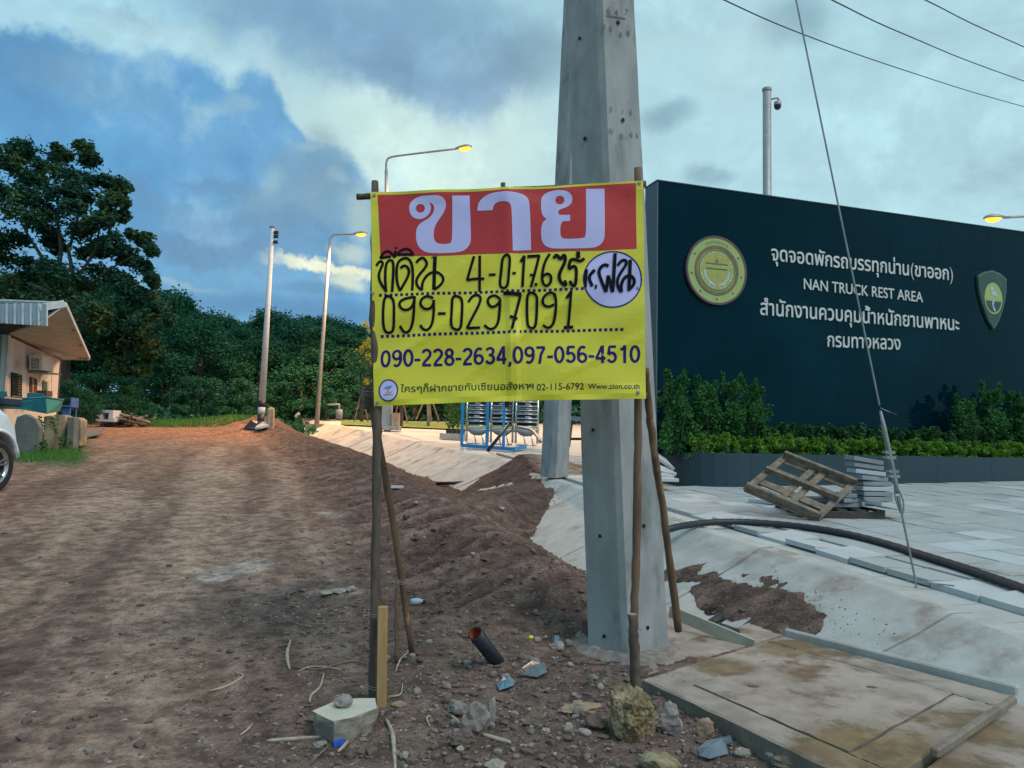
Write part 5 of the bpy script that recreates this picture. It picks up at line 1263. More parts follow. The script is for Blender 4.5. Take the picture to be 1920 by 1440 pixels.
# ------------------------------------------------------------------ pallets, tiles, hose
def pallet_parts(root, O, U, V, m, th=.10, flip=1):
    "O corner, U along the bearers, V across; bearers on the near side, boards behind"
    N = U.cross(V).normalized() * flip; ul = U.length; vl = V.length; u = U.normalized(); v = V.normalized()
    for t in (.03, .5, .97):
        c = O + U * .5 + v * vl * t; o = MB().box(c, (ul, .045, .075), (u, v, N)).build('bearer', m, root); bevel(o, .004, 1)
    for s in (.03, .42, .56, .97):
        o = MB().box(O + u * ul * s + V * .5 - N * .05, (.075, vl, .022), (u, v, N)).build('board', m, root)
    for t, w in ((.06, .12), (.3, .10), (.62, .12), (.92, .10)):
        o = MB().box(O + U * .5 + v * vl * t - N * .075, (ul * .98, w, .020), (u, v, N)).build('board', m, root)
def make_pallets():
    yD = 8.15
    D = G(1537, 978); D.z += .03; A = P(1397, 914, D.y + .30); C = P(1608, 905, D.y + .42)
    root = thing('tilted_pallet', 'weathered wooden pallet leaning diagonally against the tile stacks', 'pallet', D - Vector((0, 0, .03)))
    U = A - D; V = C - D; pallet_parts(root, D + Vector((0, 0, .02)), U, V, m_pallet, flip=1 if U.cross(V).y < 0 else -1)
    y = D.y + .25; a = G(1500, 972); b = G(1659, 969); a.y = b.y = y; a = P(1500, 972, y); b = P(1659, 972, y)
    a.z = Bz(y) + .085; b.z = a.z
    r2 = thing('flat_pallet', 'dark pallet lying flat under the stack of tiles', 'pallet', Vector((a.x, a.y, Bz(y))))
    u = (b - a); u.z = 0; v = Vector((-u.y, u.x, 0)).normalized() * .8
    for t in (.02, .5, .98): bevel(MB().box(a + u * .5 + v * t + Vector((0, 0, -.045)), (u.length, .06, .08), (u.normalized(), v.normalized(), Vector((0, 0, 1)))).build('bearer', m_pallet_d, r2), .004, 1)
    for s in (.05, .28, .5, .72, .95): MB().box(a + u * s + v * .5 + Vector((0, 0, .005)), (.10, .82, .02), (u.normalized(), v.normalized(), Vector((0, 0, 1)))).build('board', m_pallet_d, r2)
    # stack of tiles
    q = random.Random(9); tm = MB(); tm.box((0, 0, 0), (.33, .33, .048)); pr = tm.build('tile_proto', m_tile2); bevel(pr, .005, 1); me = pr.data; bpy.data.objects.remove(pr)
    me2 = me.copy(); me2.materials.clear(); me2.materials.append(mat('grey stacked tile', (.27, .29, .31), (.22, .235, .25), 4, .8))
    c = P(1632, 940, y + .30); z = a.z + .04
    names = ['lowest', 'second lowest', 'third lowest', 'fourth lowest', 'fifth lowest', 'sixth lowest', 'third from the top', 'second from the top', 'topmost']
    ang = math.atan2(u.y, u.x)
    def tile(p, rot, lab, m=me, grp='loose paving tiles stacked on the pallet'):
        o = bpy.data.objects.new('paving_tile', m); COL.objects.link(o); o.location = p; o.rotation_euler = rot; tag(o, lab, 'tile', grp); return o
    for i, nm in enumerate(names):
        off = Vector((q.uniform(-.015, .015), q.uniform(-.01, .01), 0)); tl = (0, 0, ang + q.uniform(-.04, .04)); zz = z
        if i >= 5: off += Vector((-.035 - .012 * (i - 5), 0, 0)); tl = (q.uniform(-.02, .02), .07 + .03 * (i - 5), ang + q.uniform(-.15, .2)); zz += .010 * (i - 5)
        tile(c + off + Vector((0, 0, zz + .058 * i + .03 - c.z)), tl, '%s grey paving tile in the tall stack on the dark pallet' % nm, me2 if i % 3 else me); 
    c2 = P(1590, 952, y + .32)
    for i, (dx, dz, rz, lab) in enumerate(((-.10, .0, .1, 'lowest grey tile of the short pile under the leaning pallet'), (-.04, .055, .35, 'middle grey tile of the short pile under the leaning pallet'), (-.12, .11, -.1, 'top grey tile of the short pile under the leaning pallet'), (-.34, .0, .2, 'grey tile lying furthest left under the leaning pallet'), (-.38, .055, -.2, 'grey tile on the furthest left one under the leaning pallet'))):
        tile(Vector((c2.x + dx, c2.y, z + dz + .01)), (0, .0, rz), lab, me2, 'loose paving tiles under the leaning pallet')
    tile(P(1655, 947, y + .1), (.02, .18, ang + .3), 'grey paving tile slipped off the right side of the tall stack')
    p = G(1442, 945); tile(p + Vector((0, .1, .03)), (0, 0, .8), 'single paving tile lying on the paving left of the leaning pallet')
    # tiles leaning at the corner of the planter
    for px, py, y, rt, lab in ((1242, 862, 11.6, (.5, .5, .5), 'upper pale tile leaning at the left corner of the planter'), (1240, 880, 11.3, (.35, .1, .7), 'middle pale tile leaning at the left corner of the planter'), (1243, 898, 10.9, (.05, .02, .3), 'lowest pale tile lying at the left corner of the planter'), (1236, 890, 11.1, (.1, .1, .2), 'pale tile half hidden by the pole at the planter corner')):
        tile(P(px, py, y), rt, lab, me, 'pale tiles heaped at the planter corner')
make_pallets()

def smoothpath(pts, k=8):
    pts = [Vector(p) for p in pts]; out = []
    for i in range(len(pts) - 1):
        p0 = pts[max(i - 1, 0)]; p1 = pts[i]; p2 = pts[i + 1]; p3 = pts[min(i + 2, len(pts) - 1)]
        for j in range(k):
            t = j / k; out.append(.5 * ((2 * p1) + (p2 - p0) * t + (2 * p0 - 5 * p1 + 4 * p2 - p3) * t * t + (3 * p1 - p0 - 3 * p2 + p3) * t ** 3))
    out.append(pts[-1]); return out
def make_hose():
    pts = []
    for px, py, dz in ((1196, 1030, 0), (1228, 1004, .0), (1262, 990, .0), (1300, 983, 0), (1345, 979, 0), (1400, 979, 0), (1480, 985, 0), (1560, 996, 0), (1640, 1014, 0), (1720, 1038, 0), (1800, 1063, 0), (1870, 1087, 0), (1925, 1107, 0), (2000, 1140, 0), (2090, 1185, 0)):
        p = G(px, py, .034 if px > 1240 else -.10 if px < 1200 else -.02); pts.append(p)
    sp = smoothpath(pts, 14); mb = MB(); mb.tube(sp, [.034 * (1 + .05 * math.sin(i * 1.9)) for i in range(len(sp))], 14)
    solo(mb, 'corrugated_conduit', m_hose, 'long black corrugated conduit snaking across the paving in front of the pallets', 'conduit', pts[5], smooth=True)
make_hose()
def make_guy():
    foot = G(1717, 1091, .0); top = P(1102, -1900, 4.95)
    root = thing('guy_wire', 'steel guy wire with clamps and turnbuckle running from the paving up to the power pole', 'guy wire', foot)
    d = (top - foot); at = lambda py: foot + d * ((lambda: ( (lambda t: t)(0)))())
    def on(py):
        # parameter where the wire passes photo row py
        lo, hi = 0.0, 1.0
        for _ in range(40):
            m_ = (lo + hi) / 2; v = foot + d * m_ - Vector((0, 0, CAMZ)); yy = 720 - FPX * v.dot(_U) / v.dot(_f)
            if yy > py: lo = m_
            else: hi = m_
        return foot + d * lo
    MB().tube([on(760), top], .0065, 6).build('cable', m_steel, root)
    MB().tube([on(770), on(800), on(900), on(925)], [.008, .016, .018, .014], 8).build('grip', m_steel, root, True)
    MB().tube([foot - Vector((0, 0, .05)), on(1091), on(955)], .008, 7).build('anchor_rod', m_steel, root)
    e = Vector((1, 0, 0)); a, b = on(915), on(965)
    MB().tube(smoothpath([a - e * .012, a.lerp(b, .4) - e * .022, b, a.lerp(b, .55) + e * .03, a + e * .012], 5), .006, 6).build('eye', m_steel, root, True)
    MB().tube([on(930), on(960)], .012, 6).build('eye', m_steel, root)
    for py in (848, 858, 884, 893):
        p = on(py); MB().box(p, (.075, .03, .022)).build('clamp', m_steel, root); MB().tube([p + Vector((-.03, -.03, 0)), p + Vector((-.03, .03, 0))], .008, 6).build('clamp_bolt', m_steel, root)
    MB().tube(smoothpath([on(765), on(765) + Vector((.06, -.02, -.03)), on(765) + Vector((.12, 0, -.045))], 4), .004, 5).build('string_end', m_navy, root)
    p = on(1088); MB().beam(G(1700, 1088, .004), G(1790, 1098, .004), .02, .004).build('steel_strip', m_steel, root)
make_guy()
def make_wires():
    for i, (pl, lab) in enumerate((([(1100, -130, 7), (1358, 0, 9), (1510, 66, 11), (1700, 133, 14), (1920, 200, 18), (2300, 300, 26)], 'lowest overhead wire crossing the upper right of the sky'), ([(1300, -130, 7), (1560, 0, 9), (1700, 66, 11), (1920, 152, 15), (2300, 280, 24)], 'middle overhead wire in the upper right of the sky'), ([(1500, -110, 8), (1735, 0, 10), (1920, 88, 13), (2300, 250, 22)], 'highest overhead wire near the upper right corner'))):
        pts = smoothpath([P(*p) for p in pl], 6); solo(MB().tube(pts, .0085, 6), 'overhead_wire', m_black, lab, 'wire', pts[0], 'overhead wires', True)
make_wires()

# ------------------------------------------------------------------ lamps and poles
def street_lamp(px0, py0, y, top, arm, side, lab, r0=.10, basepad=True, energy=120, cut=None):
    b = P(px0, py0, y) if cut is None else cut; b.z = Tz(b.x, b.y) + .0 if cut is None else b.z
    root = thing('street_lamp', lab, 'street lamp', b, 'tall street lamps with glowing orange heads')
    T_ = P(top[0], top[1], y); A = P(arm[0], arm[1], y); H = T_.z
    pts = [b - Vector((0, 0, .1)), Vector((b.x + (T_.x - b.x) * .6, y, b.z + (H - b.z) * .6)), T_ - Vector((0, 0, .45))]
    MB().tube(pts, [r0, r0 * .72, r0 * .5], 12).build('mast', m_lampst, root, True)
    k = (A - T_); up = Vector((0, 0, 1))
    bend = smoothpath([T_ - up * .5, T_ - up * .15, T_ + k.normalized() * .14, T_ + k * .3 + up * .02, A], 5)
    MB().tube(bend, .038, 8).build('arm', m_lampst, root, True)
    kd = k.normalized(); L = .62; hd = MB(); n = 10
    X = kd; Y = Vector((0, 1, 0)); Z = X.cross(Y); Z = Z if Z.z > 0 else -Z
    vs = []; prof = [(0, .035, .04), (.08, .06, .075), (.2, .10, .10), (.38, .13, .12), (.54, .10, .09), (.62, .03, .03)]
    for x, w, h in prof:
        for j in range(n): a = 2 * math.pi * j / n; vs.append(A + X * (x - .05) + Y * math.cos(a) * w * 1.1 + Z * (math.sin(a) * (h if math.sin(a) > 0 else h * .15)))
    hd.add(vs, [(i * n + j, i * n + (j + 1) % n, (i + 1) * n + (j + 1) % n, (i + 1) * n + j) for i in range(len(prof) - 1) for j in range(n)] + [tuple(range(n)), tuple(range((len(prof) - 1) * n, len(prof) * n))])
    ho = hd.build('lamp_head', m_lampst, root, True)
    vs = []; pr2 = [(.14, .05, .03), (.22, .09, .085), (.36, .115, .12), (.5, .09, .09), (.57, .03, .03)]
    for x, w, h in pr2:
        for j in range(n): a = 2 * math.pi * j / n; vs.append(A + X * (x - .05) + Y * math.cos(a) * w + Z * (math.sin(a) * (h if math.sin(a) < 0 else .008) - .01))
    le = MB(); le.add(vs, [(i * n + j, i * n + (j + 1) % n, (i + 1) * n + (j + 1) % n, (i + 1) * n + j) for i in range(len(pr2) - 1) for j in range(n)] + [tuple(range(n)), tuple(range((len(pr2) - 1) * n, len(pr2) * n))])
    le.build('lens', m_orange_l, ho, True)
    if basepad: MB().box((b.x, b.y, b.z + .10), (.75, .75, .26)).build('footing', m_rock_g, root)
    lt = bpy.data.lights.new('lamp_light', 'SPOT'); lt.energy = energy; lt.color = (1, .50, .17); lt.spot_size = R(150); lt.spot_blend = .6; lt.shadow_soft_size = .15
    lo = bpy.data.objects.new('lamp_light', lt); COL.objects.link(lo); lo.location = A + X * .3 - Vector((0, 0, .22))
    return root
LE = 5200
street_lamp(594, 783, 32.5, (619, 441), (664, 439), 1, 'thin street lamp with glowing orange head standing left of the banner', .11, energy=LE)
sl2 = street_lamp(727, 803, 27.0, (725, 296), (856, 279), 1, 'street lamp behind the banner with its orange head glowing above the banner', .12, False, energy=LE)
street_lamp(2080, 700, 21.0, (2060, 400), (1882, 408), -1, 'street lamp whose glowing orange head shows above the right end of the sign wall', .12, False, energy=LE * .7, cut=Vector((P(2080, 700, 21).x, 21, 1.3)))
# concrete stub column and box at the foot of the second lamp
y = 27.0; b = P(726, 805, y)
mb = MB(); mb.box((b.x, y - .1, Bz(y) + .65), (.33, .33, 1.3)); mb.build('foot_column', m_conc, sl2); MB().box((b.x + .1, y - .1, Bz(y) + .07), (.75, .6, .16)).build('footing', m_conc, sl2); MB().box((b.x + .33, y - .25, Bz(y) + .35), (.26, .2, .5)).build('meter_box', m_stump, sl2)
def misc_poles():
    y = 25.8; b = P(489, 792, y); b.z = Tz(b.x, y); t = P(511, 427, y)
    root = thing('banded_pole', 'slim white power pole with black bands at its foot beside the track', 'pole', b)
    d = t - b; n = 0
    def seg(f0, f1, m, nm): MB().tube([b + d * f0, b + d * f1], [.125 - .055 * f0, .125 - .055 * f1], 8).build(nm, m, root, True)
    seg(-.02, .036, m_black, 'black_band'); seg(.036, .072, m_wpole, 'shaft'); seg(.072, .105, m_black, 'black_band'); seg(.105, 1, m_wpole, 'shaft')
    for f in (.955, .975, .925): 
        p = b + d * f; MB().box(p + Vector((.14, 0, 0)), (.14, .10, .10)).build('insulator', m_black, root)
    MB().box(t + Vector((0, 0, .02)), (.17, .17, .04)).build('cap', m_steel, root)
    # camera mast
    y = 16.5; t = P(1438, 170, y); bz = Bz(y); bb = P(1437, 366, y)
    root = thing('camera_mast', 'grey steel mast with a dome security camera rising behind the sign wall', 'camera mast', Vector((bb.x, y, bz)))
    MB().tube([(bb.x, y, bz), (t.x, y, t.z)], [.10, .092], 16).build('mast', m_lampst, root, True); MB().tube([(t.x, y, t.z - .01), (t.x, y, t.z + .05)], .105, 16).build('collar', m_lampst, root)
    p = P(1447, 186, y); MB().tube(smoothpath([p, p + Vector((.12, 0, .03)), p + Vector((.17, 0, -.03))], 4), .022, 8).build('bracket', m_lampst, root, True)
    c = P(1458, 196, y); MB().lathe((c.x, c.y, c.z), [(.03, .09), (.075, .06), (.085, 0), (.08, -.02)], 14).build('camera_housing', m_lampst, root, True)
    MB().lathe((c.x, c.y, c.z - .02), [(.078, 0), (.075, -.05), (.045, -.09), (0, -.10)], 14).build('camera_dome', m_black, root, True)
    # short timber post, standpipe, curved hose end
    y = 25; b = P(507, 790, y); b.z = Tz(b.x, y); t = P(508, 763, y)
    mb = MB(); mb.tube([b, t - Vector((0, 0, .08)), t], [.13, .13, .04], 5); solo(mb, 'timber_post', m_stump, 'short weathered timber marker post right of the banded pole', 'post', b)
    y = 29; b = P(636, 785, y); t = P(636, 768, y)
    root = thing('standpipe', 'small grey standpipe with a long bent arm beyond the ditch slabs', 'standpipe', b)
    MB().tube([b, t], .13, 10).build('sleeve', m_conc, root, True); MB().tube(smoothpath([t, P(636, 760, y), P(634, 758.5, y), P(615, 759, y)], 4), .035, 8).build('arm_pipe', m_lampst, root, True)
    y = 28; solo(MB().tube(smoothpath([P(554, 782, y), P(557, 778, y), P(561, 775.5, y)], 4), .05, 8), 'pipe_end', m_wpole, 'short pale pipe end sticking up from the far paving', 'pipe', P(554, 782, y), smooth=True)
    # staked saplings
    for i, (px, py, y, lab, st) in enumerate(((803, 786, 31, 'staked young tree trunk seen below the middle of the banner', ((-22, 0), (20, 4), (6, 8))), (678, 790, 27, 'staked young tree just left of the left banner post', ((-14, 0), (12, 2))), (752, 792, 29, 'tripod of stakes round a young tree right of the foot column', ((-14, 0), (12, 3))))):
        b = P(px, py, y); b.z = Bz(y) if px > 700 else b.z; root = thing('staked_tree', lab, 'young tree', b, 'young trees held by tripods of stakes')
        q = random.Random(i); mb = MB(); limb(mb, b, P(px + 1, 700, y), .07, .05, q, 4, .01); mb.build('trunk', m_lampst if i == 0 else m_trunk, root, True)
        for dx, dy in st: MB().tube([P(px + dx, py + dy * .4, y - .3), P(px + dx * .1, 738, y)], .03, 6).build('stake', m_bark2, root)
        mb = MB(); c = P(px + 1, 680, y); leaves(mb, [(c + Vector((q.uniform(-.5, .5), q.uniform(-.5, .5), q.uniform(-.3, .8))), (.4, .4, .35)) for _ in range(9)], -70, .12, q, .2, .5); mb.build('crown', m_leafd, root, recalc=False)
    # kerb in front of the potted plants
    a, b = P(830, 806, 22.8), P(872, 811, 22.4); a.z = Bz(a.y); b.z = Bz(b.y)
    solo(MB().beam(a + Vector((0, 0, .05)), b + Vector((0, 0, .05)), .3, .18), 'kerb_block', m_panel, 'pale kerb block in front of the potted saplings', 'kerb', a)
    # lawn strip behind the far paving
    vs = []; fs = []
    lawn = [P(640, 787, 30.5), P(760, 791, 29.5), P(870, 797, 28.5), P(1010, 802, 28), P(1010, 790, 33), P(860, 784, 35), P(640, 781, 35)]
    mb = MB(); mb.add([Vector((p.x, p.y, Bz(p.y) + .01)) for p in lawn], [tuple(range(len(lawn)))]); o = mb.build('lawn', mat('lawn turf', (.10, .17, .03), (.07, .13, .03), 6, .95, .02, 20, c3=(.18, .17, .06), s3=1), None); tag(o, kind='structure')
misc_poles()

# ------------------------------------------------------------------ blue rack of barrows
def make_rack():
    y = 19.2; q = random.Random(3)
    def X(px, yy=y): return P(px, 820, yy).x
    z0 = Bz(y) + .03
    root = thing('blue_rack', 'bright blue steel frame around stacked barrow trays behind the banner', 'rack', Vector((X(866), y, Bz(y))))
    ztop = P(900, 735, y).z
    def bar(a, b, r=.032, nm='rail', m=m_blue): MB().beam(a, b, r * 2, r * 2).build(nm, m, root)
    yn = y - 1.0
    P0 = Vector((X(866), y, z0)); P1 = Vector((P(962, 838, yn).x, yn, Bz(yn) + .03)); P2 = Vector((X(985), y - .2, z0))
    bar(P0, P1, .04); bar(P1, P2, .04)
    for f in (0, .5, .82): 
        p = P0.lerp(P1, f); bar(p, Vector((p.x, p.y, ztop)), .036, 'upright')
    bar(P0 + Vector((0, 0, .5)), P0.lerp(P1, 0) + Vector((-.05, .9, .5)), .03); bar(P0 + Vector((-.05, .9, 0)), P0 + Vector((-.05, .9, ztop - z0)), .03, 'upright')
    # silver frames, dark sheets, trays
    for k in range(3):
        xa, xb = X(873 + k * 47), X(873 + (k + 1) * 47 - 6); yy = y + .35 - .12 * k; 
        r2 = thing('stacked_barrow', ('left', 'middle', 'right')[k] + ' stack of chromed barrow frames with grey trays standing in the blue rack', 'barrow stack', Vector((xa, yy, Bz(yy))), 'barrows stacked in the blue rack')
        for zpx in (736, 744, 752, 760, 768, 775, 783, 790, 798):
            z = P(900, zpx, yy).z; MB().tube([(xa, yy, z), (xb, yy, z)], .019, 6).build('tube', m_chrome, r2, True)
        for xx in (xa, xb): MB().tube([(xx, yy + .02, Bz(yy) + .1), (xx, yy + .02, ztop)], .028, 6).build('tube', m_chrome, r2, True)
        za, zb_ = P(900, 797, yy).z, ztop; 
        for zpx in (740, 748, 756, 764, 772, 780, 788): 
            z = P(900, zpx, yy).z; MB().box(((xa + xb) / 2, yy + .3, z), (xb - xa - .08, .5, .045)).build('tray_rim', m_tray if zpx % 3 else m_black, r2)
            MB().box(((xa + xb) / 2 + q.uniform(-.03, .05), yy + .02, z - .0), (.14, .01, .035)).build('tag', m_wpole, r2)
        MB().box(((xa + xb) / 2, yy + .62, (za + zb_) / 2), (xb - xa - .02, .04, zb_ - za)).build('backing_sheet', m_glass, r2)
        z = P(900, 802, yy).z; mb = MB(); n = 14; vs = []
        for i in range(n + 1):
            t = i / n; w = (xb - xa) / 2 * 1.08; cx = (xa + xb) / 2; x = cx - w + 2 * w * t; dp = .19 * (1 - abs(2 * t - 1) ** 2.6)
            vs += [(x, yy - .02, z), (x, yy - .02, z - dp - .005), (x, yy + .5, z - dp - .005), (x, yy + .5, z)]
        mb.add(vs, [(i * 4 + j, i * 4 + j + 1, i * 4 + j + 5, i * 4 + j + 4) for i in range(n) for j in range(3)] + [(i * 4, i * 4 + 4, i * 4 + 7, i * 4 + 3) for i in range(n)] + [(0, 3, 2, 1), (n * 4, n * 4 + 1, n * 4 + 2, n * 4 + 3)]); mb.build('barrow_tray', m_tray, r2, True)
        for s in (.35, .7): MB().tube([(xa + (xb - xa) * s, yy, z - .15), (xa + (xb - xa) * (s + .12), yy, Bz(yy) + .02)], .02, 6).build('leg', m_chrome, r2, True)
        MB().tube([(xa, yy, Bz(yy) + .06), (xb, yy, Bz(yy) + .06)], .022, 6).build('tube', m_chrome, r2, True)
    y3 = 17.0; a, b = P(914, 846, y3), P(955, 795, y3 + .2)
    solo(MB().tube([a, b], .038, 10), 'leaning_pipe', m_black, 'black pipe poking up out of the ditch bank in front of the blue rack', 'pipe', a, smooth=True)
    y4 = 14.5; pts = smoothpath([P(972, 801, 18), P(995, 806, 17.5), P(1008, 818, 17), P(1013, 828, 16.5)], 5); solo(MB().tube(pts, .04, 8), 'bent_conduit', m_steel, 'grey bent conduit in front of the right barrow stack', 'conduit', pts[0], smooth=True)
    # brown prop and beam seen between the two power poles
    y5 = 15; root = thing('timber_prop', 'brown timber prop under a short grey beam between the two power poles', 'prop', P(1070, 850, y5))
    MB().beam(P(1066, 838, y5), P(1072, 788, y5), .06, .06).build('upright', m_bark2, root); MB().beam(P(1066, 784, y5), P(1092, 786, y5), .10, .09).build('beam', m_steel, root)
    solo(MB().beam(P(1066, 823, 17), P(1095, 823, 17), .12, .06), 'dark_bar', m_black, 'dark steel bar lying low between the two power poles', 'bar', P(1066, 823, 17))
make_rack()

# ------------------------------------------------------------------ concrete chamber slab by the pole
def make_chamber():
    Z = .125; c = [GZ(1205, 1272, Z), GZ(1640, 1480, Z), GZ(1903, 1306, Z), GZ(1470, 1192, Z)]      # left, front, right, back
    root = thing('chamber_slab', 'muddy square concrete chamber cover set in a raised frame beside the power pole', 'chamber cover', Vector((c[0].x, c[0].y, 0)))
    def at(u, v, z=Z): p = c[0] * (1 - u) * (1 - v) + c[1] * u * (1 - v) + c[2] * u * v + c[3] * (1 - u) * v; return Vector((p.x, p.y, z))
    def slab(nm, u0, v0, u1, v1, z, h, m, n=14):
        vs = []; fs = []
        for i in range(n + 1):
            for j in range(n + 1):
                u, v = u0 + (u1 - u0) * i / n, v0 + (v1 - v0) * j / n; e = (i in (0, n)) or (j in (0, n)); p = at(u, v, z)
                if e: p = p + Vector((rng.uniform(-.003, .003), rng.uniform(-.003, .003), -.004 - rng.random() * .006))
                else: p.z += rng.uniform(-.0015, .0015)
                vs.append(p)
        k = n + 1; fs = [(i * k + j, (i + 1) * k + j, (i + 1) * k + j + 1, i * k + j + 1) for i in range(n) for j in range(n)]
        ring = [i * k for i in range(k)] + [n * k + j for j in range(1, k)] + [i * k + n for i in range(n - 1, -1, -1)] + [j for j in range(n - 1, 0, -1)]
        b0 = len(vs); vs += [Vector((vs[i].x, vs[i].y, z - h)) for i in ring]; L = len(ring)
        fs2 = [(ring[i], ring[(i + 1) % L], b0 + (i + 1) % L, b0 + i) for i in range(L)]
        mb = MB(); mb.add(vs, fs); mb.add([], []); mb.f += fs2; mb.mi += [1] * L; return mb.build(nm, [m, m_slabedge], root)
    g = .0035
    slab('frame_side', 0, 0, 1, .13 - g, Z, .24, m_slab); slab('frame_side', 0, .86 + g, 1, 1, Z + .002, .24, m_slab); slab('frame_side', 0, .13, .16 - g, .86, Z, .24, m_slab); slab('frame_side', .84 + g, .13, 1, .86, Z + .001, .24, m_slab)
    slab('cover', .16 + g, .13 + g, .84 - g, .86 - g, Z + .006, .06, m_slab)
    for u, v in ((.33, .3), (.62, .66)):
        q = at(u, v, Z + .0085); ps = [(q.x + math.cos(k * .52) * .026 * (1 + .3 * math.sin(3 * k)), q.y + math.sin(k * .52) * .02, q.z) for k in range(12)]
        mb = MB(); mb.add(ps, [tuple(range(12))]); mb.build('worn_pit', m_rock_b, root)
    # raised kerb strip crossing the front right corner and the pale mortar edge along the back
    a = at(.80, .02, Z + .03); b = at(1.0, .98, Z + .03); a2, b2 = GZ(1752, 1412, Z + .03), GZ(1900, 1312, Z + .03); bevel(MB().beam(a2, b2, .035, .04).build('kerb_strip', m_slabedge, root), .008, 1)
    a, b = GZ(1466, 1189, Z + .01), GZ(1905, 1301, Z + .01); o = (b - a).cross(Vector((0, 0, 1))).normalized(); o = o if o.y > 0 else -o
    bevel(MB().beam(a + o * .035, b + o * .035, .035, .07).build('mortar_edge', m_panel, root), .01, 1)
    # apron of concrete to the right
    q = [GZ(1905, 1312, .10), GZ(1660, 1500, .10), GZ(2300, 1700, .10), GZ(2300, 1240, .10)]
    ap = MB(); ap.prism([p - Vector((0, 0, .15)) for p in q], (0, 0, .15)); o = ap.build('concrete_apron', m_slab, None); tag(o, kind='structure')
    # landing between pole and slab
    q = [(1215, 1265), (1475, 1188), (1410, 1165), (1350, 1190), (1258, 1140), (1230, 1150)]; q = [GZ(a, b, .062) for a, b in q]
    ap = MB(); ap.prism([p - Vector((0, 0, .1)) for p in q], (0, 0, .1)); o = ap.build('mortar_landing', m_slab, None); tag(o, kind='structure')
    # cream form board on edge
    a, b = P(1256, 1146, 5.50), P(1414, 1212, 5.02); bevel(solo(MB().beam(a, b, .018, .085), 'form_board', m_board, 'cream form board standing on edge between the pole and the chamber slab', 'board', a), .002, 1)
    for pa, pb, lab, y in (((1322, 1176), (1354, 1156), 'upper short dark pipe offcut behind the cream board', 5.55), ((1348, 1176), (1382, 1188), 'lower short dark pipe offcut behind the cream board', 5.35)):
        solo(MB().tube([P(*pa, y), P(*pb, y + .05)], .033, 12), 'pipe_offcut', m_hose, lab, 'pipe', P(*pa, y), 'pipe offcuts behind the cream board', True)
make_chamber()

# ------------------------------------------------------------------ stones, stub pipe, litter
from mathutils import noise as mn
def rock(px, py, w, h, m, lab, name='stone', seed=0, flat=.8, rough=.22, dep=1.0, sub=3, dz=0.0, on=None, cat='stone', lump=.035):
    p = TP(px, py + h * .38) if on is None else on; s = p.y / FPX; rx = w * s / 2; rz = h * s / 2 * 1.05
    bm = bmesh.new(); bmesh.ops.create_icosphere(bm, subdivisions=sub, radius=1)
    q = random.Random(seed); pl = [(Vector((q.gauss(0, 1), q.gauss(0, 1), q.gauss(0, 1))).normalized(), q.uniform(.62, .95)) for _ in range(11)]
    for v in bm.verts:
        c = v.co.normalized(); k = 1.0
        for n_, d in pl:
            t = c.dot(n_)
            if t > .1: k = min(k, d / t)
        k *= 1 + rough * mn.fractal(c * 2.3 + Vector((seed, 0, 0)), 1, 2, 4)
        k *= 1 + lump * mn.fractal(c * 9 + Vector((seed, 3, 0)), 1, 2, 3)
        v.co = Vector((c.x * rx * k, c.y * rx * k * dep, c.z * rz * k * 1.1))
    me = bpy.data.meshes.new(name); bm.to_mesh(me); bm.free(); me.materials.append(m)
    o = bpy.data.objects.new(name, me); COL.objects.link(o); o.location = p + Vector((0, 0, rz * .70 + dz)); ORG[o.name] = o.location.copy(); tag(o, lab, cat); return o
rock(1187, 1342, 100, 98, m_rock_o, 'largest ochre limestone boulder at the foot of the right stake', 'boulder', 5, rough=.15, sub=5, dep=.9, lump=.10)
rock(1252, 1350, 58, 54, m_rock_l, 'grey stone with pale crust wedged right of the ochre boulder', 'boulder', 6, dep=.8)
rock(892, 1352, 66, 56, m_rock_g, 'big grey rubble lump at the bottom centre', 'boulder', 7, dep=.8)
rock(857, 1330, 36, 30, m_rock_g, 'smaller grey lump touching the left side of the big grey rubble lump', 'stone', 8)
rock(868, 1384, 52, 28, m_rock_b, 'low red brown clod in front of the grey rubble lump', 'clod', 9)
rock(923, 1336, 17, 46, m_rock_p, 'thin upright grey flake right of the grey rubble lump', 'stone_flake', 10, dep=.5)
rock(1090, 1330, 84, 22, m_rock_t, 'long tan broken brick half buried left of the ochre boulder', 'brick_piece', 11, dep=.5)
rock(1115, 1355, 44, 22, m_rock_b, 'reddish clod below the tan broken brick', 'clod', 12)
rock(1066, 1368, 22, 18, m_rock_p, 'small cream stone standing below the tan broken brick', 'stone', 13, dep=.4)
rock(1095, 1374, 26, 14, m_rock_p, 'flat tan chip right of the small cream stone', 'stone', 14, dep=.5)
rock(1240, 1436, 76, 32, m_rock_o, 'ochre stone cut by the bottom edge of the picture right of centre', 'stone', 15)
rock(1322, 1368, 34, 34, m_rock_t, 'small triangular tan shard standing against the slab side', 'stone', 16, dep=.4)
rock(1392, 1412, 32, 17, m_rock_p, 'flat pale shard right of the torn grey plastic', 'stone', 17, dep=.5)
rock(1452, 1422, 34, 20, m_rock_p, 'pale stone close against the slab side at the bottom', 'stone', 18)
rock(1490, 1430, 76, 34, m_rock_t, 'wide tan stone at the bottom edge under the slab corner', 'stone', 19)
rock(1118, 1219, 26, 17, m_rock_p, 'small pale stone at the left foot of the big pole', 'stone', 20)
rock(757, 1418, 15, 17, m_rock_p, 'round pale pebble at the bottom left of the strip of bark', 'pebble', 21)
rock(168, 1408, 15, 15, m_rock_g, 'lone grey green pebble at the bottom left of the track', 'pebble', 22)
rock(928, 1436, 44, 17, m_rock_p, 'pale flat stone cut by the bottom edge left of centre', 'stone', 23)
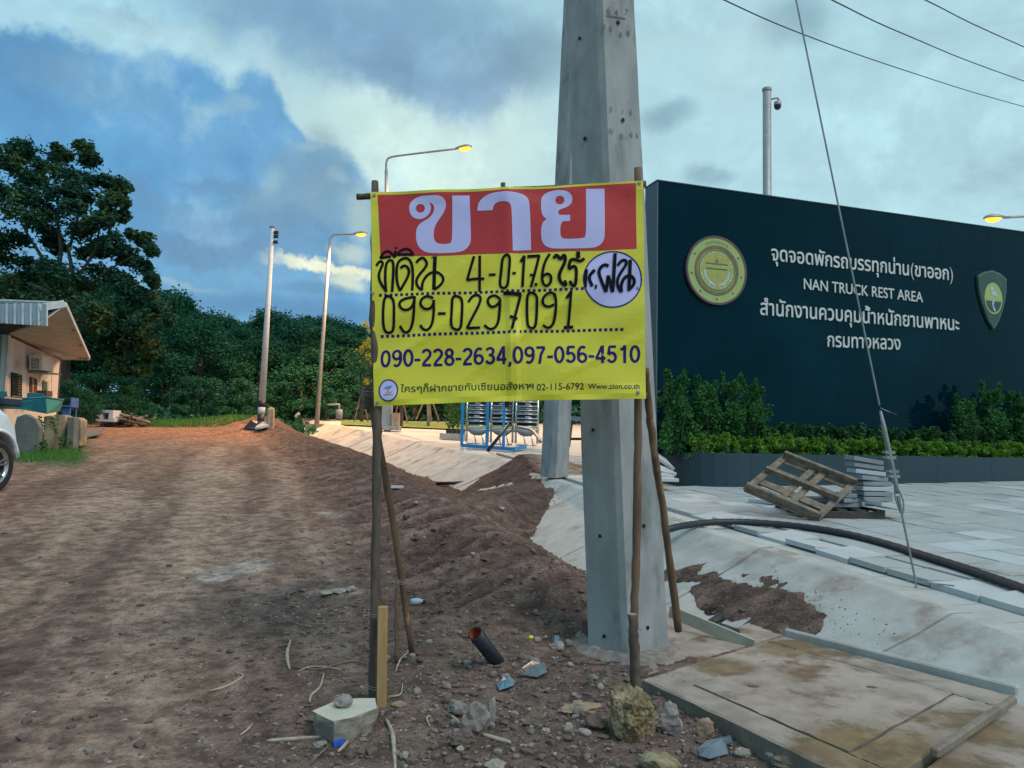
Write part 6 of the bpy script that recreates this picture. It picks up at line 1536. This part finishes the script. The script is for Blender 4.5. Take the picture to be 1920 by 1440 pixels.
rock(1008, 1200, 16, 9, m_rock_l, 'small grey stone near the yellow cap', 'stone', 24)
rock(748, 1321, 30, 13, m_rock_t, 'short block of pale wood right of the sawn stake', 'wood_block', 25, dep=.5, rough=.08)
rock(600, 1397, 26, 12, m_rock_g, 'crumpled grey clod in front of the white block', 'clod', 26)
rock(1045, 1212, 30, 16, m_rock_l, 'flat grey piece in the litter left of the big pole', 'stone', 27)
rock(985, 1262, 22, 14, m_rock_g, 'grey stone behind the clear plastic film', 'stone', 28)
rock(1140, 1170, 34, 18, m_rock_b, 'dark brown clod at the left side of the big pole', 'clod', 29)
qq = random.Random(99)
for i in range(60):
    px = qq.uniform(720, 1180); py = qq.uniform(1185, 1435); w = qq.uniform(8, 22)
    o = rock(px, py, w, w * qq.uniform(.5, .85), [m_rock_g, m_rock_p, m_rock_g, m_rock_l, m_rock_b][i % 5], 'small broken stone among the rubble between the banner posts', 'rubble_stone', 200 + i, sub=2, dz=-.002); o['group'] = 'small rubble stones round the banner'
for i in range(26):
    px = qq.uniform(620, 1090); py = qq.uniform(930, 1180); w = qq.uniform(6, 16)
    o = rock(px, py, w, w * qq.uniform(.5, .8), [m_rock_g, m_rock_p, m_rock_b][i % 3], 'small stone on the earth bank behind the banner', 'bank_stone', 300 + i, sub=2); o['group'] = 'small stones on the earth bank'
def white_block():
    Y = TP(650, 1384).y; zt = .125
    top = [(585, 1333), (632, 1313), (668, 1309), (704, 1309), (706, 1328), (678, 1338), (658, 1346), (624, 1352)]; z0 = Tz(-.9, 3.7)
    T_ = [GZ(a, b, z0 + .10) for a, b in top]; c = sum(T_, Vector()) / len(T_)
    mids = [c + (p - c) * 1.0 + Vector((rng.uniform(-.01, .01), rng.uniform(-.012, .004), -.05)) for p in T_]; bot = [c + (p - c) * .86 + Vector((0, 0, -.115)) for p in T_]
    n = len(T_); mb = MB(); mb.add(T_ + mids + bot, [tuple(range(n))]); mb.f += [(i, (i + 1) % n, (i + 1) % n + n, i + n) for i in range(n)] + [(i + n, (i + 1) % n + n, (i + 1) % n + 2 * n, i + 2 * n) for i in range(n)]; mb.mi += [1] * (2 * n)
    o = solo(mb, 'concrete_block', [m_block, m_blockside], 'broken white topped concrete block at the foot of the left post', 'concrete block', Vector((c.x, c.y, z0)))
    bm = bmesh.new(); bm.from_mesh(o.data); bmesh.ops.triangulate(bm, faces=bm.faces); bmesh.ops.subdivide_edges(bm, edges=bm.edges, cuts=3, use_grid_fill=True)
    for v in bm.verts:
        w = .017 if v.co.z < .09 else .003; nn_ = mn.noise_vector(v.co * 16) ; v.co += Vector((nn_.x, nn_.y, nn_.z * (.35 if v.co.z > .09 else 1))) * w
    bm.to_mesh(o.data); bm.free()
    rock(643, 1312, 34, 24, m_rock_l, 'small purplish stone resting on the white concrete block', 'stone', 30, on=GZ(643, 1324, z0 + .10), flat=1)
white_block()
def strip(name, pts, w, m, lab, cat='stick', h=.006, up=.006):
    P3 = [TP(a, b) + Vector((0, 0, up)) for a, b in pts]; sp = smoothpath(P3, 5); n = len(sp)
    mb = MB(); mb.tube(sp, [w * (.45 + .55 * math.sin(math.pi * (i + .8) / (n + .6))) for i in range(n)], 7); return solo(mb, name, m, lab, cat, P3[0], smooth=True)
strip('bark_strip', [(545, 1203), (539, 1222), (539, 1240), (543, 1256)], .011, m_twig, 'curled pale bark strip on the dark gravel left of the left post', 'bark strip')
strip('twig', [(392, 1298), (425, 1289), (455, 1270), (440, 1262)], .006, m_twig, 'bent dry twig on the track left of the curled bark strip', 'twig')
strip('twig', [(607, 1266), (600, 1290), (584, 1306), (580, 1320)], .007, m_twig, 'curved pale twig above the white block', 'twig')
strip('stick', [(500, 1392), (545, 1389), (612, 1385)], .009, m_twig, 'straight pale stick pointing at the white block', 'stick')
strip('bark_strip', [(724, 1352), (734, 1375), (738, 1400), (741, 1448)], .011, m_twig, 'long pale bark strip running down from the sawn stake', 'bark strip')
strip('stick', [(832, 1336), (850, 1350), (871, 1368)], .008, m_twig, 'pale stick leaning on the grey rubble lump', 'stick')
strip('bark_strip', [(905, 1382), (930, 1388), (957, 1396)], .011, m_twig, 'flat cream bark strip in front of the grey rubble lump', 'bark strip')
strip('twig', [(766, 1224), (750, 1240), (742, 1262)], .006, m_twig, 'thin pale twig at the foot of the left brace', 'twig')
strip('twig', [(548, 1253), (600, 1257), (625, 1250), (660, 1243), (690, 1248)], .005, m_twigd, 'long thin brown twig lying behind the left post', 'twig')
strip('twig', [(560, 1262), (585, 1252), (640, 1258)], .005, m_twig, 'short pale twig crossing the long thin brown twig', 'twig')
strip('twig', [(634, 1412), (646, 1400), (657, 1384)], .008, m_twig, 'short pale twig in front of the white block', 'twig')
strip('twig', [(450, 1382), (463, 1372), (474, 1360)], .005, m_twig, 'tiny pale twig on the bare track left of the straight stick', 'twig')
strip('twig', [(618, 1400), (590, 1425), (565, 1445)], .005, m_twigd, 'brown twig running to the bottom edge below the white block', 'twig')
strip('twig', [(806, 1366), (800, 1350), (806, 1344)], .005, m_twig, 'hooked pale twig between the sawn stake and the grey lump', 'twig')
strip('twig', [(727, 1308), (750, 1306), (755, 1285)], .004, m_twig, 'thin twig curling right of the sawn stake', 'twig')
strip('timber_scrap', [(985, 1024), (997, 1032), (1003, 1038)], .018, m_bark2, 'short dark timber scrap on the crest of the bank', 'timber')
def litter():
    # stub of buried pipe
    a = P(891, 1187, 4.32); b = TP(940, 1236) - Vector((0, 0, .05)); d = (a - b).normalized()
    root = thing('pipe_stub', 'cut end of a black pipe with an orange inside poking out of the dirt', 'pipe', b)
    mb = MB(); mb.lathe(b, [(.042, 0), (.042, (a - b).length), (.036, (a - b).length)], 20, ax=d); mb.build('outer_skin', m_black, root, True)
    mb = MB(); mb.lathe(a - d * .12, [(.0, 0), (.0355, .0), (.0355, .122)], 20, ax=d); mb.build('lining', m_rust, root, True)
    mb = MB(); c = a - d * .05; X = d.cross(Vector((0, 1, 0))).normalized(); Y = d.cross(X); mb.tube([c + X * .044 * math.cos(t * .4) + Y * .044 * math.sin(t * .4) for t in range(16)], .0025, 5); mb.build('string', m_string, root, True)
    def film(pl, m, name, lab):
        pts = [TP(*p) + Vector((0, 0, .012 + .012 * rng.random())) for p in pl]; c = sum(pts, Vector()) / len(pts) + Vector((0, 0, .022)); mb = MB(); n = len(pts)
        mids = [(p + c) / 2 + Vector((0, 0, rng.uniform(-.01, .02))) for p in pts]
        vs = pts + mids + [c]; fs = [(i, (i + 1) % n, (i + 1) % n + n, i + n) for i in range(n)] + [(i + n, (i + 1) % n + n, 2 * n) for i in range(n)]
        k = len(vs); vs2 = [v - Vector((0, 0, .002)) for v in vs]; mb.add(vs + vs2, fs + [tuple(reversed([i + k for i in f])) for f in fs]); return solo(mb, name, m, lab, 'plastic', pts[0])
    film([(932, 1292), (940, 1280), (955, 1276), (966, 1283), (962, 1294), (948, 1300), (936, 1301)], m_film, 'plastic_scrap', 'crumpled teal plastic scrap in the rubble')
    film([(978, 1258), (998, 1245), (1022, 1252), (1025, 1268), (1008, 1276), (984, 1274)], m_filmg, 'plastic_film', 'clear bluish plastic film right of the teal plastic scrap')
    film([(1308, 1410), (1325, 1398), (1370, 1388), (1374, 1400), (1362, 1405), (1366, 1420), (1330, 1432), (1312, 1425)], m_filmg, 'torn_plastic', 'torn grey blue plastic sheet in the corner below the slab side')
    film([(1035, 1205), (1050, 1200), (1054, 1210), (1040, 1216)], m_filmg, 'plastic_film', 'small grey plastic wrapper left of the big pole foot')
    sp = smoothpath([TP(a, b) + Vector((0, 0, .008)) for a, b in ((966, 1284), (990, 1278), (1020, 1262), (1040, 1248), (1070, 1240), (1110, 1248), (1150, 1246), (1185, 1241))], 4)
    solo(MB().tube(sp, .0022, 5), 'string', m_string, 'thin dark blue string running from the teal scrap toward the pole', 'string', sp[0])
    p = TP(996, 1198); solo(MB().lathe(p + Vector((0, 0, .004)), [(0, .012), (.014, .012), (.015, 0), (0, 0)], 12, ax=Vector((0, -.5, 1))), 'litter_disc', m_yel, 'bright yellow bottle cap on the dirt left of the pole', 'bottle cap', p)
    p = TP(635, 1399); solo(MB().box(p + Vector((0, 0, .01)), (.045, .03, .02), (Vector((.9, .3, .1)).normalized(), Vector((-.3, .9, 0)).normalized(), Vector((0, 0, 1)))), 'plastic_chip', m_bcap, 'small bright blue plastic chip in front of the white block', 'plastic', p)
    p = TP(783, 1134) + Vector((0, 0, .02)); root = thing('bottle', 'small clear bottle with a blue cap lying right of the left brace', 'bottle', p); ax = Vector((1, .2, .05))
    MB().lathe(p - ax * .05, [(0, 0), (.022, 0), (.024, .02), (.024, .06), (.012, .08), (.012, .09)], 12, ax=ax).build('body', m_white2, root, True); MB().lathe(p - ax * .05 + ax.normalized() * .088, [(.014, 0), (.014, .02), (0, .02)], 12, ax=ax).build('cap', m_navy, root)
    for i, (px, py, w) in enumerate(((635, 1108, 34), (610, 1112, 26), (660, 1105, 22))):
        o = rock(px, py, w, 9, m_rock_p, ('middle', 'left', 'right')[i] + ' pale lump of spilled plaster on the track behind the left post', 'plaster_lump', 60 + i, dep=1.2, sub=2)
litter()

# ------------------------------------------------------------------ house, boat hull, slabs, car on the left
def quad_wall(mb, pts, t):
    n = (pts[1] - pts[0]).cross(pts[3] - pts[0]).normalized(); mb.prism(pts, n * t)
def make_house():
    ya, yb = 20.0, 24.5
    a_t, b_t = P(15, 628, ya), P(113, 672, yb); a_b = Vector((a_t.x, a_t.y, Tz(a_t.x, a_t.y) - .2)); b_b = Vector((b_t.x, b_t.y, Tz(b_t.x, b_t.y) - .2))
    root = thing('white_house', 'small white walled house with a flared roof and air conditioner at the left edge', 'house', Vector((a_t.x, a_t.y, Tz(a_t.x, a_t.y))))
    d = (b_b - a_b).normalized(); inn = Vector((-abs(d.y), -d.x if d.x < 0 else d.x, 0)); inn = Vector((d.x, d.y, 0)).cross(Vector((0, 0, 1))); inn = -inn if inn.x > 0 else inn; inn = inn.normalized(); out = -inn
    MB().prism([a_b, b_b, b_t, a_t], inn * .12).build('wall', m_white, root)
    def wp(px, py, o=0.0):
        p0 = a_b + out * o; d_ = ray(px, py); oo = Vector((0, 0, CAMZ)); t = (p0 - oo).dot(out) / d_.dot(out); return oo + d_ * t
    l_t = P(-160, 600, ya + .8); l_b = Vector((l_t.x, l_t.y, .4))
    sd = Vector((-1, .15, 0)).normalized(); c = a_b + sd * 5; ct = a_t + sd * 5
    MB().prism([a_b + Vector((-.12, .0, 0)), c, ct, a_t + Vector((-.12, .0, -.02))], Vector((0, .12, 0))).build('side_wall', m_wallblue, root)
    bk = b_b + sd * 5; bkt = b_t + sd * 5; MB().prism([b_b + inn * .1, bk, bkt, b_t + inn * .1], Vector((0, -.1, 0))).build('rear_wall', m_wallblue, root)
    # soffit, rake board, roof sheet
    S1, S2, S3, S4, S5 = P(14, 626, ya), P(114, 673, yb), P(166, 673, yb - 1.3), P(121, 574, ya - 2.2), P(74, 608, ya - 2.5)
    so_ = MB(); so_.add([S1, S2, S3, S4, S5] + [p + Vector((0, 0, .03)) for p in (S1, S2, S3, S4, S5)], [(0, 1, 2), (0, 2, 3), (0, 3, 4), (5, 7, 6), (5, 8, 7), (5, 9, 8)] + [(i, (i + 1) % 5, (i + 1) % 5 + 5, i + 5) for i in range(5)]); so_.build('soffit', m_soffit, root)
    MB().beam(S3 + Vector((.02, 0, .03)), S4 + Vector((.02, 0, .04)), .05, .10).build('rake_board', m_flash, root)
    MB().beam(S2 + Vector((0, 0, -.0)), S3 + Vector((0, 0, -.01)), .04, .06).build('eave_trim', m_flash, root)
    MB().beam(S4 + Vector((0, 0, .06)), P(74, 577, ya - 2.5), .05, .17).build('flashing', m_flash, root)
    for f in (.38, .68, .97):
        a = S4.lerp(S3, f); MB().beam(a, a + Vector((-.42, .25, .02)), .05, .05).build('purlin_end', m_bark, root)
    # ribbed metal fascia and roof sheet rising behind it
    yy = ya - 2.5; k = 0
    for px in range(-120, 76, 15):
        A, B, C, D = P(px, 569, yy), P(px + 12, 569.4, yy), P(px + 12, 606 + .06 * px, yy + .02), P(px, 606 + .06 * px, yy + .02)
        MB().prism([D, C, B, A], Vector((0, .03, 0))).build('fascia_panel', m_roof, root)
        MB().prism([P(px + 12.2, 569, yy), P(px + 14.8, 569, yy), P(px + 14.8, 607 + .06 * px, yy), P(px + 12.2, 607 + .06 * px, yy)], Vector((0, -.03, 0))).build('fascia_rib', m_flash, root)
    A, B = P(-140, 562, yy), P(121, 572, ya - 2.2); nr = MB(); S3u = S3 + Vector((0, 0, .06)); S3l = S3u + Vector((-4.5, .4, .1)); 
    nr.add([A, B, S3u, S3l] + [p + Vector((0, 0, .05)) for p in (A, B, S3u, S3l)], [(0, 1, 2, 3), (7, 6, 5, 4), (0, 4, 5, 1), (1, 5, 6, 2), (2, 6, 7, 3), (3, 7, 4, 0)]); nr.build('roof', m_roof, root)
    for i in range(26): p = A.lerp(B, (i + .5) / 26); MB().box(p + Vector((0, .02, .06)), (.10, .08, .035)).build('roof_rib', m_flash, root)
    u = MB(); q = [P(-140, 606, yy + .05), P(54, 608, yy + .05), S1, P(-140, 632, ya)]; u.add(q + [p + Vector((0, 0, .02)) for p in q], [(0, 1, 2, 3), (7, 6, 5, 4), (0, 4, 5, 1), (1, 5, 6, 2), (2, 6, 7, 3), (3, 7, 4, 0)]); u.build('soffit_shade', m_shade, root)  # near-black sheet paints the shade under the roof edge
    # louvre window, ac unit, doorway, small window, joints
    w = MB().prism([wp(21, 746, .01), wp(39, 746, .01), wp(39, 703, .01), wp(21, 698, .01)], out * .03).build('window', m_shade, root)
    for i in range(9):
        y0 = 701 + i * 5.0; MB().prism([wp(22.5, y0 + 3.8, .045), wp(38, y0 + 4.2, .045), wp(38, y0 + 1.6, .10), wp(22.5, y0 + .8, .10)], out * .008).build('louvre_pane', m_louv, w)
    MB().prism([wp(55, 742, .005), wp(68.5, 742, .005), wp(68.5, 711, .005), wp(55, 706, .005)], out * .02).build('door', m_curt, root); MB().prism([wp(60, 742, .03), wp(63, 742, .03), wp(63, 710, .03), wp(60, 709, .03)], out * .01).build('door_stile', m_stump, root)
    w2 = MB().prism([wp(80, 734, .005), wp(90, 734, .005), wp(90, 714, .005), wp(80, 712, .005)], out * .03).build('window', m_flash, root); MB().prism([wp(81.5, 732, .04), wp(88.5, 732, .04), wp(88.5, 716, .04), wp(81.5, 714.5, .04)], out * .005).build('pane', m_louv, w2)
    for px in (51, 75, 97): MB().beam(wp(px, 742, .006), wp(px, 647 + (px - 51) * .42, .006), .012, .012).build('panel_joint', m_flash, root)
    MB().beam(a_b + out * .02, a_t + out * .02, .09, .05).build('corner_trim', m_soffit, root); MB().beam(b_b, b_t, .06, .05).build('corner_trim', m_bark, root); MB().beam(a_t + out * .01, b_t + out * .01, .06, .06).build('wall_plate', m_bark, root)
    ac = thing('air_conditioner', 'boxy outdoor air conditioner unit on a bracket high on the white house wall', 'air conditioner', wp(65, 695, .0))
    p = [wp(55, 693, .1), wp(77, 697, .1), wp(77, 670, .1), wp(55, 666, .1)]; MB().prism(p, out * .32).build('casing', m_white, ac)
    g = [wp(59, 691, .43), wp(73, 693, .43), wp(73, 672, .43), wp(59, 670, .43)]; MB().prism(g, out * .01).build('grille', m_shade, ac)
    for i in range(8):
        t = (i + .5) / 8; MB().beam(g[0].lerp(g[3], t) + out * .02, g[1].lerp(g[2], t) + out * .02, .012, .012).build('slat', m_flash, ac)
    MB().prism([wp(53, 699, .0), wp(80, 702, .0), wp(80, 699.5, .0), wp(53, 696, .0)], out * .5).build('bracket', m_steel, ac)
    c = wp(84, 738, .5); solo(MB().box(c, (.26, .3, .16)), 'brown_box', m_rock_b, 'small brown box on the teal hull in front of the house wall', 'box', c)
make_house()
def make_hull():
    y = 16.6; F_ = [P(-90, 762, y), P(14, 763, y), P(88, 776, y - .1), P(86, 745, y - .12), P(30, 748, y), P(-90, 744, y)]
    root = thing('boat_hull', 'worn teal boat hull resting upside on upright stone slabs', 'boat', Vector((P(40, 775, y).x, y, 1.7))); root['label'] = 'worn teal boat shaped tub resting on the upright stone slabs'
    a = F_; b = [p + Vector((.05, 1.2, .0)) for p in F_]; E0, E1 = P(113, 771, y + .95), P(119, 750, y + .9)
    b[2], b[3] = E0, E1
    mb = MB(); n = 6; mb.add(a + b, [tuple(range(6)), tuple(range(11, 5, -1))] + [(i, (i + 1) % n, (i + 1) % n + n, i + n) for i in range(n) if i != 2]); mb.build('hull', m_teal, root)
    MB().add([a[2], a[3], b[3], b[2]], [(0, 1, 2, 3)]).build('transom', m_teal2, root)
    MB().tube([a[5], a[4], a[3], b[3]], .022, 6).build('gunwale', m_teal, root, True)
    MB().hexa([P(50, 746, y + .1), P(82, 746, y + .05), P(84, 744, y + .7), P(54, 743, y + .7), P(51, 737, y + .1), P(81, 738, y + .05), P(83, 738, y + .7), P(55, 736, y + .7)]).build('locker_lid', m_teal, root)
    MB().hexa([P(-40, 744, y + .1), P(13, 744, y + .05), P(14, 742, y + .6), P(-36, 741, y + .6), P(-40, 733, y + .1), P(12, 734, y + .05), P(13, 734, y + .6), P(-36, 732, y + .6)]).build('seat_cushion', m_teal, root)
    c = P(4, 753, 15.2); o = MB().box(c, (.46, .6, .19)).build('navy_tub', m_navy, None); bevel(o, .06, 4); l = c; o.data.transform(Matrix.Translation(-l)); o.location = l; tag(o, 'rounded dark blue tub in front of the teal hull above the silver car', 'tub')
    # slabs
    for pts, yy, m, lab, th in (([(30, 842), (68, 853), (74, 802), (66, 786), (48, 776), (31, 782), (27, 800)], 15.9, m_stumpg, 'wide rounded grey stone slab leaning just behind the car wheel', .22),
                                ([(82, 833), (92, 837), (101, 783), (98, 779), (82, 781)], 16.8, m_stump, 'first narrow tan slab right of the grey slab', .3), ([(96, 832), (107, 837), (123, 790), (122, 778), (108, 778)], 17.0, m_stump, 'second tan slab, leaning, under the teal tub', .3),
                                ([(119, 832), (127, 833), (129, 780), (121, 779)], 17.3, m_stump, 'thin tan slab between the leaning slab and the dark one', .25), ([(124, 835), (137, 836), (139, 783), (126, 782)], 17.1, m_stumpg, 'dark tan slab second from the right', .3), ([(137, 829), (151, 826), (152, 788), (146, 783), (138, 782)], 17.4, m_stump, 'rightmost tan slab with a clean cut edge', .35)):
        P3 = [P(a, b + (10 if b > 815 else 0), yy) for a, b in pts]; mb = MB(); mb.prism(P3, Vector((-.05, th, 0))); o = solo(mb, 'stone_slab', m, lab, 'stone slab', P3[0]); bevel(o, .012, 2)
    q = random.Random(12); mb = MB()
    leaves(mb, [(P(px, py, yy * 1.345), (.08, .07, .16)) for px, py, yy in ((80, 800, 12.1), (77, 815, 12.0), (78, 832, 11.9), (104, 790, 12.2), (103, 805, 12.2), (112, 825, 12.2), (118, 820, 12.3), (74, 790, 12.1), (85, 838, 12.0), (130, 834, 12.4), (96, 792, 12.2), (70, 845, 11.8))], -26, .07, q, .1, .6)
    o = link('creeper', fast_mesh('creeper', mb, m_leafb)); tag(o, 'green creeper growing up between the upright stone slabs', 'creeper')
    # blue chair
    y = 18.6; s = P(130, 784, y); r = thing('blue_chair', 'small blue plastic chair behind the upright stone slabs', 'chair', s)
    zt, zm = P(130, 752, y).z, P(130, 762, y).z; x0, x1 = P(122, 780, y).x, P(138, 780, y).x
    MB().box(((x0 + x1) / 2, y, zm), (x1 - x0, .4, .03)).build('seat', m_bluechair, r); MB().box((x1, y, (zm + zt) / 2 + .03), (.03, .3, zt - zm + .1)).build('backrest', m_bluechair, r)
    for xx in (x0 + .02, x1 - .02):
        for yy in (y - .13, y + .13): MB().box((xx, yy, (s.z + zm) / 2 - .03), (.028, .028, zm - s.z)).build('leg', m_bluechair, r)
    MB().box(((x0 + x1) / 2 - .01, y - .12, (s.z + zm) / 2), (x1 - x0 - .05, .015, zm - s.z - .02)).build('front_apron', m_bluechair, r)
    # concrete box, timber pile, tin sheet
    y = 26.3; bq = [P(186, 790, y), P(211, 791, y), P(213, 769, y), P(187, 768, y)]; iq = [P(191, 786, y), P(203, 786.5, y), P(204, 774, y), P(191.5, 773.5, y)]
    r = thing('concrete_box', 'pale square concrete box with an opening in its side beside the wood pile', 'concrete box', bq[0]); mb = MB(); dv = Vector((0, .5, 0)); vs = bq + iq + [p + dv for p in bq + iq]
    fs = []
    for i in range(4): j = (i + 1) % 4; fs += [(i, j, j + 4, i + 4), (i + 8, i + 12, j + 12, j + 8), (i, i + 8, j + 8, j), (i + 4, j + 4, j + 12, i + 12)]
    mb.add(vs, fs); mb.build('shell', m_wpole, r)
    MB().prism([p + Vector((0, .48, 0)) for p in iq], Vector((0, .01, 0))).build('back_plate', m_shade, r)
    r = thing('wood_pile', 'heap of broken planks and sticks on the red soil left of the track end', 'wood pile', P(245, 800, 27)); q = random.Random(6)
    for i in range(46):
        px = q.uniform(190, 272); hh = max(0, 1 - abs(px - 238) / 42); py = 799 - q.uniform(0, 1) * 21 * hh - (3 if px > 250 else 0); yy = q.uniform(26.6, 27.8); a = P(px, py, yy); L = q.uniform(.35, 1.2); dr = Vector((q.uniform(-1, 1), q.uniform(-.6, .6), q.uniform(-.25, .25) + (.5 if q.random() < .12 else 0))).normalized()
        MB().beam(a - dr * L / 2, a + dr * L / 2, q.uniform(.04, .15), q.uniform(.03, .07)).build('plank', q.choice([m_pallet, m_pallet, m_bark2, m_bark, m_stump]), r)
    a = P(152, 822, 15.0); b = P(192, 806, 16.6); mb = MB(); mb.prism([P(150, 823, 20.5), P(188, 816, 20.8), P(196, 806, 23.2), P(160, 808, 23.2)], Vector((0, 0, .03))); o = solo(mb, 'tin_sheet', m_stumpg, 'flat grey sheet lying on the soil right of the stone slabs', 'sheet', a)
make_hull()
def make_car():
    x0 = -6.70; yc = 10.0; g = Tz(x0, yc) + .0
    root = thing('silver_car', 'silver car parked at the left edge with only its fender and alloy wheel showing', 'car', Vector((x0, yc, g)))
    ar = [(yc + .43 * math.cos(R(a)), .36 + .43 * math.sin(R(a))) for a in range(185, -6, -10)] if False else [(yc + .43 * math.cos(R(a)), .36 + .43 * math.sin(R(a))) for a in range(178, 8, -12)]
    prof = [(5.8, .30), (9.5, .27)] + ar + [(10.44, .44), (10.40, .62), (10.33, .84), (10.20, 1.0), (10.02, 1.12), (9.75, 1.19), (9.1, 1.21), (8.9, 1.19), (8.2, 1.66), (7.4, 1.74), (6.5, 1.70), (5.9, 1.2)]
    secs = []
    for w, ins in ((0, .012), (.035, .0), (.35, .0), (.9, -.02), (1.4, .0), (1.72, .0), (1.755, .05)):
        sec = []
        for yv, zv in prof:
            up = max(0, zv - .95); s = ins; far = max(0, yv - 9.9)
            sec.append(Vector((x0 - w - (up * .32 if w < .3 else -up * .32 if w > 1.5 else 0) , yv - (ins * .6 if yv > 9.9 else -ins * .6 if yv < 6 else 0), g + zv - ins * (.5 if zv > 1 else 0))))
        secs.append(sec)
    n = len(prof); vs = [v for s in secs for v in s]; fs = [(i * n + j, i * n + (j + 1) % n, (i + 1) * n + (j + 1) % n, (i + 1) * n + j) for i in range(len(secs) - 1) for j in range(n)]
    fs += [tuple(range(n)), tuple(range((len(secs) - 1) * n + n - 1, (len(secs) - 1) * n - 1, -1))]
    mb = MB(); mb.add(vs, fs); o = mb.build('body', m_carp, root)
    me = o.data; me.polygons.foreach_set('use_smooth', [len(p.vertices) == 4 for p in me.polygons])
    MB().tube([Vector((x0 - .004, a, g + b)) for a, b in [(yc + .448 * math.cos(R(t)), .36 + .448 * math.sin(R(t))) for t in range(180, 6, -12)]], .024, 8).build('arch_flare', m_carp, root, True)
    MB().prism([Vector((x0 - .10, 8.75, g + 1.2)), Vector((x0 - .22, 8.15, g + 1.6)), Vector((x0 - .22, 6.6, g + 1.62)), Vector((x0 - .10, 6.2, g + 1.2))], Vector((.02, 0, 0))).build('side_window', m_glass, root)
    c = Vector((x0 - .10, yc, g + .345)); ax = Vector((1, 0, 0))
    def wheel(c):
        w = MB().lathe(c, [(.24, .11), (.30, .125), (.335, .11), (.348, .07), (.348, -.07), (.33, -.10), (.24, -.11)], 36, ax=ax).build('wheel', m_tyre, root, True)
        MB().lathe(c, [(.245, .108), (.225, .115), (.212, .06), (.205, -.05)], 36, ax=ax).build('rim', m_rim, w, True)
        MB().lathe(c, [(.0, -.02), (.21, -.02)], 30, ax=ax).build('brake_disc', m_tyre, w)
        MB().lathe(c, [(0, .085), (.045, .08), (.055, .05), (.055, .0)], 16, ax=ax).build('hub', m_rim, w, True)
        for k in range(5):
            for e in (-.14, .14):
                a = k * 2 * math.pi / 5 + .3; u = Vector((0, math.cos(a + e * .6), math.sin(a + e * .6))); v = Vector((0, math.cos(a + e * 1.3), math.sin(a + e * 1.3))); MB().beam(c + ax * .065 + u * .04, c + ax * .085 + v * .218, .020, .03, ax).build('spoke', m_rim, w)
    wheel(c); wheel(Vector((x0 - .10, 7.35, g + .345)))
    MB().box((x0 - .85, yc - .1, g + .55), (1.2, .9, .5)).build('wheel_well', m_black, root)
make_car()
q = random.Random(1)
for px, y, tp, w, lab in ((150, 25.5, 732, .36, 'loose green bush behind the blue chair'), (128, 25.5, 720, .34, 'brownish green bush at the right corner of the white house'), (172, 28, 742, .42, 'bright green bush behind the concrete box'), (-60, 31, 640, .9, 'dark bush behind the house at the left edge'), (215, 29.5, 744, .5, 'low bush behind the wood pile and concrete box')):
    p = P(px, 790, y); z = Tz(p.x, p.y); s = (P(px, tp, y).z - z) / 3.2; put_tree(p.x, p.y, 3, max(w, .2), q.uniform(0, 6), lab, 'bush', 'bushes beside the white house', sz=s)

def extras():
    y = 24.6; pts = [P(478, 812, y), P(488, 806, y), (P(505, 800, y + .3)), P(492, 799, y + .4), P(482, 801, y + .2)]
    z = lambda p: Vector((p.x, p.y, Tz(p.x, p.y) + .12)); solo(MB().prism([z(p) for p in pts], Vector((0, 0, .07))), 'concrete_fragment', m_panel, 'pale broken concrete fragment on the bank below the banded pole', 'concrete fragment', pts[0])
    mb = MB(); q = random.Random(3); c = P(483, 792, 25.2); c.z = Tz(c.x, c.y)
    vs = [Vector((c.x + math.cos(k * .785) * .42 + q.uniform(-.1, .1), c.y + math.sin(k * .785) * .4, c.z - .05)) for k in range(8)] + [Vector((c.x + .25 * math.cos(k * .785) + q.uniform(-.1, .1), c.y + .2 * math.sin(k * .785), c.z + q.uniform(.12, .3))) for k in range(8)] + [Vector((c.x, c.y, c.z + .22))]
    mb.add(vs, [(k, (k + 1) % 8, (k + 1) % 8 + 8, k + 8) for k in range(8)] + [(k + 8, (k + 1) % 8 + 8, 16) for k in range(8)]); solo(mb, 'black_sheeting', m_black, 'crumpled black sheeting bundled at the foot of the banded pole', 'sheeting', c)
    a, b = TP(818, 910), TP(870, 908); a.z += .03; b.z += .03; solo(MB().tube([a, b], .035, 8), 'dark_notch', m_black, 'added black tube marking the dark dirt notch at the ditch bottom where the slabs stop', 'pipe', a, smooth=True)  # added black tube stands in for the dark notch in the dirt
    a = TP(745, 916); solo(MB().box(a + Vector((0, 0, .02)), (.16, .08, .03)), 'foam_scrap', m_wpole, 'small white foam scrap on the crest of the bank left of the slabs', 'foam scrap', a)
extras()
